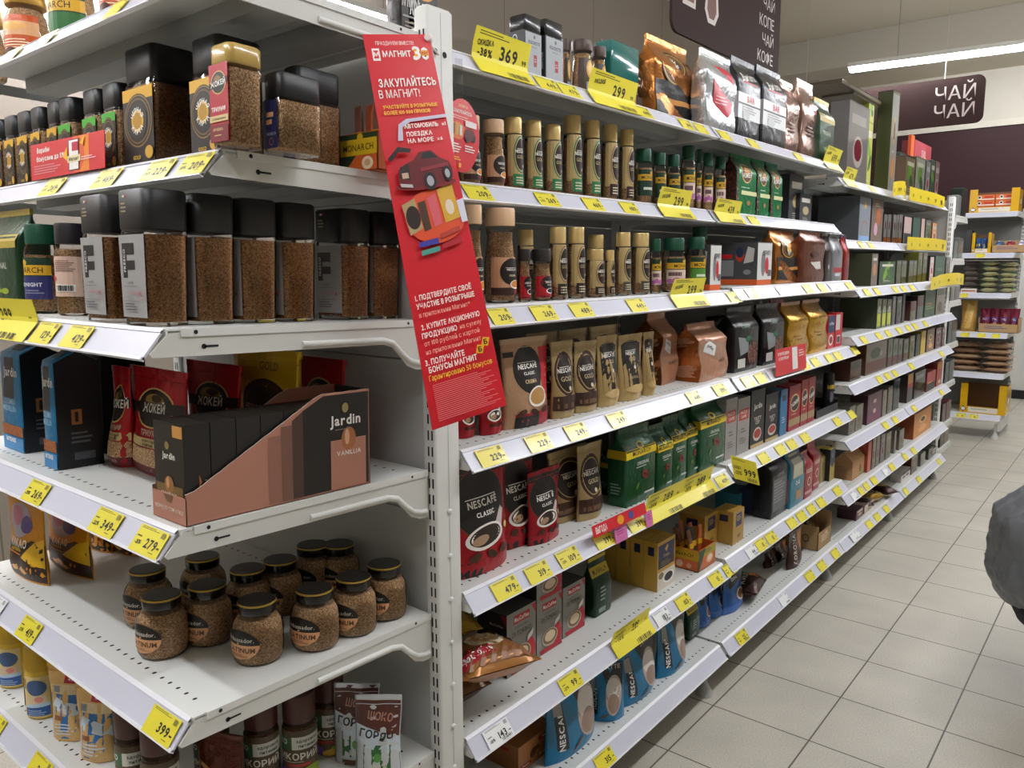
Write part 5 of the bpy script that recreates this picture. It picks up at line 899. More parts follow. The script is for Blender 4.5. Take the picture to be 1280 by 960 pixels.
def mon_open(w,h,d):
    b=MB(); t=.002
    for x0,x1,y0,y1,z in((-w/2,w/2,-d/2,-d/2+t,h),(-w/2,w/2,d/2-t,d/2,h),(-w/2,-w/2+t,-d/2,d/2,h),(w/2-t,w/2,-d/2,d/2,h)): b.box(x0,y0,0,x1,y1,z,'c8632a')
    b.box(-w/2,-d/2,0,w/2,d/2,t,'c8632a'); Dec(b,flat(-d/2),w/2,h,1).draw([('r',-.98,.02,.98,.98,'2a3f22'),('r',-.98,.42,.98,.84,'d8b21c'),('e',.1,.88,.16,.1,'d8b21c'),('t','MONARCH',0,.62,.17,'1c180c',dict(wmax=1.6,bold=0)),('p',[(-.7,.02),(.98,.02),(.98,.42),(-.1,.42)],'d0622a'),('e',.5,.2,.3,.17,'ecd8b8'),('e',.5,.21,.16,.09,'d0a878')])
    return Proto('display_box',b.mesh('display_box'))
mo=putE('D',mon_open,425,472,167,.285,'open box of coffee sticks near the red banner',BXX,d=.07)
for i in range(4):
    o=STK[i%2].place((mo.location.x-.035+.022*i,mo.location.y+.005*(i%2),mo.location.z+.006),(-.05,.04*(i-1.5),0)); reg(o,'coffee stick in the box by the banner','sachet',"end rack's second shelf",i)
# --- third shelf
putE('A',G_DGREEN,-18,24,262,.05,'green and red coffee bag at the far end',BG,d=.07)
putE('A',jar_mon,24,62,284,.12,'green-lidded jar half hidden behind its twin',CF,rnd_=True,lo='2c2f6a',fl=2); putE('A',jar_mon,36,78,281,.05,'green-lidded jar with yellow and blue label',CF,rnd_=True,lo='2c2f6a',fl=2)
putE('A',jar_pink,74,114,280,.055,'small dark-lidded jar with pink label',CF,rnd_=True)
FW,FD,FH=.095,.072,.207
def fres(xl,y,desc):
    f=EF['A']; z=f.z-f.t*(y+FD/2-f.f); o=proto(jar_fresco,FW,FH,FD,{}).place((xl+FW/2,y+FD/2,z+.0012),(-math.atan(f.t),0,0)); reg(o,desc,CF,"end rack's third shelf",y,'from the front')
fl='tall black-lidded jar with grey label'
fres(gx(107,.592,1.441),.588,fl+', left of the corner jar')
for y in (.583,.664,.745,.826,.955,1.032): fres(-1.277,y,fl+', corner file')
# --- fourth shelf
putE('B',G_JARD,6,31,425,.05,'blue foil coffee bag at the far end',BG,d=.085,h=.26)
putE('B',G_JARD,57,73,440,.035,'blue foil coffee bag beside the dark bags',BG,d=.09,h=.26)
for a,b,s in((84,112,.2),(106,130,.16)): putE('B',G_DARKJ,a,b,440,s,'near-black coffee bag in the shade',BG,d=.1,h=.26)
putE('B',P_JOK,128,150,440,.12,'narrow red coffee pouch seen edge-on',PO,d=.06,h=.2,ph=.3)
putE('B',P_JOK,151,222,446,.13,'red coffee pouch with black ribbon badge',PO,d=.06,h=.205,ph=1.)
putE('B',P_JOK,224,292,447,.245,'red coffee pouch with black ribbon badge',PO,d=.05,h=.21,ph=2.)
putE('B',P_YGOLD,284,368,442,.31,'yellow coffee pouch behind the capsule box',PO,d=.05,h=.24,ph=.5)
putE('B',P_JOK,364,422,441,.40,'red coffee pouch at the back',PO,d=.05,h=.22,ph=1.5)
def capbox(w,h,d):
    b=MB(); b.box(-w/2,-d/2,0,w/2,d/2,h,'1d1a18',dict(t='24201d'))
    Dec(b,flat(-d/2),w/2,h,1).draw([('r',-.98,.3,.98,.98,'2c2620'),('r',.3,.86,.95,.98,'c9924a'),('e',-.1,.76,.14,.04,'8a7a4a'),('t','Jardin',0,.66,.065,'e8e4dc',dict(wmax=1.3)),('r',-.9,.12,.9,.36,'7a6038'),('e',0,.36,.3,.09,'9a6a3a'),('e',-.08,.38,.1,.06,'c99a6a'),('t','VANILLIA',0,.26,.045,'e8e0d0',dict(wmax=1.5))])
    Dec(b,face_r(w,d),d/2,h,1).draw([('p',[(.1,.34),(.3,.4),(.1,.48)],'b0683a'),('l',.5,.8,.42,.03,3,'8a8078')]); return Proto('capsule_box',b.mesh('capsule_box'))
def captray(w,h,d):
    b=MB(); t=.0018; cop='%b07a66'; N=24
    def prof(s): # s 0 front .. 1 back
        lo=.28*h; k=min(1,max(0,(s-.03)/.66)); return lo+(h-lo)*k if s<.69 else h
    for x,sg in((w/2,1),(-w/2+t,-1)):
        top=[(x,-d/2+d*i/N,prof(i/N)+(.0008 if i%2 else 0)) for i in range(N+1)]; bot=[(x,-d/2+d*i/N,0) for i in range(N+1)]
        b.loft([[p for p in bot],[p for p in top]],cop,False,False,False,closed=False); b.loft([[(q[0]-t,q[1],q[2]) for q in bot],[(q[0]-t,q[1],q[2]) for q in top]],'3a2a24',False,False,False,closed=False)
        b.loft([top,[(q[0]-t,q[1],q[2]) for q in top]],'d8cfc4',False,False,False,closed=False)
    b.box(-w/2,d/2-t,0,w/2,d/2,h,'1c1917'); b.box(-w/2,-d/2,0,w/2,-d/2+t,h*.24,cop); b.box(-w/2,-d/2,0,w/2,d/2,.0012,cop)
    Dec(b,flat(-d/2),w/2,h*.24,1).draw([('t','NESPRESSO COMPATIBLE',0,.45,.14,'e0cfc0',dict(wmax=1.7,bold=0)),('p',[(-.3,.98),(-.1,.7),(.15,.68),(.3,.98)],'7a5a40')])
    D=Dec(b,face_r(w,d),d/2,h,1); D.draw([('p',[(.18,.02),(.18,.86),(.42,.98),(.98,.98),(.98,.02)],'1c1917'),('r',-.2,.02,-.06,.66,'946656'),('r',-.06,.02,.06,.74,'785347'),('p',[(.06,.02),(.06,.78),(.18,.86),(.18,.02)],'4a342d'),('r',.5,.02,.94,.52,'b07a66'),('e',.72,.52,.09,.12,'a8683a'),('e',.70,.54,.03,.08,'d8a884'),('e',.68,.84,.04,.05,'9a8a5a'),('t','Jardin',.68,.72,.1,'eeeae4',dict(wmax=.42)),('t','VANILLIA',.72,.38,.045,'e8dccf',dict(wmax=.34)),('l',.55,.82,.63,.02,1,'8a8078')])
    return Proto('display_tray',b.mesh('display_tray'))
fB=EF['B']; yc0=fB.f+.012; xa=gx(192,yc0,1.135); xb=gx(233,yc0,1.135); yc1=None
for _ in range(3): 
    u=(463-640)/FPX; yc1=gy(463,xb,1.125)
wt=xb-xa; dt=yc1-yc0; ht=gz(487,xb,yc1)-(fB.z-fB.t*(yc1-fB.f))
tz=fB.z-fB.t*(yc0+dt/2-fB.f)
o=captray(wt,ht,dt).place(((xa+xb)/2,yc0+dt/2,tz+.0012),(-math.atan(fB.t),0,0)); reg(o,'copper and black torn-open capsule display tray',BXX,"end rack's fourth shelf",0)
nb=8; cd_=(dt-.006)/nb
pb=capbox(wt-.011,ht*.86,cd_-.0015)
for i in range(nb):
    y=yc0+.003+cd_*(i+.5); z=fB.z-fB.t*(y-fB.f)
    o=pb.place(((xa+xb)/2-.001,y,z+.003),(-math.atan(fB.t),0,0)); reg(o,'black capsule box in the copper tray',BXX,"end rack's fourth shelf",i,'from the front')
# --- fifth shelf
fC=EF['C']
AMB=[(206,826,0),(324,832,1),(395,813,1),(443,793,1),(481,772,1),(262,809,0),(188,786,0),(312,783,0),(352,768,0),(392,744,0),(446,732,0),(256,765,0)]
ra,ha=.046,.11
pa=proto(jar_amb,2*ra,ha,2*ra,{})
for i,(px,py,fr) in enumerate(AMB):
    P=on_z(px,py,fC.z-.006); r_=ray(px,py); h_=Vector((r_.x,r_.y,0)).normalized(); c=P+h_*ra*.72
    z=fC.z-fC.t*(c.y-fC.f); c.y=min(c.y,YP+.010-ra-.012); c.x,c.y=settle(('E','C'),c.x,c.y,ra*.97,ra*.97,axis=0); o=pa.place((c.x,c.y,z+.0012),(-math.atan(fC.t),0,math.radians(rnd.uniform(6,14)))); reg(o,'squat black-lidded jar along the shelf side edge' if fr else ('squat black-lidded jar at the front of the cluster' if i==0 else 'squat black-lidded jar in the inner rows'),CF,"end rack's fifth shelf",-c.x*.3-c.y,'from the back')
for i,(a,b,s) in enumerate(((2,47,.05),(49,104,.13),(102,128,.24),(129,161,.27))): putE('C',P_KAKAO,a,b,600,s,'yellow and brown cocoa pouch',PO,d=.05,h=(.19,.16,.17,.16)[i],ph=i*1.)
# --- sixth shelf
def ycan(w,h,d): return b_can('cocoa_can',w/2,h,'~d8b01a','~c9a012',h*.3,D_YCAN)
for a,b,t,s in((2,43,795,.03),(36,80,820,.02)): putE('F',ycan,a,b,t,s,'yellow cocoa can with blue label','can',rnd_=True,h=.165)
for i,(a,b,s,r) in enumerate(((64,88,.03,32),(97,124,.035,30))): putE('F',P_YPOU,a,b,850,s,'yellow cocoa pouch with blue panel',PO,d=.045,h=.17,w=.085,ph=i*1.,rot=r)
for i,(a,b,s) in enumerate(((88,112,.13),(120,146,.16))): putE('F',pch('*c08a18','*c08a18',[('e',0,.4,.5,.2,'8a9a2a')],'cocoa_pouch'),a,b,850,s,'plain yellow pouch in the shade',PO,d=.05,h=.17,ph=i*2.)
def jar_chic(w,h,d): return b_jar('chicory_jar',w/2,h,'4f2a22',h*.3,.96,D_CHIC,(.03,.86),200,.97,cof='@8a6a50',base_lab='5b4a34')
for px,py,d_ in((172,1000,'brown-lidded chicory jar furthest from the post'),(205,1024,'brown-lidded chicory jar at the front'),(268,985,'brown-lidded chicory jar'),(330,985,'brown-lidded chicory jar'),(377,975,'brown-lidded chicory jar'),(413,944,'brown-lidded chicory jar')):
    P=on_z(px,py,EF['F'].z-.008); h_=Vector((P.x-CAM.x,P.y-CAM.y,0)).normalized(); c=P+h_*.03
    f=EF['F']; o=proto(jar_chic,.068,.175,.068,{}).place((c.x,c.y,f.z-f.t*(c.y-f.f)+.0012),(-math.atan(f.t),0,math.radians(38))); reg(o,d_,'chicory jar',"end rack's sixth shelf",-c.y+.3*c.x,'from the back')
P=on_z(318,990,.507); o=proto(P_BROWNG,.105,.13,.05,{}).place((P.x-.03,P.y-.05,EF['F'].z-.03*(P.y-.05-.575)+.003),(-.03,0,math.radians(25))); reg(o,'brown chicory pouch with granules before the jars',PO,"end rack's sixth shelf",0)
for px,py,rz in((456,957,38),(430,940,38)):
    P=on_z(px,py,.503); o=proto(P_GOR,.095,.17,.045,dict(ph=px*1.)).place((P.x,P.y,EF['F'].z-.03*(P.y-.575)+.0012),(-.03,0,math.radians(rz))); o.location.x+=.045; o.location.y+=.0; reg(o,'white, brown and green drink pouch',PO,"end rack's sixth shelf",-P.y,'from the back')
# ---------------------------------------------------------------- price tags, promo cards, banner, signs
YEL='e8da3a'; LEAN=math.radians(38.8)
TAGP={}
def tag_proto(price,w,col,pct):
    k=(price,round(w,3),col,pct)
    if k in TAGP: return TAGP[k]
    h=.043; b=MB(); b.box(-w/2,-.0004,0,w/2,.0004,h,mat(col,.35,'',0,.15)); K='1c1c1a'
    sp=[('l',-.85,.5,.95,.05,2,'6a6430' if col!='eef0f0' else '888888')]
    if price: sp.append(('t',price,.26,.42,.34,K,dict(wmax=1.0)))
    if pct: sp+=[('t',pct,-.62,.36,.15,K,dict(wmax=.5,rot=4)),('l',-.85,-.4,.6,.1,1,'3a3a34')]
    sp+=[('r',.74,.34,.9,.4,K),('r',.62,.74,.86,.94,'8a8438' if col!='eef0f0' else 'aaaaaa'),('l',.4,.85,.16,.06,1,'6a6430')]
    if col=='eef0f0' or pct=='bar': sp+=[('r',.05+.07*i,.08,.05+.07*i+.02+.01*(i%3),.24,K) for i in range(11)]
    Dec(b,flat(-.0004),w/2,h,1).draw(sp); TAGP[k]=b.mesh('price_tag'); return TAGP[k]
def tag(fr,a0,a1,price,place,white=False,pct=None,order=None,tw=None):
    w=tw or min(.085,max(.03,a1-a0)); me=tag_proto(price,w,'eef0f0' if white else YEL,pct); a=(a0+a1)/2
    o=ob('price_tag',me,None,fr.P(a,-.0385,-.0395),(-LEAN,0,fr.rotz)); n=f"|reading {price}" if price else ""
    reg(o,f"{'white' if white else 'yellow'} price tag{n}",'price tag',place,a if fr.k=='G' else -a,'from near end' if fr.k=='G' else 'from the post')
def tagsG(row,lst,tea=False):
    f=(TF if tea else GF)[row]
    for q in lst:
        pl,pr,price=q[:3]; z=f.z-.02+(.008 if (not tea and row in(3,5,6) and pl>918) else 0); x=f.f+.018
        a0,a1=gy(pl,x,z),gy(pr,x,z); f2=Fr('G',f.f,z+.02); tag(f2,a0,a1,price,f"{bay_of((a0+a1)/2)}'s {GROW[row]} shelf",white='w' in q[3:],pct=next((k for k in q[3:] if k!='w'),None))
def tagsE(row,lst):
    f=EF[row]
    for q in lst:
        a0,a1=gx(q[0],f.f-.018,f.z-.02),gx(q[1],f.f-.018,f.z-.02); tag(f,a0,a1,q[2],f"end rack's {EROW[row]} shelf",white='w' in q[3:],pct=next((k for k in q[3:] if k!='w'),None))
tagsG(1,[(667,695,'449'),(697,721,'479'),(790,813,'449'),(848,863,'399'),(867,881,''),(896,911,''),(933,946,''),(991,1002,'')])
tagsG(2,[(578,611,'209'),(667,696,'269','-25%'),(727,751,'469'),(774,795,'489'),(934,946,'')])
tagsG(3,[(610,636,'209'),(663,691,'269'),(711,737,'489'),(774,812,'449'),(908,922,'419'),(931,944,''),(970,980,'','w'),(1003,1013,''),(1021,1031,''),(1034,1044,'','w'),(1055,1065,'')])
tagsG(4,[(594,629,'229'),(653,688,'229'),(703,733,'249'),(757,782,'249'),(849,882,'449'),(890,906,'399'),(926,940,''),(943,955,''),(958,968,'','w'),(1000,1009,''),(1013,1022,''),(1031,1039,''),(1041,1050,''),(1062,1072,'')])
tagsG(5,[(611,648,'479'),(656,684,'319'),(694,722,'109','-21%'),(740,765,'399'),(782,804,'399'),(893,908,'409'),(945,960,''),(968,980,''),(982,993,''),(999,1010,''),(1041,1049,''),(1058,1068,'')])
tagsG(6,[(604,636,'143','w','-10%'),(697,724,'99','-27%'),(815,836,'183','w'),(842,862,'103'),(884,901,'15'),(901,919,'275','bar'),(931,944,'44','w'),(944,955,'15'),(956,968,'15'),(983,993,''),(995,1005,''),(1007,1018,''),(1020,1029,''),(1041,1049,'')])
tagsG(7,[(741,766,'315'),(918,933,'25','bar'),(973,983,'','w'),(1006,1015,''),(1021,1030,''),(1037,1048,''),(1061,1071,'','w')])
tagsG(1,[(1086,1092,'')],True); tagsG(2,[(1072,1078,''),(1084,1090,'')],True); tagsG(3,[(1078,1086,''),(1091,1098,''),(1115,1120,''),(1125,1130,''),(1136,1141,'')],True)
tagsG(4,[(1071,1085,''),(1094,1100,''),(1106,1111,''),(1118,1127,''),(1131,1137,''),(1140,1145,''),(1148,1162,'')],True); tagsG(5,[(1095,1101,''),(1105,1111,''),(1114,1120,''),(1135,1141,''),(1171,1180,'')],True)
tagsG(6,[(1101,1110,''),(1114,1121,''),(1139,1144,''),(1173,1178,'')],True); tagsG(7,[(1063,1069,'','w'),(1072,1077,''),(1079,1084,''),(1085,1097,''),(1103,1108,'','w'),(1111,1116,''),(1128,1132,''),(1138,1143,'')],True)
tagsG(8,[(1062,1077,'','w'),(1082,1088,''),(1092,1098,''),(1104,1109,''),(1129,1133,''),(1145,1150,''),(1170,1175,'')],True)
tagsE('E',[(5,29,''),(48,70,''),(141,160,'')]); tagsE('D',[(57,83,'269','-25%'),(122,154,'469','-30%'),(183,222,'229','-26%'),(228,268,'209','-37%')]); tagsE('A',[(48,74,'129'),(84,118,'429')])
tagsE('B',[(38,62,'269','-25%'),(121,154,'349','-22%'),(170,214,'279','-31%')]); tagsE('C',[(-14,10,'109','w'),(27,54,'419','-25%'),(185,230,'399')]); tagsE('F',[(-16,12,'265'),(38,70,'289')])
def promo(fr,a0,a1,h,price,place,desc,pct=None,bend=(0,.15),two=None,roll=0.,col=YEL):
    """bent promo sheet: its lower 45 mm follows the rail, the rest stands up"""
    w=a1-a0; b=MB(); n=10
    def path(v):
        if v<.045: return (-.0425+.627*v,-.0395+.78*v)
        t=v-.045; q=bend[1]*t/h; return (-.0143-.18*t-q*t+bend[0]*min(1,t*30),-.0044+.97*t)
    def S(u,v,o):
        p=path(v); return (u+roll*v,p[0]-o*.9+.004*math.sin(2*u/w)*(v/h),p[1]-o*.2)
    vs=[S(w*(i/4-.5),h*j/n,0) for j in range(n+1) for i in range(5)]; vb=[(x,y+.0006,z) for x,y,z in vs]; N=len(vs)
    F=[(j*5+i,j*5+i+1,j*5+i+6,j*5+i+5) for j in range(n) for i in range(4)]
    b.add(vs+vb,F+[tuple(N+k for k in reversed(f)) for f in F],mat(col,.4,'',0,.1)); K='191917'
    D=Dec(b,S,w/2,h,.02); xs=((-.5,.5),) if not two else ((-.5,.5),(.5,.5))
    for cx,sc in (((0,1.),) if not two else ((-.5,.5),(.5,.5))):
        D.draw([('l',cx-.85*sc,cx+.3*sc,.95,.05,2,'6a6420'),('t',price,cx+.25*sc,.63,.27,K,dict(wmax=.95*sc)),('t','99',cx+.83*sc,.57,.1,K,dict(wmax=.2*sc)),('t','СКИДКА' if pct else 'АКЦИЯ',cx-.6*sc,.74,.1,K,dict(wmax=.55*sc,rot=6))])
        if pct: D.draw([('t',pct,cx-.58*sc,.55,.15,K,dict(wmax=.5*sc))])
        D.draw([('r',cx+(.05+.075*i)*sc,.05,cx+(.05+.075*i+.02+.014*(i%3))*sc,.2,'4a4630') for i in range(10)])
    o=ob('promo_tag',b.mesh('promo_tag'),None,fr.P((a0+a1)/2,0,0),(0,0,fr.rotz)); reg(o,desc,'promo tag',place,(a0+a1)/2)
def promoG(row,pl,pr,h,price,desc,tea=False,**k):
    f=(TF if tea else GF)[row]; z=f.z-.02; a0,a1=gy(pl,f.f+.018,z),gy(pr,f.f+.018,z); promo(Fr('G',f.f,f.z+(.008 if not tea and row in(3,5,6) and pl>918 else 0)),a0,a1,h,price,f"{bay_of((a0+a1)/2)}'s {GROW[row]} shelf",desc,**k)
promoG(1,590,661,.105,'369','large yellow promo tag|reading 369',pct='-38%'); promoG(1,735,795,.1,'299','large yellow promo tag|reading 299')
promoG(2,822,863,.1,'299','yellow promo tag|reading 299'); promoG(2,893,926,.09,'439','yellow promo tag|reading 439'); promoG(3,838,880,.095,'299','yellow promo tag|reading 299')
promoG(5,806,890,.095,'289','wide yellow promo tag with two prices 289',pct='-35%',two=1); promoG(6,764,812,.085,'219','yellow promo tag|reading 219',pct='-40%')
promo(Fr('G',GF[1].f,GF[1].z),3.62,3.84,.11,'699',"middle bay's top shelf",'yellow promo tag at the shelf\'s far end',roll=.15)
promo(Fr('G',TF[1].f,TF[1].z),3.91,4.1,.1,'479',"tea bay's top shelf",'yellow promo tag at the shelf\'s near end',roll=.12)
f=EF['A']; promo(f,gx(-46,f.f-.018,f.z-.02),gx(45,f.f-.018,f.z-.02),.085,'299',"end rack's third shelf",'large yellow promo tag|reading 299')
for row,pl,pr,desc in((1,1106,1127,'curled yellow promo strip'),(1,1131,1176,'long yellow promo strip'),(2,1128,1178,'long yellow promo strip'),(3,1154,1200,'long wavy yellow promo strip reading 319')):
    fr=TF[row]; z=fr.z; a0,a1=gy(pl,fr.f+.02,z),gy(pr,fr.f+.02,z); w=a1-a0; b=MB(); n=24; amp=.02 if 'wavy' in desc or 'curled' in desc else .004
    S=lambda u,v,o:(u,-.042-o-amp*(.5+.5*math.sin(2*math.pi*(u/w)*1.6)),-.035+v+amp*.5*math.sin(5*u/w+1))
    vs=[S(w*(i/n-.5),.075*j/3,0) for j in range(4) for i in range(n+1)]; N=len(vs); F=[(j*(n+1)+i,j*(n+1)+i+1,(j+1)*(n+1)+i+1,(j+1)*(n+1)+i) for j in range(3) for i in range(n)]
    b.add(vs+[(x,y+.0006,z_) for x,y,z_ in vs],F+[tuple(N+k for k in reversed(q)) for q in F],mat('e0c81c',.4),True); D=Dec(b,S,w/2,.075,.02)
    for i in range(5): D.text('%d'%(119+40*i) if i<4 else '319',-.8+.4*i,.4,.25 if i<4 else .4,'2a2810',wmax=.2)
    o=ob('promo_strip',b.mesh('promo_strip'),None,fr.P((a0+a1)/2,0,0),(0,0,math.pi/2)); reg(o,desc,'promo strip',f"{bay_of((a0+a1)/2)}'s {GROW[row]} shelf",a0,'from near end')
def card(name,P4,front,hw,h,base,th=.0012,step=.5):
    """flat card through four corners TL TR BR BL"""
    TL_,TR_,BR_,BL_=[Vector(p) for p in P4]; o0=(TL_+TR_+BR_+BL_)/4; nrm=(TR_-TL_).cross(BL_-TL_).normalized()*-1
    def S(u,v,o):
        s=(u/hw+1)/2; t=v/h; p=(BL_*(1-s)+BR_*s)*(1-t)+(TL_*(1-s)+TR_*s)*t; return tuple(p-o0+nrm*o)
    b=MB(); q=[S(-hw,0,0),S(hw,0,0),S(hw,h,0),S(-hw,h,0)]; r=[tuple(Vector(p)-nrm*th) for p in q]
    b.loft([r,q],base,False); D=Dec(b,S,hw,h,step); D.draw(front); return ob(name,b.mesh(name),None,o0)
RED='d4202e'
# hanging banner
CAR=[('e',.0,.597,.85,.012,'7d0f1a'),('p',[(-.75,.612),(-.72,.640),(-.5,.655),(-.25,.662),(-.05,.682),(.3,.684),(.52,.662),(.76,.650),(.82,.63),(.78,.606),(.5,.596),(-.4,.592),(-.7,.598)],'651019'),('p',[(-.02,.664),(.04,.678),(.28,.68),(.46,.663)],'16161c'),('p',[(-.7,.62),(-.66,.648),(-.4,.653),(-.42,.612)],'2a2022'),('r',-.64,.618,-.46,.632,'c9a890'),('p',[(-.95,.672),(-.62,.70),(-.25,.692),(-.3,.682),(-.62,.686),(-.86,.664)],'221a1e'),('p',[(-.1,.64),(.74,.648),(.72,.638),(-.1,.63)],'8a2430'),('e',.12,.604,.17,.023,'131317'),('e',.12,.604,.1,.0135,'a8a8ae'),('e',.64,.618,.12,.02,'131317'),('e',.64,.618,.07,.012,'a8a8ae'),('p',[(-.74,.606),(-.4,.6),(-.4,.592),(-.72,.597)],'c0b8b8')]
BAN=[('t','ПРАЗДНУЕМ ВМЕСТЕ!',-.1,.963,.014,'f6e6e4',dict(bold=0,wmax=1.15)),('p',[(-.82,.905),(-.6,.905),(-.6,.945),(-.82,.945)],'f4efec'),('p',[(-.78,.912),(-.64,.912),(-.64,.938),(-.78,.938)],RED),('t','М',-.71,.925,.016,'f4efec'),('t','МАГНИТ',-.1,.925,.023,W_,dict(wmax=.85)),('t','30',.62,.925,.05,'f4efec',dict(wmax=.5)),('p',[(.42,.91),(.56,.91),(.56,.945),(.42,.945)],'e8a818'),('t','3',.5,.928,.05,'f4efec',dict(wmax=.26)),('r',.62,.917,.86,.935,'e8a020'),('t','лет',.74,.926,.012,'c02030',dict(wmax=.2)),
 ('t','ЗАКУПАЙТЕСЬ',.05,.835,.03,W_,dict(wmax=1.7)),('t','В МАГНИТ!',-.25,.793,.03,W_,dict(bold=0,wmax=1.2)),('t','УЧАСТВУЙТЕ В РОЗЫГРЫШЕ',0,.745,.0135,'f2c83c',dict(wmax=1.6)),('t','БОЛЕЕ 100 000 ПРИЗОВ',-.12,.727,.0135,'f2c83c',dict(wmax=1.35)),
 ('p',[(-.55,.64),(-.45,.69),(-.2,.705),(.98,.712),(.98,.702),(-.1,.695),(-.35,.68),(-.4,.64)],'c9c4d8'),('t','АВТОМОБИЛЬ',.2,.682,.0165,W_,dict(wmax=1.0)),('t','x1',.86,.682,.013,W_,dict(wmax=.2)),('t','ПОЕЗДКА',.1,.657,.0165,W_,dict(wmax=.75)),('t','НА МОРЕ',.1,.636,.0165,W_,dict(wmax=.75)),('t','x6',.66,.636,.013,W_,dict(wmax=.2)),
('e',.1,.47,.85,.07,'e0502a'),('p',[(-.78,.515),(-.4,.53),(-.3,.44),(-.68,.425)],'b0996a'),('e',-.52,.475,.2,.03,'2a1a14'),('p',[(-.34,.515),(-.12,.52),(-.08,.435),(-.28,.43)],'4a3020'),('p',[(-.06,.525),(.2,.535),(.24,.445),(.02,.438)],'d8606a'),('p',[(.26,.545),(.72,.56),(.78,.455),(.34,.445)],'d8a83a'),('e',.54,.49,.12,.02,'e8d8c0'),('p',[(.76,.505),(.96,.51),(.97,.44),(.8,.438)],'d8d8e8'),('p',[(-.5,.40),(.05,.405),(.05,.388),(-.5,.385)],'3a3a9a'),('p',[(.12,.415),(.7,.43),(.7,.415),(.12,.4)],'b84030'),('p',[(-.48,.375),(.04,.38),(.04,.365),(-.48,.36)],'4a9a8a'),('p',[(.14,.385),(.68,.395),(.68,.38),(.14,.37)],'b02030'),
 ('t','1. ПОДТВЕРДИТЕ СВОЁ',-.1,.215,.019,W_,dict(wmax=1.55)),('t','УЧАСТИЕ В РОЗЫГРЫШЕ',-.08,.193,.019,W_,dict(wmax=1.6)),('t','в приложении Магнит*',-.15,.17,.017,'f2b0a0',dict(bold=0,wmax=1.4)),('t','2. КУПИТЕ АКЦИОННУЮ',-.05,.138,.019,W_,dict(wmax=1.6)),('t','ПРОДУКЦИЮ',-.4,.116,.019,W_,dict(wmax=.95)),('t','на сумму',.45,.116,.017,'f2b0a0',dict(bold=0,wmax=.6)),('t','от 100 рублей с картой',-.1,.095,.017,'f2b0a0',dict(bold=0,wmax=1.5)),('t','из приложения Магнит',-.1,.073,.017,'f2b0a0',dict(bold=0,wmax=1.5))]
RM=[(0,.11),(.073,.185),(.215,.32),(.29,.37),(.36,.42),(.43,.48),(.55,.585),(.636,.715),(.745,.807),(.835,.87),(.925,.947),(.963,.976),(1,1.0)]
def shift(sp,ts=.66):
    f=lambda v:next(c+(d-c)*(v-a)/(b_-a) for (a,c),(b_,d) in zip(RM,RM[1:]) if v<=b_)
    o=[]
    for q in sp:
        q=list(q)
        if q[0]=='t': q[3]=f(q[3]); q[4]*=ts
        elif q[0]=='e': q[2]=f(q[2])
        elif q[0]=='r': q[2]=f(q[2]); q[4]=f(q[4])
        elif q[0]=='p': q[1]=[(a,f(b_)) for a,b_ in q[1]]
        o.append(tuple(q))
    return o
BAN=shift(BAN)+CAR+[('t','3. ПОЛУЧАЙТЕ',-.4,.16,.0135,W_,dict(wmax=1.05)),('t','БОНУСЫ МАГНИТ',-.22,.141,.0135,W_,dict(wmax=1.3)),('t','Гарантировано 50 бонусов',-.05,.121,.013,'f2c83c',dict(bold=0,wmax=1.7)),('p',[(.42,.15),(.6,.145),(.68,.165),(.5,.17)],'eeb020'),('p',[(.6,.165),(.78,.16),(.86,.18),(.68,.185)],'eeb020'),('t','Б',.55,.157,.012,K_,dict(wmax=.1)),('t','Б',.73,.172,.012,K_,dict(wmax=.1)),('l',-.85,.88,.104,.0048,19,'e8757a')]
ban=card('hanging_banner',[tuple(CAM+(Vector(p)-CAM)*.975) for p in ((-1.132,.978,1.936),(-1.074,1.085,1.948),(-.88,1.065,1.285),(-.942,.941,1.252))],BAN,.0608,.70,mat(RED,.35,'',0,.2),.0022)
thing(ban,'tall red promotional banner hanging aslant from the white post','banner')
q=MB(); q.tube([(-1.0942,1.13,1.925),(-1.07,1.085,1.928),(-1.047,1.056,1.931),(-1.043,1.05,1.931)],[.0022,.0022,.008,.006],'e8dcd8',10); pin=ob('fixing_pin',q.mesh('fixing_pin'),None); pin.parent=ban; pin.location=-ban.location
# round wobbler beside the banner
dirv=Vector((-.22,.975,0)).normalized(); cen=on_y(578,170,1.235)
upv=Vector((.06,0,.998)).normalized(); nr=dirv.cross(upv)
b=MB(); R=.072
def SD(u,v,o): 
    p=dirv*u+upv*(v-R)+nr*o; return tuple(p)
b.loft([[tuple(dirv*(R*math.cos(t*math.pi/18))+upv*(R*math.sin(t*math.pi/18))+nr*(-.0012 if k==0 else 0)) for t in range(36)] for k in(0,1)],mat(RED,.35,'',0,.2),False)
Dec(b,SD,R,2*R,.5).draw([('t','МАГНИТ 30',0,.9,.035,'f0d8a0',dict(wmax=.5)),('t','ЗАКУПАЙТЕСЬ',0,.82,.045,W_,dict(wmax=1.1)),('l',-.7,.7,.76,.03,2,'f0b0a0'),('e',-.3,.56,.42,.12,'e0703a'),('r',-.62,.5,-.45,.64,'6a4a30'),('r',-.4,.5,-.24,.66,'c8a04a'),('r',-.2,.5,-.05,.64,'d8d0c8'),('p',[(.05,.5),(.1,.58),(.3,.62),(.6,.6),(.75,.52),(.7,.46),(.15,.45)],'5a0f18'),('e',.25,.46,.09,.04,'15151a'),('e',.62,.48,.09,.04,'15151a'),('r',.1,.64,.75,.72,'e8d8d8'),('l',-.7,-.05,.38,.035,4,'f2e6e2'),('l',.1,.75,.38,.035,3,'f2e6e2'),('l',-.5,-.1,.2,.03,2,'f2c83c'),('r',-.22,.06,-.1,.12,'eeb020')])
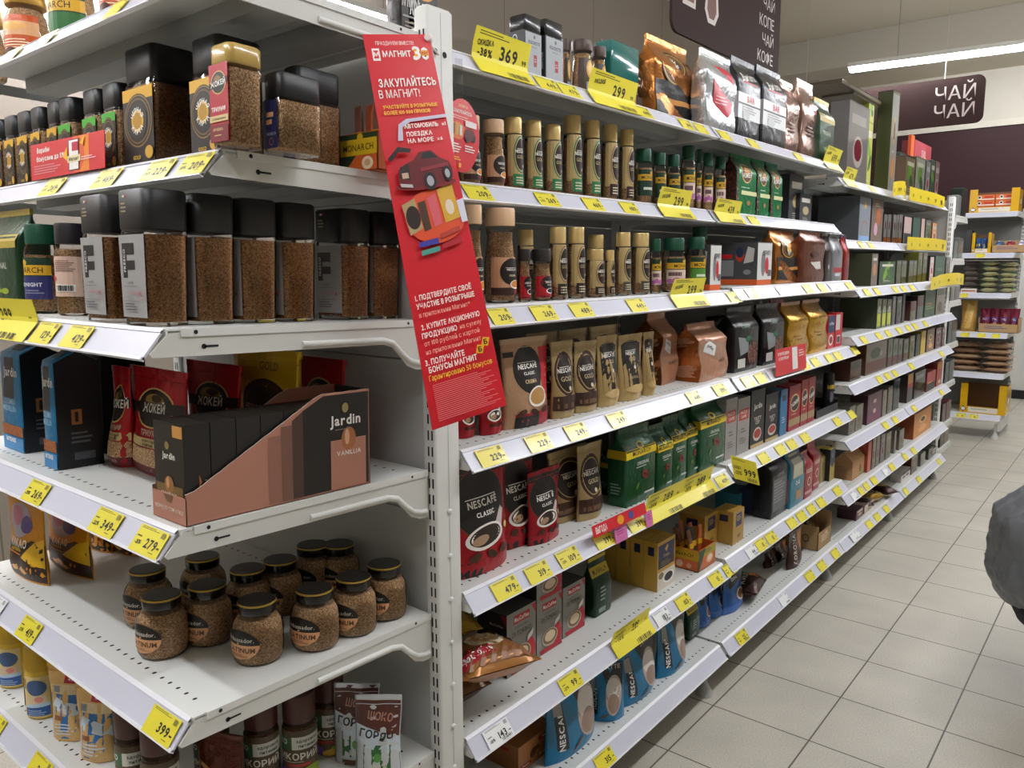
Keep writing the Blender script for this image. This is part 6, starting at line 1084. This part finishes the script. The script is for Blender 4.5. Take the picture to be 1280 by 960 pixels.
wob=ob('shelf_wobbler',b.mesh('shelf_wobbler'),None,cen); thing(wob,'round red promotional disc on a clear strip beside the banner','wobbler')
q=MB(); a=Vector((0,0,0)); q.box(-.009,-.0006,-.03,.009,.0006,.13,mat('f4f4f4',.05,'clear')); st=ob('clear_strip',q.mesh('clear_strip'),wob); st.location=(-.004,-.004,.02); st.rotation_euler=(0,0,math.radians(80))
# red bonus card standing on the end rack
f=EF['D']; yq=f.f-.012; L0,R0=gx(39,yq,1.72),gx(130.5,yq,1.72); zt=lambda px,py:on_y(px,py,yq).z
cb_=card('promo_card',[(L0,yq+.004,zt(39,181)),(R0,yq+.004,zt(130,161)),(R0,yq,f.z+.0005),(L0,yq,f.z+.0005)],[('r',.28,.02,.62,.98,'e8862a'),('e',.3,.5,.2,.5,'e05a2a'),('t','Вернём',-.62,.8,.13,W_,dict(wmax=.5)),('t','бонусами до 5%',-.42,.56,.13,W_,dict(wmax=1.0)),('l',-.9,-.05,.38,.07,4,'e08a90'),('r',.1,.08,.38,.92,'2a2a30'),('r',.12,.1,.36,.9,'efe8e4'),('r',.2,.6,.36,.84,'c02040'),('r',.08,.3,.42,.48,'e8d8a8'),('t','Магнит',.25,.39,.1,'5a4a2a',dict(wmax=.3)),('p',[(-.05,.5),(.08,.75),(.08,.35)],'eeb020'),('p',[(.42,.78),(.55,.98),(.5,.7)],'eeb020'),('l',.45,.85,.4,.06,2,'f0c8c8')],(R0-L0)/2,.085,mat(RED,.35,'',0,.2))
thing(cb_,'red bonus card with a phone picture before the narrow jars','card')
# red cards on the long rack rails
def rcard(row,pl,pr,h,desc,spec,order,zoff=-.03,col=RED):
    fr=GF[row]; x=fr.f+.028; a0,a1=gy(pl,x,fr.z),gy(pr,x,fr.z); z0=fr.z+zoff
    o=card('promo_card',[(x+.006,a0,z0+h),(x+.006,a1,z0+h),(x+.014,a1,z0),(x+.014,a0,z0)],spec,(a1-a0)/2,h,mat(col,.35,'',0,.1)); thing(o,desc,'card')
rcard(4,966,1004,.1,"red promo card clipped to middle bay's fourth shelf",[('t','ОТКРОЙ ДВЕРИ',-.5,.8,.1,W_,dict(wmax=.85)),('t','К ПОКУПКАМ',-.5,.62,.1,W_,dict(wmax=.8)),('r',.05,.1,.4,.95,'e8e4e0'),('l',.5,.9,.8,.1,3,'f0c0c0')],0)
rcard(5,737,803,.03,"narrow red strip above price tags before the green bags",[('t','ВЫГОДА',-.7,.5,.5,W_,dict(wmax=.4)),('e',0,.5,.12,.4,'e8a020'),('e',.4,.5,.1,.35,'4a4a8a')],0,zoff=.004)
for a,b_,k in((765,780,0),(804,812,1)): rcard(5,a,b_,.045,('pink price card between two tags reading 399','pink price card beside the wide promo tag')[k],[('l',-.7,.6,.8,.14,3,'b03080')],0,zoff=-.042,col='d878b0')
a_=on_x(913,569,-1.062); b1=on_y(945,578,a_.y+.05); d_=on_x(918,598,-1.052); c_=b1+(d_-a_)
o=card('promo_tag',[a_,b1,c_,d_],[('l',-.85,.2,.93,.05,2,'6a6420'),('t','999',.35,.42,.28,'191917',dict(wmax=.9)),('t','СКИДКА',-.6,.55,.12,'191917',dict(wmax=.6,rot=5)),('t','-23%',-.6,.32,.15,'191917',dict(wmax=.55)),*[('r',.1+.08*i,.06,.13+.08*i+.012*(i%3),.2,'4a4630') for i in range(9)]],.055,.085,mat('e8da3a',.4,'',0,.1)); reg(o,'yellow promo tag sticking out aslant|reading 999','promo tag',"nearest bay's fifth shelf",2.5)
# hanging direction signs
SGN=mat('3a2a28',.7); SGN.node_tree.nodes['Principled BSDF'].inputs['Specular IOR Level'].default_value=.15
def sign(name,loc,rz,w,h,spec,label,zc,wires,round_=.05,back='34262a'):
    r=empty(name,loc,(0,0,rz)); thing(r,label,'sign','brown hanging signs'); b=MB()
    pts=rrect(w,h,round_,0,n=6); b.loft([[(x,.006,y) for x,y,_ in pts],[(x,-.006,y) for x,y,_ in pts]],SGN,False)
    Dec(b,lambda u,v,o:(u,-.006-o,v-h/2),w/2,h,.5).draw(spec); ob('sign_board',b.mesh('sign_board'),r)
    for x in wires: q=MB(); q.tube([(x,0,h/2-.001),(x,0,ZC-loc[2])],.0018,'c8c4ba',5); ob('hanging_wire',q.mesh('wire'),r)
SG='c9bfba'
w1=3.98-2.885; sign('aisle_sign',(-1.55,(3.98+2.885)/2,2.66),math.pi/2,w1,.47,[('t','ЧАЙ',.86,.66,.1,SG,dict(al='r',bold=0)),('t','КОПЕ',.86,.49,.1,SG,dict(al='r',bold=0)),('t','ЧАЙ',.86,.32,.1,SG,dict(al='r',bold=0)),('t','КОФЕ',.86,.15,.1,SG,dict(al='r',bold=0)),('p',[(-.88,.95),(-.62,.95),(-.65,.25),(-.85,.25)],SG),('p',[(-.85,.93),(-.65,.93),(-.675,.29),(-.825,.29)],'6a3a30'),('p',[(-.5,.95),(-.26,.95),(-.3,.6),(-.26,.3),(-.32,.2),(-.44,.2),(-.5,.3),(-.46,.6)],SG),('p',[(-.47,.93),(-.29,.93),(-.33,.6),(-.3,.31),(-.34,.24),(-.42,.24),(-.46,.31),(-.43,.6)],'6a3a30')],'brown sign with glass drawings and four words hanging over the coffee',ZC,(-.4,.4))
sign('aisle_sign',(-1.72,6.3,2.625),0,1.4,.315,[('t','ЧАЙ',.92,.68,.27,SG,dict(al='r',bold=0)),('t','ЧАЙ',.92,.3,.27,SG,dict(al='r',bold=0))],'brown sign with one word on two lines hanging past the tea',ZC,(-.5,.45))
# ---------------------------------------------------------------- far rack across the aisle's end, and the long rack's far end
YF=7.9; FZ={1:1.955,2:1.613,3:1.271,4:.93,5:.577,6:.212}
far=empty('shelving_unit',(-1.5,8.1,0)); thing(far,'white metal rack of wafers and biscuits at the aisle\'s far end','shelving')
FR={k:Fr('E',YF-.002,z) for k,z in FZ.items()}
for k,f in FR.items(): shelf(far,f,-2.05,-.965,.44,(1,1),(0,0),rib=False)
panels(far,lambda a,b,z:(a,8.352+b,z),-2.03,-.99,.15,1.98,mat('8b8d8c',.55,'paint'),.35)
upright(far,-.988,-.958,8.345,8.405,2.0,'f')
for x in(-2.0,-1.0):
    q=MB(); q.lathe([(.035,0),(.035,.01),(.02,.035),(.01,.06),(.01,.13)],'c9c8c2',12,x,YF+.03); ob('foot',q.mesh('foot'),far)
q=MB(); q.box(-.985,YF+.02,.07,-.965,8.34,.165,WHITE2); ob('base_beam',q.mesh('beam'),far)
for c in far.children: c.location=-far.location
FP={k:f"far rack's {('top','second','third','fourth','fifth','lowest')[k-1]} shelf" for k in FZ}
def yellow_box(w,h,d,hp=.5):
    b=MB(); t=.006; Y='~e0ae10'
    b.box(-w/2,-d/2,0,w/2,d/2,t,Y); b.box(-w/2,d/2-t,t,w/2,d/2,h*.92,'6a4a2a'); b.box(-w/2,-d/2,t,w/2,-d/2+t,h*.22,Y)
    for s in(-1,1):
        b.box(min(s*w/2,s*(w/2-t)),-d/2,t,max(s*w/2,s*(w/2-t)),d/2,h*.95,Y); b.box(min(s*w/2,s*(w/2-w*.16)),-d/2-.0005,0,max(s*w/2,s*(w/2-w*.16)),-d/2+t,h,Y)
    D=Dec(b,flat(-d/2-.0005),w/2,h,1); D.draw([('r',-.62,.03,.66,.2,'e8e0d0'),('l',-.5,.5,.15,.05,1,'8a7a70'),('p',[(-.98,.12),(-.84,.02),(-.7,.12),(-.84,.24)],'1d1d22'),('e',-.84,.13,.09,.06,'e8e4dc')]); D2=Dec(b,face_r(w,d),d/2,h,1); D2.draw([('p',[(-.5,.4),(0,.2),(.5,.4),(0,.7)],'1d1d22'),('e',0,.44,.25,.12,'e8e4dc')])
    return Proto('display_box',b.mesh('display_box'))
def atE(k,pl,pr,pt,s,fn,desc,cat,d,order,h=None,**o_):
    f=FR[k]; y=f.f+s; x0,x1=gx(pl,y,f.z),gx(pr,y,f.z); H=h or gz(pt,(x0+x1)/2,y)-f.z
    o=fn(w=x1-x0,h=H,d=d,**o_).place(((x0+x1)/2,y+d/2,f.z+.001),(0,0,0)); reg(o,desc,cat,FP[k],order); return o,x0,x1,y,H
def bar(w,h,d,c='e0702a'):
    return b_box('wafer_bar',w,h,d,c,[('r',-.95,.1,.95,.3,'f0e8d8'),('e',-.45,.55,.2,.3,'f0ece4'),('e',-.45,.55,.12,.18,'1d1d22'),('r',.0,.4,.8,.75,'c83a1a')])
o,x0,x1,y,H=atE(1,1211,1273,236,.03,yellow_box,'yellow display box of orange wafer bars','box',.2,0)
for j in range(3):
    for i in range(2):
        w=(x1-x0-.04)/2; t=bar(w=w-.006,h=.047,d=.12).place((x0+.02+w*(i+.5),y+.11,FZ[1]+.008+.049*j),(0,0,0)); reg(t,'wafer bar in the yellow box','wafer bar',FP[1],j+.1*i,'from the bottom')
o,x0,x1,y,H=atE(2,1214,1238,291,.04,yellow_box,'blue and yellow display box of small packs','box',.15,0)
for i in range(3):
    t=b_pouch('snack_pack',.04,.12,.02,'*2a5a9a',[('r',-.8,.3,.8,.6,'d8c83a')],None,i,zip_=False).place((x0+.035+.043*i,y+.09,FZ[2]+.009),(0,0,0)); reg(t,'blue snack pack in the blue box','snack pack',FP[2],i)
def kraft_tray(w,h,d):
    b=MB(); t=.004; m='%b8956a'
    for a in((-w/2,-d/2,w/2,-d/2+t,h*.6),(-w/2,d/2-t,w/2,d/2,h),(-w/2,-d/2,-w/2+t,d/2,h),(w/2-t,-d/2,w/2,d/2,h)): b.box(a[0],a[1],0,a[2],a[3],a[4],m)
    b.box(-w/2,-d/2,0,w/2,d/2,t,m); Dec(b,flat(-d/2),w/2,h*.6,1).draw([('l',-.7,.6,.75,.2,2,'6a5a8a')]); return Proto('display_box',b.mesh('display_box'))
o,x0,x1,y,H=atE(2,1239,1283,300,.04,kraft_tray,'kraft tray heaped with shiny packs','box',.22,1)
for i in range(6):
    t=pillow(w=.05,h=.085,d=.085,c=('*4a6a9a','*9a3040','*b8b8c8')[i%3],des=[('e',0,.5,.4,.3,'d8d8e0')]).place((x0+.048+.079*(i%3),y+.06+.095*(i//3),FZ[2]+.012),(0,0,.06*(i%3-1))); reg(t,('blue shiny','red shiny','silver shiny')[i%3]+' pack in the kraft tray','snack pack',FP[2],i)
atE(2,1206,1213,288,.08,tb('1c1c1e','28282a',()),'narrow black carton behind the blue box','box',.1,2)
def stack(k,pl,pr,n,hh,s,fn,desc,cat,d,order,cols):
    f=FR[k]; y=f.f+s; x0,x1=gx(pl,y,f.z),gx(pr,y,f.z)
    for i in range(n):
        c=cols[i%len(cols)]; o=fn(w=x1-x0-.028,h=hh*.9,d=d,**c).place(((x0+x1)/2+rnd.uniform(-.006,.006),y+d/2,f.z+.002+hh*i),(0,0,rnd.uniform(-.05,.05))); reg(o,desc,cat,FP[k],i,'from the bottom')
GP=[dict(c='*c9c49a',des=[('r',-.9,.05,-.5,.95,'4a9a4a'),('e',.2,.5,.3,.35,'b0583a')]),dict(c='*bdb894',des=[('r',-.9,.05,-.3,.95,'4a9a4a'),('e',.2,.5,.3,.35,'b0683a')]),dict(c='*c9c49a',des=[('r',.5,.05,.9,.95,'4a9a4a')])]
stack(3,1200,1221,6,.046,.05,pillow,'dull grey-brown packet in the stack','packet',.2,0,[dict(c='*7a706a',des=[('r',-.8,.1,.8,.3,'c9b8a8')])])
stack(3,1223,1246,6,.046,.03,pillow,'pale green wafer packet, middle stack','packet',.2,1,GP)
stack(3,1246.5,1268,6,.044,.06,pillow,'pale green wafer packet stacked beside the upright','packet',.2,2,GP[::-1])
atE(3,1201,1220,361,.005,bx('e8e2d8',[('r',-.9,.3,.9,.6,'b0583a')],(),None,None,'snack_pack'),'white flat pack before the grey stack','packet',.04,3)
f=FR[4]
atE(4,1199,1219,376,.05,pch('*b8904a','*b8904a',[('p',[(-.8,.1),(.3,.1),(.6,.8),(-.2,.9)],'d8b060')],'biscuit_bag'),'tall yellow bag of straw biscuits','bag',.07,0)
o,x0,x1,y,H=atE(4,1222,1272,398,.03,kraft_tray,'kraft tray with biscuit bags','box',.2,1)
for i in range(4):
    t=b_pouch('biscuit_bag',.074,.2,.05,'*7a2038',[('r',-.9,.4,.9,.62,'2a4a9a'),('r',-.8,.05,.8,.38,'c8965a'),('l',-.5,.5,.56,.04,2,'d8d8e8')],None,i*1.,zip_=False).place((x0+.043+.0715*i,y+.05+.015*(i%2),f.z+.008),(0,0,0)); reg(t,'biscuit bag in the kraft tray','bag',FP[4],i)
CK=[dict(c='*c8a98a',des=[('e',-.1,.5,.24,.3,'b02a2a'),('e',.5,.5,.2,.2,'8a6040'),('e',-.6,.5,.2,.2,'8a6040')]),dict(c='*b8977a',des=[('e',.3,.5,.24,.3,'b02a2a'),('e',-.4,.4,.2,.25,'8a6040')])]
stack(5,1186,1224,5,.052,.05,pillow,'clear cookie bag with red badge, inner stack','bag',.25,0,CK)
stack(5,1226,1262,5,.052,.03,pillow,'clear cookie bag with red badge, outer stack','bag',.25,1,CK[::-1])
o,x0,x1,y,H=atE(6,1199,1256,481,.03,yellow_box,'large yellow display box, nearly empty','box',.28,0)
for i in range(3):
    t=bar(w=.1,h=.03,d=.1,c='*d8b83a').place((x0+.09+.104*i,y+.1,FZ[6]+.008),(0,0,0)); reg(t,'yellow wafer pack left in the large box','wafer bar',FP[6],i)
for k,l in((3,[(1201,1210,'')]),(4,[(1201,1212,''),(1222,1232,''),(1240,1250,'')]),(6,[(1195,1208,'19','39'),(1211,1223,'19','39')]),(2,[(1220,1231,'')])):
    for q in l:
        a0,a1=gx(q[0],FR[k].f-.02,FR[k].z-.02),gx(q[1],FR[k].f-.02,FR[k].z-.02); tag(FR[k],a0,a1,q[2],FP[k],pct='39' if len(q)>3 else None)
# far end of the long rack, facing away
fe=empty('shelving_unit',(-1.6,6.5,0)); thing(fe,'white end shelves beyond the last tea bay, facing away','shelving')
FB={k:Fr('B',6.73,z) for k,z in {1:1.86,2:1.56,3:1.26,4:.95,5:.66,6:.36,7:.18}.items()}
for k,f in FB.items(): shelf(fe,f,1.14,2.1,.44,(1,1),(0,0),rib=False)
upright(fe,-1.175,-1.14,6.215,6.285,1.98,'f')
panels(fe,lambda a,b,z:(a,6.245+b,z),-2.1,-1.18,.1,1.96,mat('b9bab8',.5,'paint'),.35)
for c in fe.children: c.location=-fe.location
n=0
for k,lst in {1:[('3a4a42',.2,'dark green gift box'),('c9cac6',.14,'clear-topped box')],2:[('c4c6c4',.15,'pale wrapped box'),('a9b8b0',.13,'pale wrapped box')],3:[('b8a8a8',.14,'pinkish wrapped box'),('c8c8c4',.12,'pale wrapped box')],4:[('8a9294',.16,'grey slim box'),('6a7274',.16,'grey slim box')],5:[('3a4a4a',.15,'dark slim box'),('4a5a5a',.15,'dark slim box')],6:[('7a2a30',.14,'red slim box'),('5a2a30',.14,'red slim box')],7:[('b8a068',.12,'beige and gold slim box'),('4a3a34',.12,'brown slim box')]}.items():
    for i,(c,h_,desc) in enumerate(lst):
        w_=.07; o=tb(c,c,D_BOX,None,1)(w=w_,h=h_,d=.16 if i==0 else .12).place((-1.147-w_/2-.004 if i==0 else -1.147-w_/2-.004,6.715-.085 if i==0 else 6.715-.25,FB[k].z+.001),(0,0,math.pi)); reg(o,desc,BXX,f"{('top','second','third','fourth','fifth','sixth','lowest')[k-1]} shelf beyond the last tea bay",i,'from the back')
# ---------------------------------------------------------------- crouching shopper at the picture's edge
PX,PY=-.155,3.32
def blob(name,tubes,m,parent=None,vox=.014,smooth=6,disp=0.):
    b=MB()
    for pts,rs in tubes:
        P=[Vector((PX+p[0],PY+p[1],p[2])) for p in pts]
        b.tube(P,rs,m,14)
        for p,r in ((P[0],rs[0]),(P[-1],rs[-1])):
            b.lathe([(r*math.cos(t*math.pi/10),p.z+r*math.sin(t*math.pi/10)) for t in range(-5,6)],m,14,p.x,p.y)
    if disp:
        pass
    o=ob(name,b.mesh(name),parent); md=o.modifiers.new('join','REMESH'); md.mode='VOXEL'; md.voxel_size=vox; md.use_smooth_shade=True
    ms=o.modifiers.new('even','SMOOTH'); ms.factor=.5; ms.iterations=smooth
    if disp:
        tx=bpy.data.textures.new('creases','CLOUDS'); tx.noise_scale=.045; tx.noise_depth=2
        mdp=o.modifiers.new('creases','DISPLACE'); mdp.texture=tx; mdp.strength=disp; mdp.texture_coords='LOCAL'
    return o
SK=mat('c99a80',.5); JK=mat('74777d',.42,'cloth'); NV=mat('161a26',.7,'cloth')
tor=[((.0,0,.43),(.06,0,.6),(.16,0,.78),(.22,0,.9)),(.13,.13,.15,.12)]
arms=[]; hands=[]
for s in(-1,1):
    sh=(.22,.17*s,.88); el=(.36,.24*s,.68); wr=(.56,.14*s,.66); arms.append(((sh,el,wr),(.05,.042,.03)))
    hands.append(((wr,(.60,.13*s,.655),(.64,.12*s,.65)),(.026,.03,.028)))
    for i,(L_,dy) in enumerate(((.06,-.025),(.07,-.008),(.065,.009),(.05,.025))):
        a=(.64,.12*s+dy,.65); hands.append(((a,(.64+L_*.5,.12*s+dy*1.1,.648),(.64+L_*.85,.12*s+dy*1.1,.625)),(.0095,.0085,.007)))
    hands.append((((.60,.13*s-.02*s,.655),(.625,.13*s-.05*s,.65),(.65,.13*s-.058*s,.64)),(.012,.01,.008)))
legs=[]
for s in(-1,1): legs.append((((.0,.09*s,.42),(.36,.15*s,.47),(.14,.14*s,.10)),(.095,.065,.045))); legs.append((((.14,.14*s,.09),(.24,.15*s,.045),(.33,.16*s,.035)),(.04,.036,.03)))
head=[(((.22,0,.9),(.27,0,.99)),(.06,.055)),(((.29,0,1.06),(.305,0,1.12)),(.085,.088)),(((.37,0,1.06),(.405,0,1.045)),(.02,.012)),(((.3,.085,1.07),(.3,.095,1.09)),(.014,.014)),(((.3,-.085,1.07),(.3,-.095,1.09)),(.014,.014)),(((.345,0,1.01),(.36,0,1.0)),(.04,.03))]
body=blob('person',[tor]+arms+hands+legs+head,SK,None,.0075,3)
jk=[(((-.075,0,.45),(-.06,0,.53),(.03,0,.62),(.16,0,.73),(.25,0,.86)),(.19,.225,.21,.19,.12))]
for s in(-1,1):
    jk.append((((-.05,.1*s,.46),(-.03,.1*s,.54),(.08,.1*s,.66)),(.17,.195,.175))); jk.append((((.2,.15*s,.86),(.36,.25*s,.67),(.53,.15*s,.66)),(.095,.08,.055)))
jk+=[(((.16,-.17,.83),(.2,0,.895),(.16,.17,.83)),(.12,.125,.12)),(((.2,0,.88),(.245,0,.955)),(.1,.082))]
jacket=blob('jacket',jk,JK,body,.010,7,.022)
tr=[]
for s in(-1,1): tr.append((((-.02,.09*s,.37),(.36,.15*s,.475),(.13,.14*s,.11)),(.15,.095,.07)))
blob('trousers',tr,NV,body,.011,6,.01)
for s in(-1,1): blob('shoe',[(((.09,.14*s,.05),(.2,.15*s,.045),(.34,.16*s,.035)),(.045,.047,.035))],mat('1c1c1e',.5),body,.008,4)
blob('hair',[(((.255,0,1.08),(.275,0,1.135)),(.085,.09))],mat('2a1d16',.6),body,.008,3)
for s in(-1,1):
    q=MB(); q.lathe([(.0,-.008),(.007,-.004),(.009,0),(.007,.004),(0,.008)],'1a1512',10); e=ob('eye',q.mesh('eye'),body); e.location=(PX+.382,PY+.032*s,1.085)
thing(body,'person in a dark grey puffy jacket crouching on the tiles','person')
# ---------------------------------------------------------------- labels
def finish():
    by={}
    for r in REG: by.setdefault((r[1].split('|')[0],r[3]),[]).append(r)
    for (desc,place),rs in by.items():
        rs.sort(key=lambda r:r[4])
        base=desc
        for i,(o,full,cat,_,_,anchor) in enumerate(rs):
            desc=full.replace('|',' ')
            lab=f"{desc}, {place}" if len(rs)==1 else f"{desc}, {NTH[i]} {anchor}, {place}"
            o['label']=lab; o['category']=cat
            if len(rs)>1: o['group']=f"{base} set, {place}"
            if len(lab.split())>16: print('LONG',len(lab.split()),lab)
finish()
